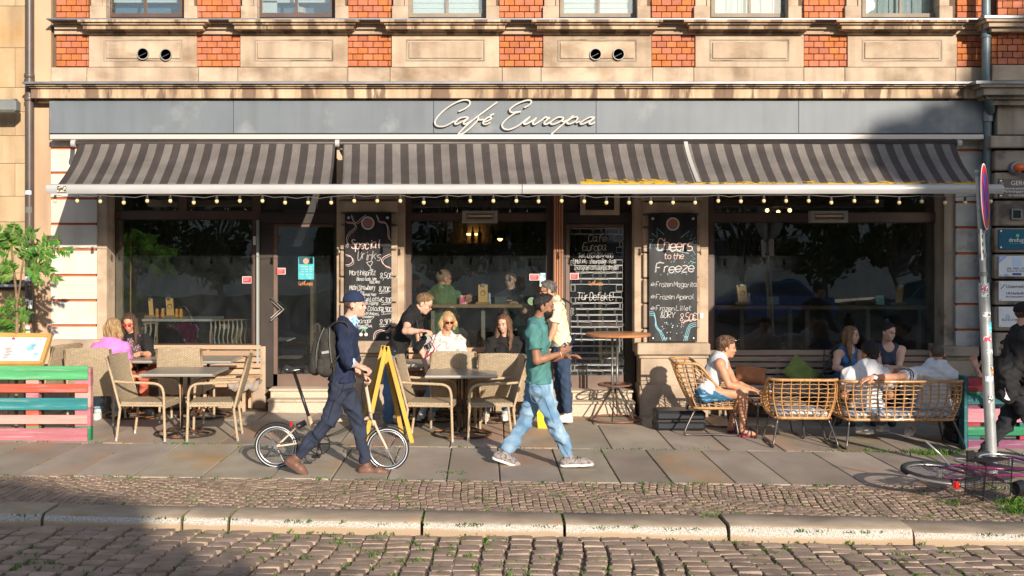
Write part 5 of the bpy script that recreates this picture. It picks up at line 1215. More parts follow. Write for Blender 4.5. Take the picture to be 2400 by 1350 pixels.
# pallet fences
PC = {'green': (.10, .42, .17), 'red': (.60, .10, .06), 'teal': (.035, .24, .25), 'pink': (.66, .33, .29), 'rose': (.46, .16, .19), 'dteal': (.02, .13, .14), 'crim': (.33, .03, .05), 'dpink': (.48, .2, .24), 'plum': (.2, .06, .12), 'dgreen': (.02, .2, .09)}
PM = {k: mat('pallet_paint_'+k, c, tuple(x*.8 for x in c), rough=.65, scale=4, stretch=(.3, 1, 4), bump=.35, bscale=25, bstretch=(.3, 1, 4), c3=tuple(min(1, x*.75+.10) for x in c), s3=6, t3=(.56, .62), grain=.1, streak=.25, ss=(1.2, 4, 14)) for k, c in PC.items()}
def pallet(px0, px1, y, rows, posts, endpost, label):
    xc = X((px0+px1)/2, y); r = root('pallet_fence', (xc, y, gz(xc)), 0, label, 'fence')
    for (a, b, c) in rows:
        m = MB(); BP(m, px0+random.uniform(-1, 1), px1+random.uniform(-1, 1), a, b, y, y+.024, bv=.004); m.build('board', PM[c], r)
        for px in [p for q in posts for p in (q[0]+6, q[1]-6)]:
            if px0 < px < px1:
                m = MB(); m.lathe([(.001, -.002), (.006, .001)], P(px, (a+b)/2+random.uniform(-4, 4), y), 6, ax=1); m.build('nail', DARKMET, r)
    for (a, b, cs, off) in posts:
        for (t, u), c in zip(zip(endpost, endpost[1:]), cs):
            m = MB(); BP(m, a, b, t, u, y+.026, y+.12, bv=.004); m.build('block', PM[c], r)
    for (a, b, c) in rows:
        m = MB(); BP(m, px0+2, px1-3, a+3, b+1, y+.122, y+.14, bv=.003); m.build('rear_board', PM[c], r)
    return r
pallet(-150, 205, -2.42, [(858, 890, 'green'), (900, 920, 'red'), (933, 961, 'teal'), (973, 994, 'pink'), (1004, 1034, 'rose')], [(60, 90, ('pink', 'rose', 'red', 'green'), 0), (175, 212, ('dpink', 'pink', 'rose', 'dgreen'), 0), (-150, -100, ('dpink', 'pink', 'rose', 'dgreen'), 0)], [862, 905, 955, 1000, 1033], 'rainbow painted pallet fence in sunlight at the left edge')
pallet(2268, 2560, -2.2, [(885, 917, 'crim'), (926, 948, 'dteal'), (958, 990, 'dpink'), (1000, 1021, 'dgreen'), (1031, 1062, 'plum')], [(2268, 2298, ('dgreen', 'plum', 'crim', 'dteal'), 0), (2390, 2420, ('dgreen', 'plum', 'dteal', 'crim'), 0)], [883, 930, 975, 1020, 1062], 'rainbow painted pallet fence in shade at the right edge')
m = MB(); BP(m, 2260, 2268, 882, 1062, -2.21, -2.06, bv=.004); tag(m.build('fence_post', PM['dteal'], None, loc=P(2264, 1062, -2.2)), 'dark teal upright closing the end of the shaded pallet fence', 'post')
# menu stand
MW = mat('menu_wood', (.55, .33, .10), (.45, .26, .08), rough=.5, scale=5)
mn = root('menu_stand', P(50, 1000, -1.9), 0, 'wooden menu display case tilted back behind the left pallet fence', 'menu')
p = [P(-60, 786, -1.75), P(118, 788, -1.75), P(97, 853, -2.15), P(-60, 853, -2.15)]
nrm = ((p[1]-p[0]).cross(p[3]-p[0])).normalized(); nrm = nrm if nrm.y < 0 else -nrm
m = MB()
for a, b in zip(p, p[1:]+p[:1]):
    ax = (b-a)/2; m.obox((a+b)/2, ax, nrm*.03, ax.normalized().cross(nrm)*.022, bv=.003)
m.build('case_frame', MW, mn)
c_ = sum(p, Vector())/4; m = MB(); q = [c_+(v-c_)*.97 for v in p]; m.add([v-nrm*.01 for v in q]+[v-nrm*.03 for v in q], [(0, 1, 2, 3), (7, 6, 5, 4), (0, 4, 5, 1), (1, 5, 6, 2), (2, 6, 7, 3), (3, 7, 4, 0)]); m.build('backing', plain('paper_white', (.75, .74, .72), .6), mn)
def onp(u, v, o=0): return (p[0]*(1-u)+p[1]*u)*(1-v)+(p[3]*(1-u)+p[2]*u)*v+nrm*(-.006+o)
for (u0, u1, v0, v1, c, c2, nm) in ((.1, .62, .25, .86, (.78, .76, .74), (.55, .5, .5), 'menu_page'), (.63, .93, .25, .86, (.72, .78, .8), (.25, .5, .62), 'menu_page'), (.08, .94, .88, .95, (.05, .08, .12), (.05, .08, .12), 'menu_footer')):
    m = MB(); m.quad(onp(u0, v0), onp(u1, v0), onp(u1, v1), onp(u0, v1)); pg = m.build(nm, mat(nm+'%d' % (u0*100), c, c2, scale=9, rough=.6, contrast=(.55, .62)), mn)
    if nm == 'menu_page':
        m = MB()
        for k in range(9):
            for a in (u0+.03, (u0+u1)/2+.01): m.tube([onp(a, v0+.08+k*.055, .003), onp(a+random.uniform(.06, (u1-u0)/2-.05), v0+.08+k*.055, .003)], .0018, 4)
        m.build('print', BLK, pg)
m = MB(); m.quad(onp(.06, .04), onp(.97, .04), onp(.97, .2), onp(.06, .2)); hd = m.build('header', plain('paper_head', (.8, .78, .76), .6), mn)
m = MB(); m.lathe([(.02, 0), (.02, .004)], onp(.52, .12, .006), 12, ax=1); m.tube([onp(.80+.02*k, .12+.03*(k % 2), .004) for k in range(6)], .004, 4); m.build('logo', mat('logo_rb', (.5, .05, .08), (.03, .04, .2), scale=30, contrast=(.5, .52)), hd)
for px in (60, 100):
    m = MB(); a = P(px, 850, -2.0); m.tube([a, (a.x, a.y, gz(a.x))], .02, 8); m.build('leg', ZINC, mn)
# cases under the seats
def case(name, px0, px1, y, h, dd, mt, lab, cat='case'):
    r = root(name, (X((px0+px1)/2, y), y, gz(X(px0))), 0, lab, cat); w = (px1-px0)*(y+D0)/F
    m = MB(); m.bbox(-w/2, w/2, 0, dd, .0, h*.48, .03); m.build('lower_shell', mt, r, smooth=35, world=False); m = MB(); m.bbox(-w/2, w/2, 0, dd, h*.5, h, .03); m.build('upper_shell', mt, r, smooth=35, world=False)
    m = MB(); m.box(-w/2+.02, w/2-.02, .01, dd-.01, h*.46, h*.52); m.build('seam', DARKMET, r, world=False)
    m = MB(); m.tube(catmull([(-.1, -.005, h*.5), (-.08, -.03, h*.52), (.08, -.03, h*.52), (.1, -.005, h*.5)], 4), .01, 6); m.build('handle', DARKMET, r, world=False)
CASEM = mat('black_case', (.02, .022, .028), rough=.4)
case('instrument_case', 1538, 1655, -1.2, .24, .4, CASEM, 'black oblong case on the paving under the vest man\'s chair')
case('instrument_case', 2236, 2268, -1.9, .32, .35, CASEM, 'black case standing behind the end of the shaded pallet fence')
# ================================================================ PEOPLE (implicit surfaces meshed with surface nets)
def nrm_(v): v = np.asarray(v, float); return v/(np.linalg.norm(v)+1e-12)
class Fld:
    def __init__(s, lo, hi, h):
        s.h = h; s.o = np.array(lo, float)-2*h; n = np.ceil((np.array(hi)-s.o)/h).astype(int)+3
        s.ax = [s.o[i]+h*np.arange(n[i]) for i in range(3)]; s.f = np.full(tuple(n), 9., np.float32)
    def sl(s, lo, hi):
        r = []
        for i in range(3):
            a = int(max(0, (lo[i]-s.o[i])//s.h)); b = int(min(len(s.ax[i]), (hi[i]-s.o[i])//s.h+2))
            if b <= a: return None
            r.append(slice(a, b))
        return tuple(r)
    def pts(s, r): return s.ax[0][r[0]][:, None, None], s.ax[1][r[1]][None, :, None], s.ax[2][r[2]][None, None, :]
def prim_d(p, X_, Y_, Z_):
    if p[0] == 'c':
        _, a, b, ra, rb, fl = p
        if fl is not None:
            d, k = fl; d = nrm_(d); g = 1/k-1
            pd = (X_-a[0])*d[0]+(Y_-a[1])*d[1]+(Z_-a[2])*d[2]
            qx, qy, qz = X_-a[0]+pd*d[0]*g, Y_-a[1]+pd*d[1]*g, Z_-a[2]+pd*d[2]*g
            v = b-a; v = v+d*(v@d)*g
        else: qx, qy, qz = X_-a[0], Y_-a[1], Z_-a[2]; v = b-a
        t = np.clip((qx*v[0]+qy*v[1]+qz*v[2])/(v@v+1e-12), 0, 1)
        return np.sqrt((qx-t*v[0])**2+(qy-t*v[1])**2+(qz-t*v[2])**2)-(ra+(rb-ra)*t)
    _, c, A, r = p   # ellipsoid, A rows = axes
    q = 0
    for i in range(3): q = q+(((X_-c[0])*A[i][0]+(Y_-c[1])*A[i][1]+(Z_-c[2])*A[i][2])/r[i])**2
    return (np.sqrt(q)-1)*min(r)
def prim_bb(p, m):
    if p[0] == 'c':
        r = max(p[3], p[4])+m; return np.minimum(p[1], p[2])-r, np.maximum(p[1], p[2])+r
    r = max(p[3])+m; return p[1]-r, p[1]+r
def cap(a, b, ra, rb=None, fl=None): return ('c', np.array(a, float), np.array(b, float), ra, ra if rb is None else rb, fl)
def ell(c, A, r): return ('e', np.array(c, float), A, r)
def field(prims, h, infl=0, k=.03, lo=None, hi=None):
    bbs = [prim_bb(p, infl+.02) for p in prims]
    L_ = np.min([b[0] for b in bbs], 0) if lo is None else lo; H_ = np.max([b[1] for b in bbs], 0) if hi is None else hi
    F_ = Fld(L_, H_, h)
    for p in prims:
        a, b = prim_bb(p, infl+k+2*h); r = F_.sl(a, b)
        if r is None: continue
        d = prim_d(p, *F_.pts(r))-infl; g = F_.f[r]
        hh = np.clip(.5+.5*(g-d)/k, 0, 1); F_.f[r] = g*(1-hh)+d*hh-k*hh*(1-hh)
    return F_
_C = [(i, j, k) for i in (0, 1) for j in (0, 1) for k in (0, 1)]
_E = [(a, b) for a in range(8) for b in range(a+1, 8) if sum(abs(_C[a][t]-_C[b][t]) for t in range(3)) == 1]
def nets(F_):
    f = F_.f; s = f < 0; n = f.shape
    cnt = sum(s[i:n[0]-1+i, j:n[1]-1+j, k:n[2]-1+k].astype(np.int8) for i, j, k in _C)
    act = (cnt > 0) & (cnt < 8); ai = np.argwhere(act)
    if len(ai) == 0: return np.zeros((0, 3)), []
    idx = np.full(act.shape, -1, np.int64); idx[act] = np.arange(len(ai))
    V = np.stack([f[ai[:, 0]+i, ai[:, 1]+j, ai[:, 2]+k] for i, j, k in _C], 1); pos = np.zeros((len(ai), 3)); w = np.zeros(len(ai))
    for a, b in _E:
        va, vb = V[:, a], V[:, b]; m = (va < 0) != (vb < 0); t = np.where(m, va/(va-vb+1e-12), 0)
        pa, pb = np.array(_C[a]), np.array(_C[b]); pos += (pa[None]+(pb-pa)[None]*t[:, None])*m[:, None]; w += m
    P_ = (ai+pos/w[:, None])*F_.h+F_.o; fs = []
    for ax in range(3):
        u, v = [(1, 2), (2, 0), (0, 1)][ax]
        s0 = np.take(s, range(n[ax]-1), ax); s1 = np.take(s, range(1, n[ax]), ax); e = np.argwhere(s0 != s1)
        ok = (e[:, u] > 0) & (e[:, v] > 0) & (e[:, u] < n[u]-1) & (e[:, v] < n[v]-1); e = e[ok]
        q = []
        for du, dv in ((-1, -1), (0, -1), (0, 0), (-1, 0)):
            c = e.copy(); c[:, u] += du; c[:, v] += dv; q.append(idx[c[:, 0], c[:, 1], c[:, 2]])
        q = np.stack(q, 1); flip = ~s[e[:, 0], e[:, 1], e[:, 2]]; q[flip] = q[flip][:, ::-1]; fs.append(q)
    fs = np.concatenate(fs); fs = fs[(fs >= 0).all(1)]
    return P_, fs
class Acc:
    def __init__(s): s.v = []; s.f = []; s.m = []; s.n = 0
    def add(s, V, Fc, mi=0):
        if len(Fc) == 0: return
        s.v += list(map(tuple, V)); s.f += [tuple(int(i)+s.n for i in f) for f in Fc]; s.m += [mi]*len(Fc); s.n += len(V)
    def addmb(s, m, mi): s.add(m.v, m.f, mi)
    def build(s, name, mats, parent):
        off = world_off(parent); me = bpy.data.meshes.new(name); me.from_pydata([(v[0]-off.x, v[1]-off.y, v[2]-off.z) for v in s.v], [], s.f)
        for m in mats: me.materials.append(m)
        me.polygons.foreach_set('material_index', s.m); me.polygons.foreach_set('use_smooth', [True]*len(s.f)); me.update(); return link(name, me, parent)
def folds(F_, amp, seed=0, fr=46.):
    x, y, z = F_.pts((slice(None),)*3); r = np.random.RandomState(seed); out = 0
    for i in range(4):
        k = r.normal(size=3); k = k/np.linalg.norm(k)*fr*(.6+.35*i); k[2] *= 1.4; w = r.normal(size=3)*fr*.35
        out = out+(1-2*np.abs(np.sin(.5*(x*k[0]+y*k[1]+z*k[2]+2.2*np.sin(x*w[0]+y*w[1]+z*w[2]+i)))))/(1+.4*i)
    F_.f -= (amp*1.0*out).astype(np.float32)
def cut(F_, p, n, both=False):
    """keep the side of the plane that n points to"""
    x, y, z = F_.pts((slice(None),)*3); n = nrm_(n); F_.f = np.maximum(F_.f, -((x-p[0])*n[0]+(y-p[1])*n[1]+(z-p[2])*n[2])).astype(np.float32)
def sub(F_, prims, infl=0):
    for p in prims:
        a, b = prim_bb(p, infl+.05); r = F_.sl(a, b)
        if r is None: continue
        d = prim_d(p, *F_.pts(r))-infl; F_.f[r] = np.maximum(F_.f[r], -d)
def cloth(name, c, amp=0, c2=None, **k): return mat(name, c, c2 or tuple(x*.82 for x in c), rough=.88, scale=k.pop('scale', 9), bump=.22, bscale=k.pop('bscale', 90), grain=.09, gs=110, **k)
SKINS = {'fair': (.62, .37, .27), 'tan': (.52, .27, .165), 'brown': (.29, .145, .085), 'pale': (.60, .38, .30), 'sun': (.58, .29, .18)}
SKM = {k: mat('skin_'+k, v, (v[0]*.92, v[1]*.85, v[2]*.82), rough=.5, scale=14, bump=.06, bscale=200, spec=.35) for k, v in SKINS.items()}
EYEM = plain('eye_dark', (.03, .02, .015), .2); LIPM = plain('lips', (.50, .21, .17), .5); BROWM = {k: plain('brow_'+k, c, .8) for k, c in (('b', (.05, .03, .02)), ('l', (.25, .16, .09)))}
def hair_mat(name, c, c2): return mat(name, c, c2, rough=.5, scale=28, stretch=(2.2, 2.2, .22), bump=.9, bscale=85, bstretch=(2.5, 2.5, .3), contrast=(.4, .6), spec=.4)
HAIRS = {'brown': ((.09, .05, .03), (.04, .022, .014)), 'lbrown': ((.24, .14, .07), (.12, .065, .03)), 'black': ((.018, .013, .012), (.008, .006, .006)), 'blond': ((.55, .38, .18), (.30, .18, .08)), 'ldblond': ((.42, .27, .13), (.24, .14, .06)), 'grey': ((.16, .14, .13), (.05, .045, .04)), 'chest': ((.17, .085, .045), (.07, .035, .02)), 'buzz': ((.10, .07, .055), (.06, .04, .03)), 'scalp': ((.36, .2, .13), (.28, .15, .1))}
HM = {k: hair_mat('hair_'+k, *v) for k, v in HAIRS.items()}
def lerp(a, b, t): return a*(1-t)+b*t
def hand_prims(w, d, n, side, curl=.7, th=1.):
    """w wrist, d hand direction, n palm normal (fingers curl towards it), side = thumb side"""
    d = nrm_(d); n = nrm_(n-d*(n@d)); s = nrm_(np.cross(d, n))*side
    pr = [ell(w+d*.048, np.array([s, d, n]), (.040, .052, .017)), cap(w-d*.02, w+d*.02, .025, .026)]
    for i, (o, L_) in enumerate(((.030, .036), (.011, .041), (-.009, .038), (-.027, .030))):
        p = w+d*.088+s*o; a = curl*(.5+.1*i); dd = d
        for j, l in enumerate((L_, L_*.7, L_*.55)):
            dd = nrm_(d*math.cos(a)+n*math.sin(a)+s*o*1.2); q = p+dd*l; pr.append(cap(p, q, .0088-.0006*j, .0082-.0006*j)); p = q; a += curl
    p = w+d*.03+s*.034; q = p+nrm_(d*.75+s*.7+n*.3)*.035; r = q+nrm_(d*.9+s*.15+n*.6*th)*.03; pr += [cap(w+d*.02+s*.02, p, .017, .014), cap(p, q, .0125, .0105), cap(q, r, .0105, .009)]
    return pr
def person(label, Y, J, fwd, face, up=(0, 0, 1), skin='fair', sex='m', s=1., hair=('short', 'brown'), top=None, bottom=None, shoes=None, hands=('relax', 'relax'), group=None, headtilt=0, brow='b', handdirs=None, extra=None, glasses=None, wdt=1., lean_head=None, bare_feet=False):
    A = {k: np.array(P(v[0], v[1], Y+(v[2] if len(v) > 2 else 0))[:]) for k, v in J.items()}
    fwd = nrm_(fwd); face = nrm_(face)
    g = A['pe']; rt = root('person', (g[0], g[1], gz(g[0])), 0, label, 'person', group)
    fem = sex == 'f'; sw = (.9 if fem else 1.)*s*wdt
    nk, pe = A['nk'], A['pe']; sp = pe-nk; upv = nrm_(-sp); lat = nrm_(np.cross(fwd, upv))
    c = A['hd']; hs = s*(.95 if fem else 1.)
    u = nrm_(np.array(up, float)-face*(face@np.array(up, float))); r = np.cross(face, u); f_ = face
    T = lambda a, b, d: c+f_*a*hs+u*b*hs+r*d*hs
    torso = [cap(lerp(nk, pe, .2), lerp(nk, pe, .5), .150*sw, .135*sw, (fwd, .70)), cap(lerp(nk, pe, .5), lerp(nk, pe, .98), .130*sw, .145*sw*(1.05 if fem else 1), (fwd, .78)), cap(lerp(nk, pe, .02), lerp(nk, pe, .3), .07*sw, .12*sw, (fwd, .8)),
             cap(A['shA'], A['shB'], .056*sw, .056*sw), cap(nk, A['shA'], .05*sw, .05*sw), cap(nk, A['shB'], .05*sw, .05*sw), cap(A['hiA'], A['hiB'], .106*sw)]
    if fem: torso += [ell(lerp(nk, pe, .38)+fwd*.085*sw+lat*q*.065*sw, np.eye(3), (.062*sw,)*3) for q in (-1, 1)]
    def arm(k, i=0): return [cap(A['sh'+k], lerp(A['sh'+k], A['el'+k], .5), .052*s*wdt, .047*s), cap(lerp(A['sh'+k], A['el'+k], .5), A['el'+k], .047*s, .038*s)]
    def fore(k): return [cap(A['el'+k], lerp(A['el'+k], A['wr'+k], .35), .038*s, .040*s), cap(lerp(A['el'+k], A['wr'+k], .35), A['wr'+k], .040*s, .025*s)]
    def leg(k): 
        m = lerp(A['kn'+k], A['an'+k], .3)
        return [cap(A['hi'+k], A['kn'+k], .088*s, .056*s), cap(A['kn'+k], m, .054*s, .055*s), cap(m, A['an'+k], .055*s, .034*s)]
    neck = [cap(T(-.02, -.06, 0), nk+upv*.0, .050*hs*(.9 if fem else 1), .058*s)]
    head = [ell(T(-.008, .035, 0), np.array([r, f_, u]), (.075*hs, .097*hs, .086*hs)), ell(T(.022, -.042, 0), np.array([r, f_, u]), (.056*hs, .066*hs, .076*hs)), ell(T(.060, -.092, 0), np.array([r, f_, u]), (.026*hs, .024*hs, .022*hs)),
            cap(T(.086, .012, 0), T(.102, -.026, 0), .007*hs, .0115*hs), cap(T(.082, .022, .032), T(.082, .022, -.032), .011*hs), ell(T(.058, -.028, .036), np.eye(3), (.024*hs,)*3), ell(T(.058, -.028, -.036), np.eye(3), (.024*hs,)*3),
            ell(T(.084, -.060, 0), np.array([r, f_, u]), (.024*hs, .012*hs, .013*hs)), ell(T(-.01, -.012, .075), np.array([r, f_, u]), (.009*hs, .02*hs, .031*hs)), ell(T(-.01, -.012, -.075), np.array([r, f_, u]), (.009*hs, .02*hs, .031*hs))]
    body = Acc()
    arms = sum([arm(k)+fore(k) for k in 'AB'], [])
    legs = sum([leg(k) for k in 'AB'], [])
    feet = []
    for k in 'AB':
        if bare_feet: d = nrm_(A['to'+k]-A['an'+k]); feet += [cap(A['an'+k]-np.array([0, 0, .03]), lerp(A['an'+k], A['to'+k], .6)-np.array([0, 0, .015]), .033, .034), cap(lerp(A['an'+k], A['to'+k], .6)-np.array([0, 0, .015]), A['to'+k], .034, .022)]
    B = field([tuple([p[0], p[1], p[2], p[3]-.014, p[4]-.014, p[5]]) if p[0] == 'c' else p for p in (torso if top and top['k'] != 'tank' else [])]+([] if top and top['k'] != 'tank' else torso)+neck+arms+[(p[0], p[1], p[2], p[3]-(.016 if bottom and (bottom.get('len', .94) > 0) else .0), p[4]-(.012 if bottom and (bottom.get('len', .94) > 0) and i % 3 < 2 else 0), p[5]) for i, p in enumerate(legs)]+feet+head[:2], .0135, k=.025); body.add(*nets(B))
    hb = [prim_bb(p, .012) for p in head]; hp = head+[cap(T(-.02, -.06, 0), lerp(T(-.02, -.06, 0), nk, .7), .050*hs*(.9 if fem else 1), .054*s)]
    Hf = field(hp, .0068, k=.016); body.add(*nets(Hf))
    for i, k in enumerate('AB'):
        st = hands[i]
        if st is None: continue
        d = nrm_(A['wr'+k]-A['el'+k]); n = nrm_(np.cross(d, lat))*(1 if i else 1)
        if handdirs and handdirs[i] is not None: d, n = [nrm_(v) for v in handdirs[i]]
        cu = {'relax': .35, 'grip': 1.15, 'hold': .8, 'flat': .08, 'open': .15}[st]
        if abs(d@n) > .9: n = nrm_(np.cross(d, [0, 0, 1]))
        hpr = hand_prims(A['wr'+k], d, n, -1 if i else 1, cu); body.add(*nets(field(hpr, .0055, k=.008)))
    m = MB()
    for q in (-1, 1):
        m.ball(T(.0765, .002, .030*q), .0095*hs, 6)
    body.addmb(m, 1); m = MB(); m.tube([T(.091, -.060, .022), T(.098, -.058, 0), T(.091, -.060, -.022)], [.003, .0065, .003], 6); body.addmb(m, 2)
    m = MB()
    for q in (-1, 1): m.tube([T(.092, .024, .014*q), T(.092, .031, .032*q), T(.080, .026, .048*q)], [.004, .005, .003], 5)
    body.addmb(m, 3)
    bo = body.build('body', [SKM[skin], EYEM, LIPM, BROWM[brow]], rt)
    # ---- hair
    if hair:
        st, hc = hair; pu = lambda p: p
        hp = [ell(T(-.012, .040, 0), np.array([r, f_, u]), (.083*hs, .104*hs, .093*hs))]; fac = .055
        if st == 'buzz': hp = [ell(T(-.008, .036, 0), np.array([r, f_, u]), (.0785*hs, .1005*hs, .0895*hs))]
        if st in ('short', 'shorttop'): hp.append(ell(T(.02, .085, 0), np.array([r, f_, u]), (.062*hs, .075*hs, .048*hs)))
        if st == 'curly': hp += [ell(T(-.03, .06, 0), np.array([r, f_, u]), (.098*hs, .10*hs, .09*hs)), ell(T(.0, .09, 0), np.array([r, f_, u]), (.075*hs, .085*hs, .05*hs)), ell(T(-.075, -.01, 0), np.array([r, f_, u]), (.06*hs, .04*hs, .06*hs))]
        if st == 'bun': hp.append(ell(T(-.06, .135, 0), np.eye(3), (.038*hs,)*3))
        dn = np.array([0, 0, -1.])
        if st in ('long', 'medium', 'bob'):
            L_ = {'long': .36, 'medium': .2, 'bob': .13}[st]
            for q in (-1, 1):
                a = T(-.01, .02, .072*q); b = a+dn*L_*.5+r*q*.028*hs-f_*.0; e = a+dn*L_+r*q*.015+fwd*(.06 if st == 'long' else 0)
                hp += [cap(a, b, .036*hs, .036*hs), cap(b, e, .036*hs, .014*hs)]
            a = T(-.075, .0, 0); hp += [cap(a, a+dn*L_*.7, .06*hs, .045*hs, (f_, .6)), cap(T(-.075, 0, .045), T(-.075, 0, .045)+dn*L_*.8, .045*hs, .02*hs), cap(T(-.075, 0, -.045), T(-.075, 0, -.045)+dn*L_*.8, .045*hs, .02*hs)]
        Fh = field(hp, .0075, k=.02); x, y, z = Fh.pts((slice(None),)*3)
        pf = (x-c[0])*f_[0]+(y-c[1])*f_[1]+(z-c[2])*f_[2]; pz = (x-c[0])*u[0]+(y-c[1])*u[1]+(z-c[2])*u[2]; pr_ = (x-c[0])*r[0]+(y-c[1])*r[1]+(z-c[2])*r[2]
        rs_ = np.random.RandomState(int(abs(c[0])*100)); ang = np.arctan2(pr_, pf)
        if st == 'curly': Fh.f += (.013*(np.sin(x*170+2*np.sin(z*90))*np.sin(y*170+2*np.sin(x*80))*np.sin(z*180+2*np.sin(y*90)))).astype(np.float32)
        elif st != 'buzz': Fh.f += (.0035*np.sin(ang*26+3*np.sin(pz*30+pr_*20))+.0025*np.sin(x*160+y*120+4*np.sin(z*22))).astype(np.float32)
        fl_ = .068*hs if st != 'buzz' else .075*hs
        front = .028 if st in ('long', 'medium', 'bob') else .012
        E = np.maximum(front*hs-pf+np.abs(pr_)*.12, pz-(fl_+ (.01 if st=='curly' else 0)+(.018 if st in ('long', 'medium', 'bob') else 0) -np.abs(pr_)*.35)); 
        if st in ('long', 'medium', 'bob'): E = np.maximum(E, np.abs(pr_)-.058*hs)
        Fh.f = np.maximum(Fh.f, -E).astype(np.float32)
        if st in ('short', 'buzz', 'bun', 'curly', 'shorttop'):
            Fh.f = np.maximum(Fh.f, (-.062*hs if st != 'curly' else -.075*hs)-pz+np.maximum(0, pf+.02)*1.6).astype(np.float32)
        a = Acc(); a.add(*nets(Fh)); a.build('hair', [HM[hc]], rt)
    # ---- clothes
    if top:
        kind, mt, sl, hem = top['k'], top['m'], top.get('sl', .5), top.get('hem', 1.05); inf = top.get('i', .014)
        pr = [p for p in torso if True]
        if kind == 'tank': pr = [torso[0], torso[1], cap(lerp(nk, A['shA'], .55), lerp(nk, A['shB'], .55), .05*sw, .05*sw)]+torso[6:]
        for k in 'AB':
            if sl > 0: 
                e = lerp(A['sh'+k], A['el'+k], min(sl, 1)); pr.append(cap(A['sh'+k], e, .060*s, .052*s if sl <= 1 else .045*s))
            if sl > 1: e2 = lerp(A['el'+k], A['wr'+k], sl-1); pr.append(cap(A['el'+k], e2, .046*s, .036*s))
        Ft = field(pr, .0125, infl=inf, k=.03); folds(Ft, top.get('fold', .006), seed=int(abs(pe[0])*99))
        hemp = lerp(nk, pe, hem); cut(Ft, hemp, -sp)
        if kind != 'tank':
            sub(Ft, [cap(T(-.02, -.02, 0), lerp(T(-.02, -.06, 0), nk, .8)+fwd*top.get('neck', .01), .052, .060)], 0)
        else:
            sub(Ft, [cap(T(-.02, -.02, 0), lerp(T(-.02, -.06, 0), nk, 1.0)+fwd*.05, .055, .075)])
        for k in 'AB':   # hem of the sleeves: clean cut
            if 0 < sl <= 1:
                dirv = nrm_(A['el'+k]-A['sh'+k]); p = lerp(A['sh'+k], A['el'+k], sl)
                x, y, z = Ft.pts((slice(None),)*3); pl = (x-p[0])*dirv[0]+(y-p[1])*dirv[1]+(z-p[2])*dirv[2]; rad = np.sqrt(np.maximum(0, (x-p[0])**2+(y-p[1])**2+(z-p[2])**2-pl**2))
                Ft.f = np.where(rad < .085*s, np.maximum(Ft.f, np.where(pl < .09, pl, -1.)), Ft.f).astype(np.float32)
        a = Acc(); a.add(*nets(Ft)); a.build(top.get('name', 'shirt'), [mt], rt)
    if bottom:
        mt = bottom['m']; inf = bottom.get('i', .014); ln = bottom.get('len', .94); pr = [cap(A['hiA'], A['hiB'], .099*sw), cap(lerp(nk, pe, .88), lerp(nk, pe, 1.), .118*sw, .128*sw, (fwd, .78))]
        for k in 'AB':
            pr.append(cap(A['hi'+k], A['kn'+k], .090*s, .062*s))
            if ln > 0: e = lerp(A['kn'+k], A['an'+k], ln); pr.append(cap(A['kn'+k], e, .060*s, bottom.get('cuff', .048)*s))
        Fb = field(pr, .0125, infl=inf, k=.03); folds(Fb, bottom.get('fold', .008), seed=7+int(abs(pe[0])*99), fr=40)
        cut(Fb, lerp(nk, pe, .88), sp)
        for k in 'AB':
            if ln > 0: dirv = nrm_(A['an'+k]-A['kn'+k]); p = lerp(A['kn'+k], A['an'+k], ln)
            else: dirv = nrm_(A['kn'+k]-A['hi'+k]); p = lerp(A['hi'+k], A['kn'+k], 1+ln)
            x, y, z = Fb.pts((slice(None),)*3); pl = (x-p[0])*dirv[0]+(y-p[1])*dirv[1]+(z-p[2])*dirv[2]; rad = np.sqrt(np.maximum(0, (x-p[0])**2+(y-p[1])**2+(z-p[2])**2-pl**2))
            Fb.f = np.where(rad < .11*s, np.maximum(Fb.f, np.where(pl < .1, pl, -1.)), Fb.f).astype(np.float32)
        a = Acc(); a.add(*nets(Fb)); a.build(bottom.get('name', 'trousers'), [mt], rt)
    if shoes:
        for k in 'AB':
            an, to = A['an'+k], A['to'+k]; d = nrm_(to-an-np.array([0, 0, .0])); hl = A.get('he'+k)
            if hl is None: hl = an-np.array([0, 0, .055])-np.array([d[0], d[1], 0])*.035
            ax = nrm_(to-hl); up_ = nrm_(np.array([0, 0, 1.])-ax*ax[2]); so_ = up_*-.018
            ball = lerp(hl, to, .7)
            pr = [cap(hl+up_*.02, ball+up_*.012, .036*s, .040*s), cap(ball+up_*.012, to+up_*.004, .038*s, .026*s), cap(hl+up_*.03+ax*.02, an, .038*s, .043*s)]
            Fs = field(pr, .008, infl=.006, k=.03); cut(Fs, hl+so_*.8, up_); a = Acc(); a.add(*nets(Fs)); sh = a.build('shoe', [shoes[0]], rt)
            Fs = field([cap(hl, ball, .040*s, .044*s, (up_, .9)), cap(ball, to, .042*s, .028*s)], .008, infl=.006, k=.02); cut(Fs, hl+up_*-.026, up_); cut(Fs, hl+up_*.002, -up_); a = Acc(); a.add(*nets(Fs)); a.build('sole', [shoes[1]], sh)
    if glasses:
        m = MB(); gm, rad = glasses
        for q in (-1, 1): m.lathe([(.001, -.002), (rad, -.001), (rad, .001)], (0, 0, 0), 12, ax=1) if 0 else m.obox(Vector(T(.101, .0, .031*q)), Vector(r)*rad, Vector(f_)*.003, Vector(u)*rad*.75, bv=.002)
        m.tube([T(.104, .006, .012), T(.104, .006, -.012)], .0025, 5)
        for q in (-1, 1): m.tube([T(.098, .008, .055*q), T(0, .006, .082*q)], .0025, 5)
        m.build('glasses', gm, rt)
    return rt, A, T, (f_, u, r, fwd, upv, lat)
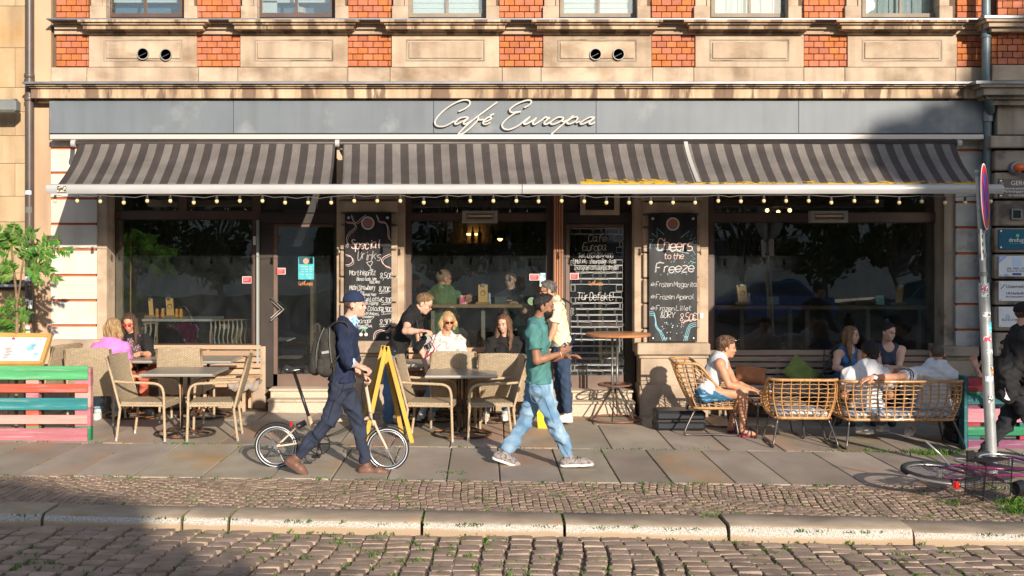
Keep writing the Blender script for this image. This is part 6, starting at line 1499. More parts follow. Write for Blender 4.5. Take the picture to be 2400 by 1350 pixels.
DENIM = cloth('denim_blue', (.055, .11, .22), c2=(.10, .19, .33), scale=4); LDENIM = cloth('denim_washed', (.12, .23, .36), c2=(.34, .46, .56), scale=4.5, contrast=(.4,.68)); DKDENIM = cloth('denim_dark', (.035, .06, .11), scale=4)
NAVYS = cloth('sweater_navy', (.018, .026, .06)); NAVYC = cloth('chino_navy', (.028, .035, .06)); POLO = cloth('polo_teal', (.075, .21, .20)); BLKC = cloth('cotton_black', (.016, .015, .015)); YEL = cloth('shirt_pale_yellow', (.66, .60, .36), c2=(.58, .56, .45), scale=30, stretch=(3, 3, .1))
WHT = cloth('tee_white', (.62, .61, .62)); BLOU = mat('blouse_floral', (.62, .59, .56), (.46, .34, .29), rough=.85, scale=26, contrast=(.52, .62), bump=.3, bscale=100); PINK = cloth('tee_pink', (.72, .22, .55)); CORAL = cloth('trousers_coral', (.62, .15, .09)); DOTS = mat('top_speckled', (.06, .03, .04), (.5, .35, .38), rough=.85, scale=110, det=1, contrast=(.56, .6))
SHB = mat('leather_brown', (.17, .085, .06), (.12, .06, .04), rough=.5, scale=12); SOLEB = plain('sole_brown', (.10, .06, .04), .8); SNE = plain('sole_white', (.78, .76, .72), .6); SHG = mat('trainer_grey', (.26, .23, .22), (.12, .10, .10), rough=.8, scale=40, contrast=(.5, .6)); SHW = cloth('trainer_white', (.6, .58, .56)); BLKSH = plain('shoe_black', (.015, .015, .015), .5)
GREENS = cloth('shirt_green', (.12, .18, .07)); SHORT = mat('swim_shorts', (.03, .12, .22), (.25, .42, .5), rough=.8, scale=14, contrast=(.55, .62), stretch=(1, 1, 3)); NAVT = cloth('top_navy', (.045, .06, .09)); BLUET = cloth('top_blue', (.05, .16, .36)); GREYJ = cloth('trousers_grey_blue', (.30, .35, .45))
SUNR = plain('lens_red', (.45, .02, .03), .1, coat=.5); SUNB = plain('lens_brown', (.06, .012, .008), .08, coat=.5); SPEC = plain('spectacle_frame', (.05, .04, .04), .3)
R_ = (1, 0, 0); Lf = (-1, 0, 0); CAM = (0, -1, 0); AW = (0, 1, 0)
# 1 man pushing the folding bicycle
p1, A1, T1_, V1 = person('walking man in navy cap and sweater pushing a cream folding bicycle', -4.1, dict(hd=(832, 716), nk=(812, 757), pe=(800, 890), shA=(808, 777, -.19), shB=(818, 774, .18), elA=(814, 846, -.24), wrA=(842, 859, -.14), elB=(828, 848, .22), wrB=(843, 880, .2), hiA=(799, 903, -.08), hiB=(803, 903, .08), knA=(768, 990, -.1), anA=(694, 1073, -.1), toA=(714, 1110, -.1), heA=(676, 1085, -.1), knB=(838, 982, .08), anB=(858, 1091, .06), toB=(905, 1108, .06), heB=(848, 1109, .06)), R_, (1, -.05, .02), skin='fair', hair=('buzz', 'chest'),
   top=dict(k='top', m=NAVYS, sl=1.12, hem=1.02, i=.022, fold=.009, name='sweater'), bottom=dict(m=NAVYC, i=.014, ln=.9, fold=.011), shoes=(SHB, SOLEB), hands=('grip', 'grip'), handdirs=(((1, 0, -.35), (0.2, .3, -1)), ((1, 0, -.35), (.2, -.3, -1))), brow='l')
f_, u, r, fw, uv_, la = V1
PLAID = mat('plaid_blue', (.16, .38, .68), (.55, .68, .8), rough=.85, scale=60, det=0, contrast=(.45, .55))
Fc = field([cap(T1_(-.025, -.105, 0), T1_(-.03, -.15, 0), .07, .078)], .008, k=.01); sub(Fc, [cap(T1_(-.02, -.03, 0), T1_(-.0, -.16, 0), .05, .055)]); cut(Fc, T1_(-.02, -.10, 0), tuple(-u+f_*.35)); a = Acc(); a.add(*nets(Fc)); a.build('collar', [PLAID], p1)
for k in 'A': 
    e, w_ = A1['el'+k], A1['wr'+k]; q = lerp(e, w_, .12); q2 = lerp(e, w_, .36); Fc = field([cap(q, q2, .058, .052)], .008, infl=.004); cut(Fc, q, q2-q); cut(Fc, q2, q-q2); a = Acc(); a.add(*nets(Fc)); a.build('shirt_cuff', [PLAID], p1)
CAPN = cloth('cap_navy', (.02, .032, .075)); Fc = field([ell(T1_(-.012, .050, 0), np.array([r, f_, u]), (.088, .108, .092))], .008); cut(Fc, T1_(0, .035, 0), tuple(u-f_*-.02)); sub(Fc, [ell(T1_(-.01, -.0, 0), np.array([r, f_, u]), (.07, .095, .06))]); a = Acc(); a.add(*nets(Fc)); cp = a.build('cap', [CAPN], p1)
m = MB(); q = [T1_(.07+.095*math.cos(t), .052+.045*math.cos(t), .076*math.sin(t)) for t in [PI*(k/12-.5) for k in range(13)]]; qc = [Vector(v) for v in q]; nn = len(qc); top_ = qc+[v-Vector(u)*.006 for v in qc]; m.add(top_, [tuple(range(nn)), tuple(range(nn, 2*nn))[::-1]]+[(i, i+nn, i+nn+1, i+1) for i in range(nn-1)]); m.build('cap_brim', CAPN, cp, smooth=30)
m = MB(); m.ball(T1_(-.01, -.02, .088*(-1 if (r@np.array([0, -1, 0])) < 0 else 1)), .009, 6); m.build('earbud', BLKSH, p1)
# backpack
BPK = cloth('backpack_black', (.045, .042, .036), scale=6); bp_ = root('backpack', P(757, 830, -4.15), 0, 'bulky black backpack worn by the man with the bicycle', 'backpack')
yb = -4.15; a0 = lambda px, py, dy=0: np.array(P(px, py, yb+dy)[:])
def blob(pr, infl, hh, mt, name, par, k=.02, fold=0, seed=0, cuts=()):
    Fb = field(pr, hh, infl=infl, k=k)
    if fold: folds(Fb, fold, seed)
    for c_, n_ in cuts: cut(Fb, c_, n_)
    a = Acc(); a.add(*nets(Fb)); return a.build(name, [mt], par)
blob([cap(a0(768, 790, -.10), a0(765, 862, -.10), .075, .09), cap(a0(768, 790, .10), a0(765, 862, .10), .075, .09), cap(a0(768, 790, -.1), a0(768, 790, .1), .075), cap(a0(765, 862, -.1), a0(765, 862, .1), .09), cap(a0(768, 825, -.1), a0(768, 825, .1), .09)], .0, .012, BPK, 'main_compartment', bp_, k=.02, fold=.004)
blob([cap(a0(743, 808, -.08), a0(740, 862, -.08), .045, .07), cap(a0(743, 808, .08), a0(740, 862, .08), .045, .07), cap(a0(742, 835, -.08), a0(742, 835, .08), .06), cap(a0(740, 862, -.08), a0(740, 862, .08), .068)], 0, .011, BPK, 'front_pocket', bp_, fold=.003)
blob([cap(a0(752, 850, -.17), a0(752, 868, -.17), .04, .045)], 0, .009, BPK, 'side_pocket', bp_, fold=.003)
m = MB(); m.tube(catmull([P(738, 778, yb), P(739, 762, yb), P(746, 760, yb), P(750, 776, yb)], 4), .010, 6); m.build('grab_handle', BPK, bp_, smooth=True)
ZIP = plain('zip_grey', (.16, .15, .13), .4)
m = MB(); m.tube(catmull([P(760, 768, yb-.19), P(750, 790, yb-.195), P(741, 830, yb-.175), P(742, 872, yb-.16)], 5), .004, 5); m.build('zip', ZIP, bp_)
m = MB(); m.tube(catmull([P(773, 768, yb-.19), P(772, 800, yb-.20), P(776, 840, yb-.2), P(782, 868, yb-.185)], 5), .004, 5); m.build('zip', ZIP, bp_)
m = MB(); m.obox(Vector(a0(762, 826, -.2)), Vector((.035, 0, .006)), Vector((0, .004, 0)), Vector((-.003, 0, .013)), bv=.003); m.build('logo_patch', plain('patch_grey', (.3, .3, .29), .5), bp_)
m = MB(); m.tube(catmull([P(771, 768, yb-.1), P(790, 755, yb-.17), P(812, 758, yb-.19), P(820, 780, yb-.20)], 5), .02, 8, flat=.4); m.build('shoulder_strap', BPK, bp_, smooth=True)
m = MB(); m.tube(catmull([P(796, 832, yb-.22), P(782, 850, yb-.22), P(776, 862, yb-.19)], 5), .018, 8, flat=.4); m.tube([P(784, 850, yb-.23), P(783, 880, yb-.24), P(782, 905, yb-.24)], .011, 6, flat=.4); m.build('waist_strap', BPK, bp_, smooth=True)
# 2 man in the teal polo with a phone
p2, A2, T2_, V2 = person('bearded man in teal polo shirt and washed jeans striding right with a phone', -3.6, dict(hd=(1275, 719), nk=(1257, 757), pe=(1264, 898), shA=(1250, 778, -.19), shB=(1262, 776, .18), elA=(1258, 846, -.24), wrA=(1312, 829, -.16), elB=(1285, 840, .2), wrB=(1325, 835, .12), hiA=(1266, 908, -.09), hiB=(1258, 908, .08), knA=(1298, 988, -.1), anA=(1335, 1073, -.1), toA=(1384, 1086, -.1), heA=(1322, 1088, -.1), knB=(1229, 990, .08), anB=(1184, 1064, .06), toB=(1213, 1090, .06), heB=(1163, 1073, .06)), R_, (1, -.12, -.06), skin='brown', hair=('short', 'black'), wdt=1.04,
   top=dict(k='polo', m=POLO, sl=.62, hem=1.0, i=.02, fold=.007, name='polo_shirt'), bottom=dict(m=LDENIM, i=.02, fold=.012, name='jeans'), shoes=(SHG, SNE), hands=('hold', 'relax'), handdirs=(((.85, 0, .5), (.3, .6, .6)), None))
f_, u, r, fw, uv_, la = V2
Fc = field([ell(T2_(.028, -.052, 0), np.array([r, f_, u]), (.061, .071, .072))], .007); cut(Fc, T2_(.02, -.045, 0), tuple(-u+f_*.55)); sub(Fc, [ell(T2_(.09, -.058, 0), np.eye(3), (.016,)*3)]); cut(Fc, T2_(.0, 0, 0), tuple(f_)); a = Acc(); a.add(*nets(Fc)); a.build('beard', [HM['black']], p2)
Fc = field([cap(T2_(-.025, -.115, 0), T2_(-.03, -.15, 0), .068, .078)], .008); sub(Fc, [cap(T2_(-.02, -.03, 0), T2_(0, -.17, 0), .05, .056)]); cut(Fc, T2_(-.02, -.105, 0), tuple(-u+f_*.35)); a = Acc(); a.add(*nets(Fc)); a.build('collar', [POLO], p2)
ph = P(1343, 797, -3.74); m = MB(); m.obox(ph, Vector((.03, 0, .058)), Vector((.012, .036, -.008)), Vector((-.004, 0, .003)), bv=.003); tag(m.build('smartphone', plain('phone_dark', (.02, .03, .06), .15), None, loc=ph), 'dark smartphone in the hand of the man in the teal polo', 'phone')
m = MB(); w_ = A2['wrA']; d = nrm_(A2['wrA']-A2['elA']); s1_ = nrm_(np.cross(d, [0, 0, 1.])); s2_ = np.cross(d, s1_); m.tube([w_+(s1_*math.cos(t)+s2_*math.sin(t))*.03 for t in [k*PI/6 for k in range(12)]], .005, 5, closed=True); m.build('bracelet', plain('bracelet', (.7, .45, .3), .6), p2)
# 3 man in the pale yellow shirt
p3, A3, T3_, V3 = person('grey haired man in pale yellow striped shirt standing behind the teal polo man', -.75, dict(hd=(1285, 682), nk=(1299, 706), pe=(1317, 812), shA=(1303, 722, -.18), shB=(1305, 721, .18), elA=(1299, 770, -.24), wrA=(1287, 800, -.3), elB=(1320, 775, .2), wrB=(1300, 805, .15), hiA=(1318, 822, -.09), hiB=(1314, 822, .09), knA=(1325, 900, -.1), anA=(1330, 972, -.08), toA=(1308, 984, -.15), heA=(1335, 985, -.08), knB=(1311, 900, .08), anB=(1322, 970, .08), toB=(1300, 982, .0), heB=(1327, 983, .08)), (-1, .1, 0), (-1, .05, -.1), skin='tan', hair=('short', 'grey'), wdt=1.05,
   top=dict(k='shirt', m=YEL, sl=.75, hem=.97, i=.022, fold=.007), bottom=dict(m=DKDENIM, i=.014, fold=.008, name='jeans'), shoes=(SHW, SNE), hands=('grip', 'relax'), glasses=(SPEC, .014))
bgc = P(1277, 990, -1.15); yb2 = -1.15
m = MB(); bb_ = [(1258, 962), (1292, 958), (1296, 1010), (1262, 1020)]; q1 = [P(a, b, yb2) for a, b in bb_]; q2 = [P(a+2, b-2, yb2+.16) for a, b in bb_]; m.add(q1+q2, [(0, 3, 2, 1), (4, 5, 6, 7), (0, 1, 5, 4), (1, 2, 6, 5), (2, 3, 7, 6), (3, 0, 4, 7)]); bgr = root('shopping_bag', bgc, 0, 'yellow carrier bag with red swirls hanging low behind the polo man', 'bag'); m.build('bag_body', mat('bag_print', (.62, .52, .03), (.45, .08, .12), rough=.35, scale=9, contrast=(.56, .6)), bgr)
m = MB(); m.tube(catmull([P(1264, 960, yb2+.08), P(1272, 925, yb2+.1), P(1282, 905, yb2+.12), P(1286, 930, yb2+.08), P(1288, 958, yb2+.08)], 4), .006, 5); m.build('bag_handle', plain('bag_handle_yellow', (.6, .5, .05), .4), bgr)
m = MB(); m.tube(catmull([P(1318, 700, -.95), P(1338, 712, -.9), P(1351, 732, -.85), P(1340, 742, -.82)], 4), .011, 6); m.build('camera_strap', BLKC, p3, smooth=True)
m = MB(); m.tube([P(1300+42*math.sin(t)*.0+ (math.cos(t))*21+18, 812+math.sin(t)*2, -.75+math.sin(t)*.12) for t in [k*PI/8 for k in range(16)]], .014, 6, closed=True, flat=1.4); m.build('belt', mat('woven_belt', (.45, .38, .3), (.2, .16, .12), scale=60, rough=.8), p3)
# 4 photographer leaning over
p4, A4, T4_, V4 = person('photographer in black t-shirt bending over the seated women', -1.15, dict(hd=(994, 712), nk=(974, 727), pe=(925, 826), shA=(961, 742, -.17), shB=(977, 740, .17), elA=(950, 776, -.42), wrA=(986, 776, -.5), elB=(984, 808, .15), wrB=(998, 858, .1), hiA=(922, 838, -.09), hiB=(928, 836, .09), knA=(913, 920, -.1), anA=(911, 992, -.05), toA=(932, 1003, -.05), knB=(940, 915, .1), anB=(948, 988, .1), toB=(974, 1000, .1)), (.85, .1, -.35), (.9, -.15, -.42), up=(.4, 0, 1), skin='fair', hair=('short', 'lbrown'), top=dict(k='tee', m=BLKC, sl=.6, hem=1.04, i=.024, fold=.008, name='t_shirt'), bottom=dict(m=DENIM, i=.02, fold=.009, name='jeans'), shoes=(mat('shoe_dkgrey', (.05, .05, .05), (.12, .12, .12), rough=.7), plain('sole_dk', (.03, .03, .03), .8)), hands=('hold', 'open'), glasses=(GLS, .019), brow='l')
cmr = root('camera', P(986, 806, -1.5), 0, 'black photo camera with long lens hanging from the photographer\'s neck', 'camera')
LENSM = plain('camera_black', (.015, .015, .017), .35)
m = MB(); q0, q1 = P(992, 798, -1.5), P(974, 822, -1.62); m.tube([q0, lerp(q0, q1, .35), lerp(q0, q1, .4), lerp(q0, q1, .9), q1], [.04, .04, .045, .045, .048], 14); m.build('lens', LENSM, cmr, smooth=40)
m = MB(); m.obox(P(998, 795, -1.45), Vector((.055, .02, .035)), Vector((0, .035, 0)), Vector((-.03, 0, .05)), bv=.008); m.build('camera_body', LENSM, cmr)
m = MB(); m.tube([P(1002, 806, -1.5), P(1006, 818, -1.5)], .034, 12); m.build('eyepiece', LENSM, cmr)
m = MB(); m.tube(catmull([P(985, 790, -1.42), P(978, 760, -1.35), P(974, 735, -1.3)], 4), .008, 5); m.build('neck_strap', LENSM, cmr)
m = MB(); m.tube(catmull([P(1008, 800, -1.5), P(1018, 818, -1.48), P(1006, 832, -1.46), P(996, 838, -1.45), P(1004, 822, -1.47)], 5), .009, 6); m.build('red_strap', plain('strap_red', (.35, .03, .05), .6), cmr, smooth=True)
# 5 blonde woman
p5, A5, T5_, V5 = person('blonde woman in sunglasses and white floral blouse on the middle bench', -.1, dict(hd=(1050, 752, -.06), nk=(1045, 784), pe=(1045, 873), shA=(1015, 800), shB=(1077, 800), elA=(1004, 845, -.1), wrA=(1026, 858, -.33), elB=(1088, 845, -.08), wrB=(1070, 858, -.33), hiA=(1032, 878), hiB=(1060, 878), knA=(1022, 885, -.50), knB=(1062, 885, -.50), anA=(990, 968, -.55), toA=(985, 982, -.68), anB=(1012, 968, -.5), toB=(1010, 982, -.63)), CAM, (.28, -1, -.22), sex='f', skin='sun', hair=('bob', 'blond'), top=dict(k='blouse', m=BLOU, sl=1.6, hem=1.05, i=.022, neck=.03, fold=.007, name='blouse'), bottom=dict(m=LDENIM, i=.012, name='jeans'), shoes=(SHW, SNE), glasses=(SUNB, .022), brow='l')
m = MB(); m.tube(catmull([P(1026, 772, -.3), P(1018, 795, -.32), P(1008, 818, -.33), P(1000, 836, -.35)], 4), .009, 6, flat=.5); m.build('shoulder_strap', BLKC, p5)
# 6 dark haired woman
p6, A6, T6_, V6 = person('woman with long dark hair in black sweater on the middle bench', -.1, dict(hd=(1181, 758, -.06), nk=(1184, 789), pe=(1184, 877), shA=(1153, 804), shB=(1214, 804), elA=(1142, 848, -.12), wrA=(1166, 845, -.35), elB=(1224, 848, -.1), wrB=(1180, 846, -.35), hiA=(1172, 882), hiB=(1198, 882), knA=(1158, 888, -.5), knB=(1200, 888, -.48), anA=(1138, 970, -.6), toA=(1132, 985, -.72), anB=(1185, 968, -.5), toB=(1182, 982, -.62)), CAM, (-.5, -1, -.28), sex='f', skin='fair', hair=('long', 'chest'), top=dict(k='sweater', m=BLKC, sl=1.85, hem=1.05, i=.024, fold=.008, name='sweater'), bottom=dict(m=DENIM, i=.012, name='jeans'), shoes=(SHW, SNE))
# 7 woman with red glasses
p7, A7, T7_, V7 = person('woman with red mirrored sunglasses and black cardigan on the left bench', -.15, dict(hd=(303, 756, -.06), nk=(308, 786), pe=(322, 872), shA=(280, 799), shB=(340, 797), elA=(272, 845, -.05), wrA=(300, 850, -.3), elB=(352, 832, -.12), wrB=(332, 828, -.33), hiA=(308, 876), hiB=(336, 876), knA=(305, 886, -.5), knB=(338, 884, -.5), anA=(296, 962, -.45), toA=(292, 974, -.58), anB=(340, 955, -.4), toB=(358, 970, -.52)), CAM, (.0, -1, -.35), sex='f', skin='sun', hair=('long', 'brown'), top=dict(k='top', m=DOTS, sl=0, hem=1.05, i=.012, neck=.05, fold=.004, name='speckled_top'), bottom=dict(m=CORAL, ln=.9, i=.01, len=.75), shoes=(BLKSH, BLKSH), glasses=(SUNR, .023), hands=('relax', 'hold'))
f_, u, r, fw, uv_, la = V7
nk, pe = A7['nk'], A7['pe']; pr = [cap(lerp(nk, pe, .2), lerp(nk, pe, .98), .150*.9, .145*.9, (fw, .72)), cap(A7['shA'], A7['shB'], .054)]+[cap(A7['sh'+k], lerp(A7['sh'+k], A7['el'+k], .95), .06, .05) for k in 'AB']
Fc = field(pr, .012, infl=.026, k=.03); folds(Fc, .007, 3); cut(Fc, pe, nk-pe); sub(Fc, [cap(lerp(nk, pe, -.2)+fw*.14, lerp(nk, pe, 1.2)+fw*.16, .062, .09)]); a = Acc(); a.add(*nets(Fc)); a.build('cardigan', [BLKC], p7)
# 8 person in pink, back to the street
p8, A8, T8_, V8 = person('blond person in a pink t-shirt seated with their back to the street', -1.15, dict(hd=(266, 770, .05), nk=(260, 800), pe=(254, 893), shA=(228, 816), shB=(292, 816), elA=(218, 862, .05), wrA=(240, 868, .25), elB=(302, 860, .06), wrB=(290, 866, .28), hiA=(238, 896), hiB=(268, 896), knA=(232, 893, .42), knB=(275, 893, .42), anA=(230, 962, .40), toA=(226, 980, .30), anB=(272, 965, .42), toB=(270, 982, .5)), AW, (.4, 1, -.2), skin='fair', hair=('medium', 'ldblond'), top=dict(k='tee', m=PINK, sl=.6, hem=1.05, i=.02, fold=.007, name='t_shirt'), bottom=dict(m=LDENIM, i=.02, name='jeans'), shoes=(SHW, SNE))
# 9 man in the white vest
p9, A9, T9_, V9 = person('man in white vest and swim shorts sitting in the rattan lounge chair', -1.45, dict(hd=(1704, 815), nk=(1690, 840), pe=(1653, 915), shA=(1688, 853, -.18), shB=(1697, 852, .18), elA=(1708, 902, -.22), wrA=(1752, 912, -.16), elB=(1722, 898, .2), wrB=(1760, 910, .05), hiA=(1655, 920, -.1), hiB=(1656, 920, .1), knA=(1742, 924, -.16), anA=(1740, 1003, -.14), toA=(1768, 1018, -.16), knB=(1735, 926, .16), anB=(1712, 996, .16), toB=(1735, 1010, .16)), (1, 0, -.2), (1, -.1, -.1), skin='tan', hair=('curly', 'chest'), wdt=1.08, bare_feet=True, top=dict(k='tank', m=WHT, sl=0, hem=1.02, i=.014, fold=.003, name='vest'), bottom=dict(m=SHORT, len=-.22, i=.022, fold=.008, name='shorts'))
for k in 'AB':
    an, to = A9['an'+k], A9['to'+k]; m = MB(); c0 = lerp(an, to, .5); m.tube([(an[0]-.04, an[1], gz(an[0])+.012), (to[0]+.02, to[1], gz(to[0])+.012)], [.038, .045], 10, flat=.3); fs_ = m.build('sandal', plain('flipflop_red'+k, (.3, .03, .06), .6), p9, smooth=True)
    m = MB(); m.tube(catmull([(c0[0]-.03, c0[1]-.045, gz(c0[0])+.02), (c0[0]+.02, c0[1]-.02, c0[2]+.03), (c0[0]+.06, c0[1], gz(c0[0])+.03)], 4), .008, 6); m.tube(catmull([(c0[0]-.03, c0[1]+.045, gz(c0[0])+.02), (c0[0]+.02, c0[1]+.02, c0[2]+.03), (c0[0]+.06, c0[1], gz(c0[0])+.03)], 4), .008, 6); m.build('sandal_strap', plain('flipflop_navy'+k, (.03, .04, .12), .6), fs_)
# 10 long haired woman with the leather jacket
p10, A10, T10_, V10 = person('woman with very long light brown hair, leather jacket slung behind her, on the right bench', -.1, dict(hd=(1995, 786, -.05), nk=(1988, 815), pe=(1968, 893), shA=(1964, 830, -.1), shB=(2012, 830, .08), elA=(1958, 862, -.22), wrA=(1984, 868, -.33), elB=(2020, 868, .0), wrB=(1998, 870, -.25), hiA=(1958, 898), hiB=(1984, 898), knA=(1940, 892, -.45), knB=(1990, 895, -.5), anA=(1965, 975, -.5), toA=(1960, 990, -.62), anB=(1995, 980, -.5), toB=(1995, 995, -.62)), (.35, -1, -.1), (.85, -.5, -.05), sex='f', skin='pale', hair=('long', 'lbrown'), top=dict(k='tank', m=BLUET, sl=0, hem=1.05, i=.014, fold=.002, name='blue_top'), bottom=dict(m=cloth('trousers_black', (.02, .03, .035)), i=.016), shoes=(BLKSH, BLKSH))
LEA = mat('leather_black', (.014, .014, .016), (.03, .03, .033), rough=.3, scale=9, bump=.5, bscale=30, spec=.6)
jk = root('leather_jacket', P(1950, 860, -.0), 0, 'glossy black leather jacket draped behind the long haired woman', 'jacket')
y_ = -.02; blob([cap(np.array(P(1968, 826, y_-.12)[:]), np.array(P(1950, 866, y_-.2)[:]), .05, .05), cap(np.array(P(1972, 812, y_)[:]), np.array(P(1948, 850, y_-.03)[:]), .05, .08), cap(np.array(P(1948, 850, y_-.03)[:]), np.array(P(1925, 888, y_-.1)[:]), .075, .05), cap(np.array(P(1962, 838, y_-.13)[:]), np.array(P(1938, 890, y_-.16)[:]), .045, .05), cap(np.array(P(1935, 892, -.1)[:]), np.array(P(1990, 896, -.1)[:]), .04, .04)], 0, .011, LEA, 'jacket_shell', jk, k=.04, fold=.014, seed=4)
# 11 woman with the bun
p11, A11, T11_, V11 = person('woman with dark bun and navy sleeveless top leaning on her crossed arms', -.2, dict(hd=(2082, 778, -.1), nk=(2079, 808), pe=(2072, 890, .1), shA=(2050, 820), shB=(2113, 820), elA=(2062, 862, -.2), wrA=(2108, 862, -.35), elB=(2106, 862, -.12), wrB=(2082, 872, -.35), hiA=(2058, 896, .1), hiB=(2088, 896, .1), knA=(2052, 892, -.35), knB=(2098, 892, -.35), anA=(2050, 980, -.35), toA=(2048, 995, -.45), anB=(2090, 980, -.35), toB=(2090, 995, -.45)), (.1, -1, -.3), (.6, -1, -.25), sex='f', skin='pale', hair=('bun', 'black'), top=dict(k='tank', m=NAVT, sl=0, hem=1.05, i=.014, fold=.002, name='navy_top'), bottom=dict(m=BLKC, i=.014), shoes=(BLKSH, BLKSH))
m = MB(); c_ = A11['nk']; m.tube([(c_[0]+.065*math.cos(t), c_[1]-.03-.05*math.sin(t), c_[2]-.03-.035*math.sin(t)) for t in [PI*k/10 for k in range(11)]], .003, 5); m.build('necklace', plain('gold', (.7, .5, .2), .3, metal=1), p11)
# 12 curly haired man on the sofa
p12, A12, T12_, V12 = person('man with dark curly hair and white t-shirt on the left of the rattan sofa', -2.05, dict(hd=(2038, 829, .06), nk=(2034, 858), pe=(2030, 948, .05), shA=(1992, 880), shB=(2073, 880), elA=(1978, 928, .05), wrA=(1995, 942, .28), elB=(2086, 925, .1), wrB=(2060, 940, .3), hiA=(2014, 955, .05), hiB=(2046, 955, .05), knA=(2005, 945, .5), knB=(2060, 945, .5), anA=(2020, 1000, .52), toA=(2042, 1012, .45), anB=(2065, 995, .62), toB=(2080, 1006, .7)), AW, (-.45, 1, -.1), skin='tan', hair=('curly', 'black'), wdt=1.08, top=dict(k='tee', m=WHT, sl=.7, hem=1.05, i=.022, fold=.009, name='t_shirt'), bottom=dict(m=DENIM, i=.018, name='jeans'), shoes=(SHW, SNE))
# 13 man with the shaved head
p13, A13, T13_, V13 = person('man with shaved head resting his arm along the rattan sofa back', -2.05, dict(hd=(2196, 830, .03), nk=(2196, 858), pe=(2188, 950, .05), shA=(2152, 876, -.03), shB=(2229, 880), elA=(2094, 884, -.28), wrA=(2046, 884, -.40), elB=(2240, 925, .15), wrB=(2215, 905, .35), hiA=(2172, 957, .05), hiB=(2206, 957, .05), knA=(2150, 945, .5), knB=(2220, 945, .5), anA=(2135, 998, .35), toA=(2127, 1018, .25), anB=(2225, 1000, .5), toB=(2228, 1015, .6)), AW, (.1, 1, -.05), skin='sun', hair=('buzz', 'buzz'), wdt=1.1, top=dict(k='tee', m=WHT, sl=.6, hem=1.05, i=.024, fold=.009, name='t_shirt'), bottom=dict(m=cloth('trousers_pale_grey', (.42, .44, .5)), i=.022), shoes=(SHW, SNE), hands=('relax', 'hold'), handdirs=(((-1, -.1, -.25), (-.2, .3, -1)), None))
NB = plain('band_navy', (.02, .025, .08), .8)
d = nrm_(A13['elA']-A13['shA']); s1_ = nrm_(np.cross(d, [0, 0, 1.])); s2_ = np.cross(d, s1_)
for t_ in (.42, .52):
    m = MB(); m.tube([lerp(A13['shA'], A13['elA'], t_)+(s1_*math.cos(t)+s2_*math.sin(t))*.0745 for t in [k*PI/8 for k in range(16)]], .006, 5, closed=True); m.build('sleeve_stripe', NB, p13)
m = MB(); d = nrm_(A13['wrA']-A13['elA']); s1_ = nrm_(np.cross(d, [0, 0, 1.])); s2_ = np.cross(d, s1_); c0 = A13['wrA']-d*.02
m.tube([c0+(s1_*math.cos(t)+s2_*math.sin(t))*.031 for t in [k*PI/6 for k in range(12)]], .009, 6, closed=True); wt = m.build('wrist_watch', plain('watch_strap', (.03, .03, .03), .5), p13)
m = MB(); m.lathe([(.02, -.006), (.02, .0)], tuple(c0+np.array([0, -.036, 0])), 14, ax=1); m.build('watch_face', plain('watch_white', (.8, .8, .8), .3), wt)
# 14 seated person half hidden at the right
p14, A14, T14_, V14 = person('person in pale striped jeans and sandals half hidden behind the sign post, hand raised', -1.25, dict(hd=(2362, 822), nk=(2352, 850), pe=(2335, 925), shA=(2345, 862, -.17), shB=(2340, 862, .17), elA=(2302, 898, -.15), wrA=(2289, 864, -.2), elB=(2320, 905, .2), wrB=(2300, 915, .2), hiA=(2335, 930, -.09), hiB=(2335, 930, .09), knA=(2262, 925, -.14), anA=(2236, 998, -.14), toA=(2216, 1012, -.2), knB=(2272, 928, .14), anB=(2246, 990, .16), toB=(2228, 1004, .1)), (-1, 0, -.1), (-1, 0, 0), skin='fair', hair=('short', 'brown'), bare_feet=True, top=dict(k='tee', m=BLKC, sl=.5, hem=1.05, name='t_shirt'), bottom=dict(m=GREYJ, i=.028, cuff=.065, fold=.01, name='jeans'), hands=('open', 'relax'), handdirs=(((-.3, 0, 1), (-.4, -1, .1)), None))
for k in 'AB':
    an, to = A14['an'+k], A14['to'+k]; m = MB(); m.tube([(an[0]+.04, an[1], gz(an[0])+.012), (to[0]-.02, to[1], gz(to[0])+.012)], [.038, .044], 10, flat=.3); m.tube([(to[0]+.05, to[1]-.04, gz(an[0])+.02), (to[0]+.04, to[1], gz(an[0])+.075), (to[0]+.05, to[1]+.04, gz(an[0])+.02)], .012, 6); m.build('sandal', plain('sandal_grey'+k, (.2, .17, .16), .7), p14, smooth=True)
# 15 walker at the right edge
p15, A15, T15_, V15 = person('man in black cap and clothes walking out of the picture at the right edge', -3.2, dict(hd=(2402, 738), nk=(2390, 775), pe=(2388, 915), shA=(2384, 795, -.19), shB=(2392, 793, .19), elA=(2384, 860, -.24), wrA=(2418, 895, -.2), elB=(2400, 860, .24), wrB=(2430, 880, .2), hiA=(2386, 925, -.09), hiB=(2392, 925, .09), knA=(2425, 1000, -.1), anA=(2440, 1085, -.1), toA=(2480, 1095, -.1), knB=(2352, 1000, .08), anB=(2297, 1075, .08), toB=(2326, 1092, .08), heB=(2284, 1082, .08)), R_, (1, .1, 0), skin='fair', hair=('buzz', 'brown'), wdt=1.05, top=dict(k='top', m=BLKC, sl=1.9, hem=1.05, i=.026, fold=.009, name='jacket'), bottom=dict(m=cloth('trousers_charcoal', (.02, .021, .026)), i=.022, fold=.01), shoes=(SHB, SOLEB))
f_, u, r, fw, uv_, la = V15
Fc = field([ell(T15_(-.012, .050, 0), np.array([r, f_, u]), (.088, .108, .092))], .009); cut(Fc, T15_(0, .03, 0), tuple(u)); a = Acc(); a.add(*nets(Fc)); a.build('cap', [BLKC], p15)
bg2 = root('gym_bag', P(2362, 860, -3.35), 0, 'large black drawstring bag with a white tick mark on the walker\'s back', 'bag')
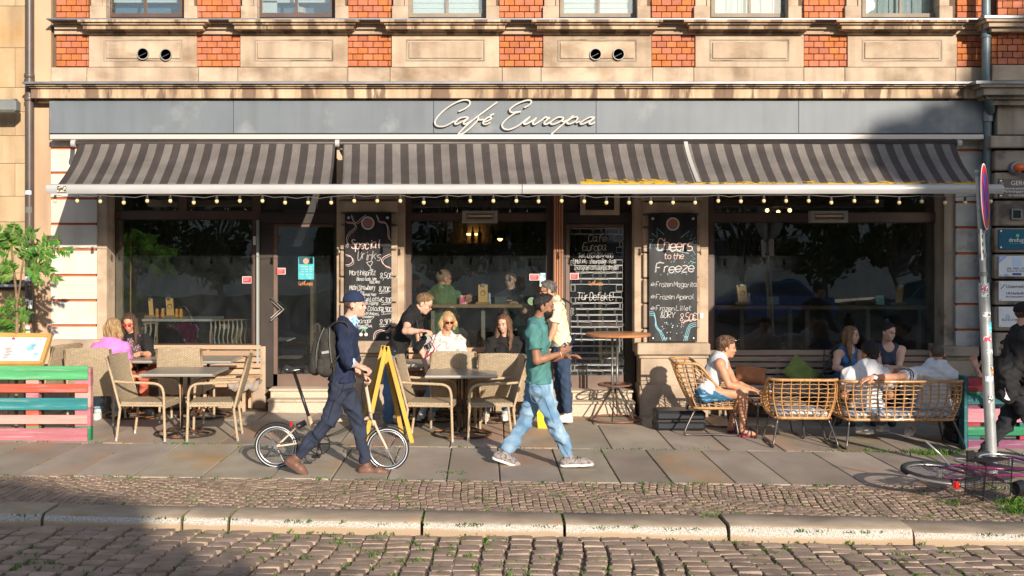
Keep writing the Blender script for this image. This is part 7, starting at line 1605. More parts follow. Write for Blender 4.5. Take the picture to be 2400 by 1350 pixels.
q = lambda px, py, dy=0: np.array(P(px, py, -3.35+dy)[:])
blob([cap(q(2376, 795), q(2362, 870), .075, .13), cap(q(2362, 870), q(2358, 918), .14, .12), cap(q(2362, 880, -.1), q(2362, 925, -.08), .10, .09)], 0, .014, cloth('bag_black', (.018, .018, .019)), 'bag_body', bg2, k=.05, fold=.008, seed=2)
m = MB(); ys = -3.60; tick = [P(a, b, ys) for a, b in ((2355, 908), (2358, 924), (2354, 934), (2362, 938), (2368, 938), (2362, 929), (2357, 917))]; m.add(tick+[v+Vector((0, .006, 0)) for v in tick], [tuple(range(7)), tuple(range(7, 14))[::-1]]+[(i, (i+1) % 7, (i+1) % 7+7, i+7) for i in range(7)]); m.build('tick_logo', WHS, bg2)
# 16, 17 people inside the café
p16, A16, T16_, V16 = person('close cropped man in green shirt at the counter inside the middle window', 1.02, dict(hd=(1040, 654), nk=(1036, 680), pe=(1040, 772), shA=(1008, 698), shB=(1068, 697), elA=(1000, 740, .1), wrA=(1030, 735, .3), elB=(1078, 722, -.05), wrB=(1090, 708, -.2), hiA=(1028, 780), hiB=(1052, 780), knA=(1020, 785, .4), knB=(1060, 785, .4), anA=(1020, 850, .4), toA=(1020, 862, .5), anB=(1060, 850, .4), toB=(1060, 862, .5)), (.3, .9, 0), (.85, .55, 0), skin='sun', hair=('buzz', 'scalp'), wdt=1.15, s=1.14, top=dict(k='shirt', m=GREENS, sl=1.6, hem=1.1, i=.024, fold=.007), bottom=dict(m=DKDENIM, i=.014, name='jeans'), shoes=(BLKSH, BLKSH))
p17, A17, T17_, V17 = person('dim figure in dark clothes at the counter deep inside the middle window', 1.25, dict(hd=(1196, 655), nk=(1198, 682), pe=(1202, 770), shA=(1168, 700), shB=(1232, 698), elA=(1170, 735, -.1), wrA=(1186, 712, -.35), elB=(1236, 735, -.1), wrB=(1212, 715, -.35), hiA=(1190, 778), hiB=(1214, 778), knA=(1180, 790, -.4), knB=(1220, 790, -.4), anA=(1180, 850, -.4), toA=(1180, 862, -.5), anB=(1220, 850, -.4), toB=(1220, 862, -.5)), CAM, (-.4, -1, -.2), skin='fair', hair=('short', 'brown'), top=dict(k='top', m=BLKC, sl=1.2, hem=1.1, name='sweater'), bottom=dict(m=BLKC), shoes=(BLKSH, BLKSH))
for k_, px in enumerate((1040, 1202)):
    yb_ = (1.02, 1.25)[k_]; st = root('bar_stool', P(px, 800, yb_), 0, 'bar stool carrying the %s inside the middle window' % ('man in green' if k_ == 0 else 'dark clothed figure'), 'stool'); x0 = X(px, yb_); zs = Z(792, yb_)
    m = MB(); m.lathe([(.17, zs-.04), (.18, zs), (.16, zs+.01)], (x0, yb_, 0), 16); m.build('seat', WOODI, st)
    for i in range(4): c, s = math.cos(i*PI/2+.7), math.sin(i*PI/2+.7); m = MB(); m.tube([(x0+c*.12, yb_+s*.12, zs-.03), (x0+c*.2, yb_+s*.2, zf)], .014, 6); m.build('leg', DARKMET, st)

# ---- small tailoring details on the two walking men
def patch(par, name, pts, mt, r=.003):
    m = MB(); m.tube(catmull(pts, 4), r, 5); return m.build(name, mt, par)
def on(A, k, t, a, b, off): # point on the near side of a limb
    p = lerp(A[a+k], A[b+k], t); return Vector((p[0], p[1]-off, p[2]))
STI = plain('stitching', (.30, .22, .14), .8); SNV = plain('seam_navy', (.012, .015, .03), .8); SDN = plain('seam_denim', (.10, .17, .26), .8)
hp_ = A2['hiA']
patch(p2, 'back_pocket', [(hp_[0]-.10, hp_[1]-.096, hp_[2]+.02), (hp_[0]-.095, hp_[1]-.098, hp_[2]-.10), (hp_[0]-.04, hp_[1]-.112, hp_[2]-.14), (hp_[0]+.01, hp_[1]-.118, hp_[2]-.09), (hp_[0]+.0, hp_[1]-.118, hp_[2]+.02), (hp_[0]-.10, hp_[1]-.096, hp_[2]+.02)], SDN)
patch(p2, 'side_seam', [on(A2, 'A', t, 'hi', 'kn', .112-.03*t) for t in (.05, .35, .7, 1)]+[on(A2, 'A', t, 'kn', 'an', .078-.012*t) for t in (.3, .6, .9)], SDN, .0025)
patch(p1, 'side_seam', [on(A1, 'A', t, 'hi', 'kn', .108-.032*t) for t in (.05, .35, .7, 1)]+[on(A1, 'A', t, 'kn', 'an', .076-.012*t) for t in (.3, .6, .85)], SNV, .0025)
hp_ = A1['hiA']; patch(p1, 'pocket_seam', [(hp_[0]+.05, hp_[1]-.10, hp_[2]+.04), (hp_[0]+.02, hp_[1]-.112, hp_[2]-.06), (hp_[0]-.01, hp_[1]-.115, hp_[2]-.10)], SNV)
for P__, A__, lc in ((p1, A1, plain('lace_brown', (.06, .03, .02), .8)), (p2, A2, plain('lace_black', (.02, .02, .02), .8))):
    for k in 'AB':
        an, to = A__['an'+k], A__['to'+k]; q = lerp(an, to, .48)
        for j in range(3):
            c = Vector(q)+(Vector(to)-Vector(an)).normalized()*(.022*(j-1)); m = MB(); m.tube([c+Vector((0, -.032, .012)), c+Vector((.004, 0, .036)), c+Vector((0, .032, .012))], .0035, 5); m.build('shoe_lace', lc, P__)
e, w_ = A2['shA'], A2['elA']; d = nrm_(w_-e); s1_ = nrm_(np.cross(d, [0, 0, 1.])); s2_ = np.cross(d, s1_); c0 = lerp(e, w_, .60)
m = MB(); m.tube([c0+(s1_*math.cos(t)+s2_*math.sin(t))*.0735 for t in [k*PI/9 for k in range(18)]], .005, 5, closed=True); m.build('sleeve_hem', cloth('polo_hem', (.05, .15, .145)), p2)
# ================================================================ BICYCLES
def frame3(o, fx, fz):
    fx = Vector(fx).normalized(); fz = Vector(fz); fz = (fz-fx*fz.dot(fx)).normalized(); fy = fz.cross(fx)
    return lambda x, y, z: Vector(o)+fx*x+fy*y+fz*z
TYRE = plain('tyre_black', (.02, .02, .02), .75); RIM = plain('rim_silver', (.55, .55, .56), .3, metal=.9); WALLT = plain('tyre_reflective', (.62, .66, .72), .45); SPK = plain('spoke', (.6, .6, .6), .3, metal=1); BLACKM = plain('bike_black', (.015, .015, .017), .35)
def wheel(par, T, cx, cz, R, tw=.018, wall=False, ns=28, name='wheel'):
    c = lambda a, r, y=0: T(cx+r*math.cos(a), y, cz+r*math.sin(a)); n = 40
    m = MB(); m.tube([c(2*PI*k/n, R-tw) for k in range(n)], tw, 10, closed=True); ty = m.build(name, TYRE, par, smooth=True)
    if wall:
        for y in (-tw*.98, tw*.98):
            m = MB(); m.tube([c(2*PI*k/n, R-tw*1.1, y) for k in range(n)], .0045, 5, closed=True); m.build('tyre_stripe', WALLT, ty, smooth=True)
    m = MB(); m.tube([c(2*PI*k/n, R-2.2*tw) for k in range(n)], .010, 6, closed=True); m.build('rim', RIM, ty, smooth=True)
    m = MB()
    for k in range(ns):
        a = 2*PI*k/ns; s = 1 if k % 2 else -1; m.tube([c(a, R-2.2*tw), c(a+.5*(1 if k % 4 < 2 else -1), .02, s*.025)], .0016, 4)
    m.build('spokes', SPK, ty); m = MB(); m.tube([T(cx, -.045, cz), T(cx, .045, cz)], .022, 10); m.build('hub', RIM, ty, smooth=40); return ty
CREAM = mat('cream_paint', (.66, .50, .36), rough=.3, coat=.5)
yb_ = -3.82
fb = root('folding_bicycle', onG(778, 1099), 0, 'cream small wheeled folding bicycle pushed along the pavement', 'bicycle')
O = P(648, 1046, yb_); TT = lambda x, y, z: Vector((O.x+x, yb_+y, O.z+z)); s_ = (yb_+D0)/F
pp = lambda px, py, dy=0: P(px, py, yb_+dy)
wheel(fb, TT, 0, 0, .216, .019, True); wheel(fb, TT, (908-648)*s_, -(1052-1046)*s_, .216, .019, True)
def btube(nm, pts, r, mt, sm=True, n=10, crv=0):
    m = MB(); m.tube(catmull(pts, crv) if crv else pts, r, n); return m.build(nm, mt, fb, smooth=sm)
btube('main_tube', [pp(729, 990), pp(800, 984), pp(868, 980)], .021, CREAM, crv=4); btube('seat_tube', [pp(724, 975), pp(745, 1040)], .022, CREAM); btube('head_tube', [pp(868, 966), pp(878, 996)], .022, CREAM)
btube('fork', [pp(877, 990, 0), pp(886, 1010, -.05), pp(907, 1052, -.055)], .0125, CREAM, crv=4); btube('fork', [pp(877, 990, 0), pp(886, 1010, .05), pp(907, 1052, .055)], .0125, CREAM, crv=4)
btube('stem', [pp(855, 872), pp(858, 905), pp(864, 940), pp(868, 966)], .017, CREAM, crv=4); btube('seat_post', [pp(690, 874), pp(726, 983)], .0165, BLACKM)
for q in (-.045, .045): btube('chain_stay', [pp(649, 1046, q), pp(713, 1037, q*.6)], .010, CREAM); btube('seat_stay', [pp(649, 1046, q), pp(693, 1003, q*.4)], .009, CREAM)
btube('rear_shock', [pp(697, 1000), pp(716, 990)], .030, BLACKM); btube('handlebar', [pp(857, 872, -.26), pp(855, 866, -.12), pp(855, 872, 0), pp(855, 866, .12), pp(857, 872, .26)], .011, BLACKM, crv=3)
for q in (-1, 1): btube('grip', [pp(857, 872, q*.17), pp(857, 872, q*.27)], .017, BLACKM)
m = MB(); sc_ = [pp(666, 862), pp(682, 868), pp(702, 866), pp(716, 864)]; m.tube(catmull(sc_, 4), [.05, .068, .078, .072, .06, .05, .042, .036, .03, .026, .023, .02, .018], 12, flat=.55); m.tube([pp(676, 870), pp(690, 877), pp(712, 869)], .006, 5); m.build('saddle', mat('saddle_black', (.03, .03, .03), rough=.22, spec=.7), fb, smooth=True)
m = MB(); cc = pp(748, 1040, -.055); m.lathe([(.105, -.002), (.105, .002)], cc, 28, ax=1); m.v = [v for v in m.v]; m2 = MB(); m2.tube([(cc.x+.104*math.cos(k*PI/14), cc.y, cc.z+.104*math.sin(k*PI/14)) for k in range(28)], .007, 5, closed=True)
for k in range(5): a = k*2*PI/5; m2.tube([cc, (cc.x+.1*math.cos(a), cc.y, cc.z+.1*math.sin(a))], .008, 5)
m2.build('chainring', BLACKM, fb); btube('crank', [pp(748, 1040, -.07), pp(742, 1068, -.08)], .010, BLACKM); btube('crank', [pp(748, 1040, .07), pp(754, 1012, .08)], .010, BLACKM)
m = MB(); m.obox(pp(741, 1070, -.13), Vector((.04, 0, 0)), Vector((0, .045, 0)), Vector((0, 0, .01)), bv=.004); m.build('pedal', BLACKM, fb)
m = MB(); m.tube([pp(742, 1015, -.055), pp(652, 1040, -.05)], .004, 4); m.tube([pp(742, 1064, -.055), pp(665, 1068, -.05), pp(652, 1052, -.05)], .004, 4); m.build('chain', BLACKM, fb)
for (cx_, cy_, a0_, a1_) in ((648, 1046, 15, 165), (908, 1052, 40, 150)):
    c0 = pp(cx_, cy_); m = MB(); m.tube([(c0.x+.235*math.cos(math.radians(a)), yb_, c0.z+.235*math.sin(math.radians(a))) for a in range(a0_, a1_+1, 9)], .022, 8, flat=.3); m.build('mudguard', BLACKM, fb, smooth=True)
m = MB(); m.obox(pp(883, 975, -.02), Vector((.035, 0, 0)), Vector((0, .03, 0)), Vector((0, 0, .035)), bv=.01); m.build('headlight', BLACKM, fb); m = MB(); m.obox(pp(683, 994, 0), Vector((.01, 0, 0)), Vector((0, .03, 0)), Vector((.004, 0, .025)), bv=.004); m.build('rear_light', plain('red_reflector', (.6, .02, .02), .2), fb)
m = MB()
for k in range(3): m.tube(catmull([pp(868, 965, -.02+.02*k), pp(840, 985+4*k, -.05), pp(790, 1012+3*k, -.04), pp(756, 1025, -.02)], 5), .0035, 4)
m.tube(catmull([pp(856, 876, -.05), pp(848, 920, -.06), pp(852, 955, -.05), pp(872, 985, -.04)], 5), .0035, 4); m.build('brake_cables', BLACKM, fb)
# fallen magenta bicycle
MAG = plain('magenta_paint', (.16, .008, .075), .3, coat=.6); SILV = plain('mudguard_silver', (.34, .33, .32), .3, metal=.6)
o_ = Vector((4.11, -4.72, gz(4.11)+.19)); an_ = math.radians(33); fw_ = Vector((math.cos(an_), math.sin(an_), .0)); up_ = Vector((math.sin(an_), -math.cos(an_), -.02)); TB = frame3(o_, fw_, (up_.x, up_.y, -.085))
fb2 = root('fallen_bicycle', (4.4, -4.6, gz(4.4)), 0, 'magenta bicycle lying on its side at the kerb, locked to the sign post', 'bicycle')
def bt(nm, pts, r, mt, crv=0, n=8, flat=None):
    m = MB(); q = [TB(*p) for p in pts]; m.tube(catmull(q, crv) if crv else q, r, n, flat=flat); return m.build(nm, mt, fb2, smooth=True)
wheel(fb2, TB, 0, 0, .34, .025, ns=32); wheel(fb2, TB, 1.06, .02, .34, .025, ns=32)
bb3 = (.44, 0, -.05); st3 = (.30, 0, .46); hd3 = (.93, 0, .50); hb3 = (.97, 0, .38)
bt('seat_tube', [bb3, st3], .016, MAG); bt('down_tube', [bb3, hb3], .018, MAG); bt('top_tube', [(.36, 0, .25), hd3], .015, MAG); bt('head_tube', [hd3, hb3], .018, MAG)
for q in (-.05, .05): bt('chain_stay', [(0, q, 0), (bb3[0], q*.4, bb3[2])], .009, MAG); bt('seat_stay', [(0, q, 0), (.33, q*.3, .36)], .008, MAG); bt('fork', [hb3, (1.0, q, .3), (1.06, q, .02)], .012, MAG, 4)
bt('seat_post', [st3, (.27, 0, .62)], .013, SILV); m = MB(); m.tube([TB(.16, 0, .64), TB(.24, 0, .66), TB(.34, 0, .645), TB(.42, 0, .64)], [.06, .075, .04, .02], 10); m.build('saddle', BLACKM, fb2, smooth=True)
bt('handlebar_stem', [hd3, (.92, 0, .66)], .013, SILV); bt('handlebar', [(.80, -.28, .68), (.90, -.2, .70), (.93, 0, .66), (.90, .2, .70), (.80, .28, .68)], .012, BLACKM, 4)
bt('mudguard', [(.37*math.cos(a), 0, .37*math.sin(a)) for a in [math.radians(t) for t in range(20, 200, 12)]], .032, SILV, flat=.35); bt('mudguard', [(1.06+.37*math.cos(a), 0, .02+.37*math.sin(a)) for a in [math.radians(t) for t in range(30, 170, 12)]], .032, BLACKM, flat=.35)
bt('crank', [(bb3[0], .06, bb3[2]), (bb3[0]-.1, .08, bb3[2]+.12)], .011, SILV); bt('crank', [(bb3[0], -.06, bb3[2]), (bb3[0]+.1, -.08, bb3[2]-.12)], .011, SILV)
bt('kickstand', [(.1, .05, .05), (.05, .16, -.05), (-.02, .26, -.16)], .010, SILV)
for (x, y, z) in ((bb3[0]-.1, .14, bb3[2]+.12),): m = MB(); m.obox(TB(x, y, z), fw_*.05, Vector((0, 0, .045)), up_*.012, bv=.004); m.build('pedal', BLACKM, fb2)
m = MB(); m.tube([TB(bb3[0]+.095*math.cos(k*PI/10), .05, bb3[2]+.095*math.sin(k*PI/10)) for k in range(20)], .008, 5, closed=True); m.build('chainring', SILV, fb2)
m = MB(); m.obox(TB(-.24, 0, .34), fw_*.02, Vector((0, 0, .03)), up_*.022, bv=.006); m.build('rear_light', plain('red_light', (.65, .015, .01), .2, coat=.5), fb2)
m = MB()
for q in (-.07, .07): m.tube([TB(-.2, q, .40), TB(.22, q, .42)], .005, 5)
for k in range(4): m.tube([TB(-.2+.13*k, -.07, .405), TB(-.2+.13*k, .07, .405)], .005, 5)
m.tube([TB(0, .05, 0), TB(-.05, .07, .4)], .005, 5); m.tube([TB(0, -.05, 0), TB(-.05, -.07, .4)], .005, 5); m.build('luggage_rack', BLACKM, fb2)
# wire basket: lattice of real wires
bk = MB(); x0, x1, y0, y1, z0, z1 = -.24, .08, -.03, .24, .42, .63
def gridf(a, b, c, d, n, k):
    for i in range(n+1): t = i/n; bk.tube([a.lerp(b, t), d.lerp(c, t)], .0016, 3, caps=False)
    for i in range(k+1): t = i/k; bk.tube([a.lerp(d, t), b.lerp(c, t)], .0016, 3, caps=False)
def q8(i, j, k, e=0): return TB((x0-e, x1+e)[i], (y0-e, y1+e)[j], (z0, z1)[k])
B8 = {(i, j, k): q8(i, j, k, .03 if k else 0) for i in (0, 1) for j in (0, 1) for k in (0, 1)}
for f in (((0, 0, 0), (1, 0, 0), (1, 0, 1), (0, 0, 1)), ((0, 1, 0), (1, 1, 0), (1, 1, 1), (0, 1, 1)), ((0, 0, 0), (0, 1, 0), (0, 1, 1), (0, 0, 1)), ((1, 0, 0), (1, 1, 0), (1, 1, 1), (1, 0, 1)), ((0, 0, 0), (1, 0, 0), (1, 1, 0), (0, 1, 0))): gridf(*[B8[c] for c in f], 20, 14)
tag(bk.build('basket_mesh', BLACKM, fb2), kind='stuff')
m = MB(); m.tube([B8[(0, 0, 1)], B8[(1, 0, 1)], B8[(1, 1, 1)], B8[(0, 1, 1)]], .006, 6, closed=True); m.tube([B8[(0, 0, 0)], B8[(0, 0, 1)]], .005, 5); m.tube([B8[(0, 1, 0)], B8[(0, 1, 1)]], .005, 5); m.build('basket_rim', BLACKM, fb2)
# ================================================================ SIGN POST
po = onG(2326, 1115); yp = po[1]; pt = P(2293, 398, yp); GALV = mat('galvanised', (.46, .48, .48), (.36, .38, .38), rough=.4, metal=.5, scale=9, c3=(.25, .26, .25), s3=6)
sp_ = root('sign_post', po, 0, 'leaning galvanised sign post plastered with stickers beside the fallen bicycle', 'post')
pb = Vector(po); along = (pt-pb); pm = pb+along*.63
m = MB(); m.tube([pb, pm], .052, 16); m.build('lower_tube', GALV, sp_, smooth=40); m = MB(); m.tube([pm, pm+(pt-pm)*1.0], .032, 14); m.build('upper_tube', GALV, sp_, smooth=40)
for t in (.80, .985, .66, .72): m = MB(); c = pb+along*t; m.tube([c-along.normalized()*.02, c+along.normalized()*.02], .042, 12); m.build('clamp', ZINC, sp_, smooth=40)
axp = along.normalized()
def wrap(t, hh, a0, a1, c, c2, nm='sticker', rad=.0535):
    m = MB(); n = 6; c0 = pb+along*t; e1 = Vector((1, 0, 0)); e2 = Vector((0, -1, 0))
    for k in range(n):
        q = [(k, 0), (k+1, 0), (k+1, 1), (k, 1)]; m.quad(*[c0+axp*(hh*v)+(e1*math.sin(a0+(a1-a0)*u/n)+e2*math.cos(a0+(a1-a0)*u/n))*rad for u, v in q])
    m.build(nm, mat('post_sticker%d' % int(t*1000), c, c2, scale=45, det=1, contrast=(.54, .6), rough=.5), sp_)
for t, hh, a0, a1, c, c2 in ((.605, .05, -.9, .4, (.35, .03, .15), (.8, .8, .8)), (.585, .04, -.9, .5, (.7, .7, .68), (.05, .05, .05)), (.52, .05, -.8, .9, (.75, .75, .75), (.1, .1, .1)), (.47, .10, .3, 1.1, (.05, .45, .65), (.5, .7, .8)), (.44, .05, -.9, .6, (.6, .06, .12), (.8, .7, .7)), (.40, .04, -.4, 1, (.6, .6, .58), (.15, .15, .15)), (.34, .07, .2, 1.2, (.06, .06, .07), (.7, .7, .7)), (.335, .05, .3, 1.1, (.75, .28, .02), (.1, .05, .02)), (.31, .05, -.9, .7, (.7, .72, .75), (.2, .3, .6)), (.24, .07, -.5, .3, (.06, .06, .06), (.75, .75, .75))): wrap(t, hh, a0, a1, c, c2)
vv_ = Vector((.396, .918, 0)); nn_ = (Vector((.918, -.396, 0))*math.cos(.11)-vv_*math.sin(.11)).normalized()*1
if nn_.dot(-vv_) < 0: nn_ = -nn_
cs = P(2309, 461, yp); e1 = axp.cross(nn_).normalized(); e2 = axp
rs_ = root('no_stopping_sign', cs, 0, 'round red and blue no stopping sign seen edge-on atop the leaning post', 'sign')
def disc(nm, r0, r1, off, mt, th=.002):
    m = MB(); n = 40; vs = []
    for o in (off, off+th):
        for rr in (r0, r1):
            for k in range(n): a = 2*PI*k/n; vs.append(cs+(e1*math.cos(a)+e2*math.sin(a))*rr+nn_*o)
    fs = []
    for k in range(n):
        j = (k+1) % n; fs += [(k, j, n+j, n+k), (2*n+k, 3*n+k, 3*n+j, 2*n+j), (n+k, n+j, 3*n+j, 3*n+k), (k, 2*n+k, 2*n+j, j)]
    m.add(vs, fs); return m.build(nm, mt, rs_)
SR = plain('sign_red', (.62, .01, .015), .35); SB = plain('sign_blue', (.01, .08, .42), .35)
disc('backplate', .001, .33, -.006, ZINC, .006); disc('white_edge', .315, .33, 0, WHS); disc('red_ring', .24, .315, 0, SR, .003); disc('blue_field', .001, .24, 0, SB)
for sg_ in (1, -1): m = MB(); d_ = (e1*sg_+e2).normalized(); m.obox(cs+nn_*.005, d_*.24, nn_*.002, d_.cross(nn_)*.028); m.build('red_diagonal', plain('sign_magenta', (.42, .02, .18), .35), rs_)
sx2 = root('supplementary_plate', P(2303, 572, yp), 0, 'small white supplementary plate under the round sign, seen almost edge-on', 'sign')
c = P(2304, 573, yp); m = MB(); m.obox(c, e1*.16, nn_*.004, e2*.155, bv=.002); m.build('plate', WHS, sx2)
for k in range(3): m = MB(); m.obox(c+nn_*.006+e2*(.08-.075*k)-e1*.03, e1*.08, nn_*.001, e2*.018); m.build('print_row', BLK, sx2)
# ================================================================ SAPLING AND WEEDS
LEAF = mat('leaf_green', (.13, .30, .04), (.07, .18, .025), rough=.5, scale=8, rnd=.25, hue=.03, spec=.4, transl=.35)
BARK = mat('young_bark', (.24, .16, .09), (.14, .09, .05), rough=.8, scale=12)
YS = -1.75
tr_ = root('tree_sapling', (X(40, YS), YS, gz(X(40, YS))), 0, 'young tree sapling with long feather shaped leaves by the stickered downpipe', 'tree')
bz = 1000
m = MB(); ST_ = lambda a: [P(x, y, YS) for x, y in a]
for pts, r in (([(38, bz), (39, 784), (40, 712), (33, 640), (27, 575), (29, 545)], [.022, .02, .018, .015, .012, .008]), ([(40, 715), (48, 660), (54, 615), (60, 596)], [.014, .012, .01, .006])):
    q = catmull(ST_(pts), 3); rr = np.interp(np.linspace(0, 1, len(q)), np.linspace(0, 1, len(r)), r).tolist(); m.tube(q, rr, 7)
m.build('trunk', BARK, tr_, smooth=True)
FR = [((55, 612), (137, 560)), ((57, 608), (160, 588)), ((54, 620), (136, 655)), ((56, 600), (120, 605)), ((28, 580), (36, 524)), ((29, 590), (-8, 540)), ((30, 600), (-25, 590)), ((28, 575), (80, 545)), ((30, 585), (10, 545)), ((53, 622), (92, 662)), ((36, 640), (12, 622)), ((38, 650), (-14, 655)), ((52, 610), (85, 575)), ((30, 600), (75, 600)), ((39, 742), (18, 702)), ((39, 745), (64, 738)), ((39, 762), (-6, 745)), ((40, 772), (18, 792)), ((39, 735), (-12, 722)), ((36, 630), (-20, 630)), ((29, 560), (50, 560)), ((55, 625), (115, 630)), ((39, 780), (-15, 785))]
RL = random.Random(8); lm = MB(); st = MB()
for (a, b) in FR:
    dy0 = RL.uniform(-.1, .1); dy1 = RL.uniform(-.35, .35); p0 = P(a[0], a[1], YS); p1 = P(b[0], b[1], YS+dy1); L_ = (p1-p0).length
    mid = (p0+p1)/2+Vector((0, 0, L_*.16)); q = catmull([p0, mid, p1], 7); st.tube(q, .003, 4)
    n = len(q)
    for i in range(3, n):
        t = (q[i]-q[i-1]).normalized(); sd = Vector((-t.z, RL.uniform(-.5, .5), t.x)).normalized()
        for s in (-1, 1):
            d = (sd*s*.9+t*.45+Vector((0, RL.uniform(-.35, .35), -.55))).normalized(); l = .118*(1-.45*abs(i/n-.5))*RL.uniform(.85, 1.1); w = d.cross(Vector((RL.uniform(-.4, .4), -1, .5))).normalized()*l*.2
            base = q[i]; k = len(lm.v); lm.add([base, base+d*l*.35+w, base+d*l, base+d*l*.35-w], [(0, 1, 2, 3)])
lm.build('crown', LEAF, tr_); st.build('leaf_stalks', plain('leaf_stalk', (.25, .2, .06), .6), tr_)
iv = MB()
for k in range(260):
    py = RL.uniform(690, 800); b = P(RL.gauss(50, 5), py, -.25+RL.uniform(-.1, .1)); d = Vector((RL.uniform(-1, 1), RL.uniform(-1, .2), RL.uniform(-1, .6))).normalized()*.03; w = Vector((RL.uniform(-1, 1), RL.uniform(-1, 1), RL.uniform(-1, 1))).normalized()*.012; iv.quad(b, b+d*.5+w, b+d, b+d*.5-w)
tag(iv.build('climbing_weed', mat('weed_yellow', (.25, .28, .04), (.12, .16, .03), rough=.6, rnd=.2), None), 'thin yellow green climbing weed on the wall left of the stickered downpipe', 'plant')
GRASS = mat('weed_green', (.12, .24, .03), (.06, .14, .02), rough=.6, scale=20, rnd=.3, transl=.25)
wd = MB(); RW = random.Random(21)
def tuft(x, y, z, n, h, sp):
    for i in range(n):
        a = RW.uniform(0, 2*PI); bx, by = x+RW.gauss(0, sp), y+RW.gauss(0, sp*.6); hh = 1.35*h*RW.uniform(.4, 1); l = Vector((math.cos(a), math.sin(a), 0)); w = Vector((-l.y, l.x, 0))*.006; b = Vector((bx, by, z)); wd.quad(b-w, b+w, b+l*hh*.5+Vector((0, 0, hh*.7))+w*.8, b+l*hh*.9+Vector((0, 0, hh)))
for k in range(170):   # along the slab edge and slab joints
    x = RW.uniform(-6, 6); y = RW.choice([-4.4, -4.41, -2.55, -2.55]); tuft(x, y, gz(x)-.006, RW.randint(3, 9), .022, .035)
for k in range(90):
    i = RW.randrange(1, len(xn)-1); t = RW.random(); x = xn[i]-.01*t; y = -4.4+1.85*t; tuft(x, y, gz(x)-.008, RW.randint(2, 7), .016, .014)
for px, py, n, h in ((410, 1040, 26, .03), (1062, 1110, 18, .035), (440, 1042, 12, .02), (2150, 1062, 60, .05), (2230, 1063, 60, .05), (2060, 1058, 30, .04), (2190, 1066, 60, .06), (1955, 1056, 14, .03), (1640, 1052, 14, .02), (1310, 988, 12, .04), (1500, 985, 8, .02), (2390, 1200, 140, .06), (2380, 1180, 120, .06), (2230, 1180, 50, .035), (1680, 1214, 40, .045), (2100, 1225, 25, .03), (1180, 1050, 10, .02)):
    g = G(px, py); tuft(g.x, g.y, g.z-.005, n, h, .09)
for k in range(420):  # between small setts
    x = RW.uniform(-3.5, 6.2); y = RW.uniform(-5.75, -4.45); tuft(x, y, gz(x)-.006, RW.randint(2, 6), .015, .02)
for k in range(200):
    x = RW.uniform(-5, 5.5); tuft(x, RW.choice([-5.79, -6.25])+ky(x), gz(x)-(.002 if RW.random() < .5 else .09), RW.randint(2, 6), .02, .03)
for k in range(330):
    x = RW.uniform(-3.5, 5.2); y = RW.uniform(-7.6, -6.25)+ky(x); tuft(x, y, gz(x)-.092, RW.randint(3, 9), .03, .022)
for i in range(1, len(KX)-1):
    x = X(KX[i], -6)
    for k in range(14): y = RW.uniform(-6.15, -5.82)+ky(x); tuft(x, y, gz(x)-.012, 3, .016, .006)
tag(wd.build('weeds', GRASS), 'low green weeds and moss growing in the joints of the paving', kind='stuff')
# litter of tiny dry leaves and grit on the ground
lt_ = MB()
for k in range(500):
    x = RW.uniform(-5.5, 5.6); y = RW.uniform(-7.4, -.3); z = gz(x)+(.004 if y > -6.1+ky(x) else -.075); a = RW.uniform(0, 6); s = RW.uniform(.003, .009); v = [Vector((math.cos(a+b)*s*(1 if i % 2 else .6), math.sin(a+b)*s*(1 if i % 2 else .6), RW.uniform(0, .003))) for i, b in enumerate((0, 1.6, 3.1, 4.7))]; lt_.quad(*[Vector((x, y, z))+q for q in v])
tag(lt_.build('grit', mat('grit_brown', (.2, .13, .08), (.5, .45, .38), scale=3, rough=.9, rnd=.5)), 'scattered grit and dry leaf crumbs on the pavement', kind='stuff')
# ================================================================ ACROSS THE STREET (reflected in the windows, shading the scene)
TLEAF = mat('street_tree_leaf', (.06, .11, .022), (.035, .075, .015), rough=.55, scale=2, rnd=.3, transl=.5)
TB_ = mat('street_tree_bark', (.11, .085, .065), rough=.9, scale=6, bump=.5, bscale=14)
def street_tree(x, y, h, cr, zc, n, ls, label, squash=.8, seed=0, trunkr=.16, crown=None):
    R = random.Random(seed); t = root('street_tree', (x, y, 0), 0, label, 'tree', 'trees across the street' if 'row' in label else None)
    m = MB(); m.tube([(x, y, -.3), (x+.1, y, zc*.5), (x, y+.1, zc), (x, y, h*.9)], [trunkr*1.3, trunkr, trunkr*.7, trunkr*.2], 8)
    cl = []
    for k in range(14):
        a = R.uniform(0, 2*PI); u = R.uniform(-.9, 1); rr = cr*R.uniform(.35, 1)*math.sqrt(max(.1, 1-u*u*.8)); c = Vector((x+math.cos(a)*rr, y+math.sin(a)*rr, zc+(h-zc)*.5+u*(h-zc)*.5*1)); cl.append((c, cr*R.uniform(.28, .5)))
        m.tube([(x, y, zc*.75+.2*k*.3), c], [trunkr*.35, .02], 5)
    cl.append((Vector((x, y, zc+(h-zc)*.5)), cr*.7))
    if crown:
        cl = [(Vector((a, y+R.uniform(-1, 1), b)), c) for a, b, c in crown]
        for c, q in cl: m.tube([(x, y, zc*.8), c], [trunkr*.4, .03], 5)
    m.build('trunk', TB_, t, smooth=True); lf = MB()
    for k in range(n):
        c, rad = R.choice(cl); d = Vector((R.gauss(0, 1), R.gauss(0, 1), R.gauss(0, 1))).normalized()*rad*R.random()**.4; p = c+Vector((d.x, d.y, d.z*squash)); a = Vector((R.gauss(0, 1), R.gauss(0, 1), R.gauss(0, 1))).normalized(); b = a.orthogonal().normalized(); lf.quad(p-a*ls, p+b*ls*.6, p+a*ls, p-b*ls*.6)
    lf.build('crown', TLEAF, t)
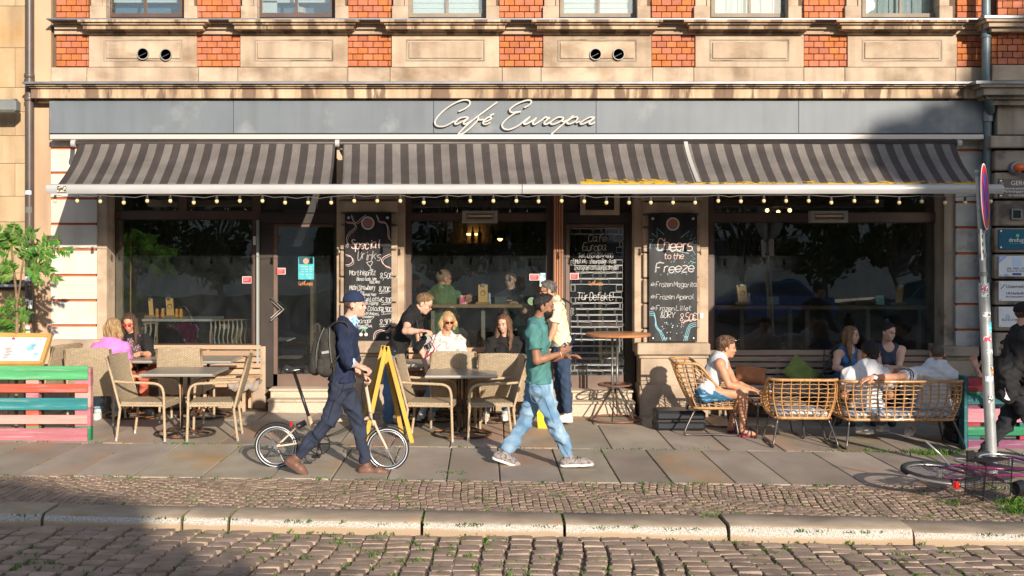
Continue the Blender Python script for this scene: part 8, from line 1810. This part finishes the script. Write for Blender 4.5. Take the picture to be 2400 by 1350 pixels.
street_tree(20.9, -28, 17.0, 2.0, 9.6, 15000, .28, 'tall broad street tree shading the right end of the café', seed=1, trunkr=.3, crown=[(16.3, 11.4, 1.35), (18.4, 11.5, 1.8), (21.2, 11.9, 2.2), (17.6, 12.8, 1.8), (20.2, 13.3, 2.3), (22.8, 13.6, 2.3), (18.9, 14.3, 1.4), (21, 15.2, 1.3), (23.6, 15.0, 1.5), (16.6, 13.3, .6), (19.2, 10.2, .8), (21.6, 9.9, .9), (17.0, 10.2, .5)])
street_tree(6.9, -28.3, 7.1, 1.2, 4.2, 2600, .16, 'shorter street tree right of the two mid height ones', seed=33)
street_tree(5.4, -28.5, 8.2, 1.8, 4.4, 4200, .16, 'mid height street tree whose shadow falls on the kerb and road', seed=2)
street_tree(2.6, -28.2, 7.5, 1.5, 4.2, 3200, .16, 'mid height street tree standing left of its twin', seed=12)
for i, (x, y, h, cr) in enumerate(((-13, -26, 6.2, 2.2), (-9.3, -24, 5.6, 2.0), (-1.5, -27, 6.0, 2.2), (2, -26.5, 5.4, 2.1), (9.5, -27, 6.2, 2.3), (12.5, -26.5, 6.0, 2.2), (15.5, -27.5, 6.2, 2.3), (-5.0, -27, 4.4, 1.8))):
    street_tree(x, y, h, cr, 1.2, 3200, .15, 'low bushy tree across the street, number by position %s' % 'abcdefgh'[i] if 0 else 'low bushy tree in the row across the street', seed=20+i, trunkr=.12)
ob = root('opposite_building', (0, -46, 0), 0, 'pale rendered building across the street behind the trees', 'building')
OW = mat('opposite_render', (.72, .62, .52), (.62, .52, .43), rough=.9); m = MB(); m.box(-48, 60, -50, -46, -.3, 12.2); m.build('wall', OW, ob)
m = MB(); m.box(-48.3, 60.3, -50, -45.7, 12.2, 12.6); m.build('cornice', OW, ob)
wm = MB(); wm.box(-.55, .55, -.05, .03, -.85, .85); ww = wm.mesh('window', plain('opposite_window', (.05, .06, .07), .1)); fm_ = MB()
fm_.box(-.7, .7, .0, .1, .85, 1.0); fm_.box(-.7, .7, .0, .14, -1.0, -.85); fmm = fm_.mesh('window_frame', mat('opp_trim', (.4, .33, .27), rough=.8))
for r_i, z in enumerate((2.0, 5.4, 8.8)):
    for k in range(34):
        o = link('window', ww, ob, (-46+k*3.1, 0, z)); o.location = (-46+k*3.1, .0, z); q = link('window_frame', fmm, o)
def parked_car(x, y, col_, label):
    r = root('parked_car', (x, y, gz(x)-.1), 0, label, 'car', 'cars parked across the street'); m = MB()
    m.prism([(-2.1, .3), (-2.15, .7), (-1.9, .85), (-1.2, .95), (-.7, 1.38), (.75, 1.42), (1.4, .98), (2.0, .9), (2.15, .6), (2.1, .3)], 1, -.85, .85); m.v = [(v[0], v[1]*(1 if v[2] < 1 else .82), v[2]) for v in m.v]; m.build('body', plain('car_paint%d' % int(x*10), col_, .25, coat=1, metal=.3), r, world=False)
    m = MB(); m.prism([(-1.12, .96), (-.68, 1.34), (.72, 1.37), (1.28, .98)], 1, -.86, .86); m.v = [(v[0], v[1]*(1.005 if v[2] < 1 else .84), v[2]) for v in m.v]; m.build('windows', plain('car_glass%d' % int(x*10), (.02, .025, .03), .05), r, world=False)
    for a in (-1.35, 1.35):
        for b in (-.86, .7): m = MB(); m.lathe([(.32, 0), (.32, .18)], (a, b, .32), 18, ax=1); m.build('wheel', TYRE, r, world=False)
parked_car(9.5, -22.5, (.01, .07, .25), 'dark blue car parked across the street'); parked_car(15.2, -22.6, (.02, .10, .12), 'dark teal car parked across the street'); parked_car(-3.5, -22.6, (.2, .2, .21), 'grey car parked across the street')
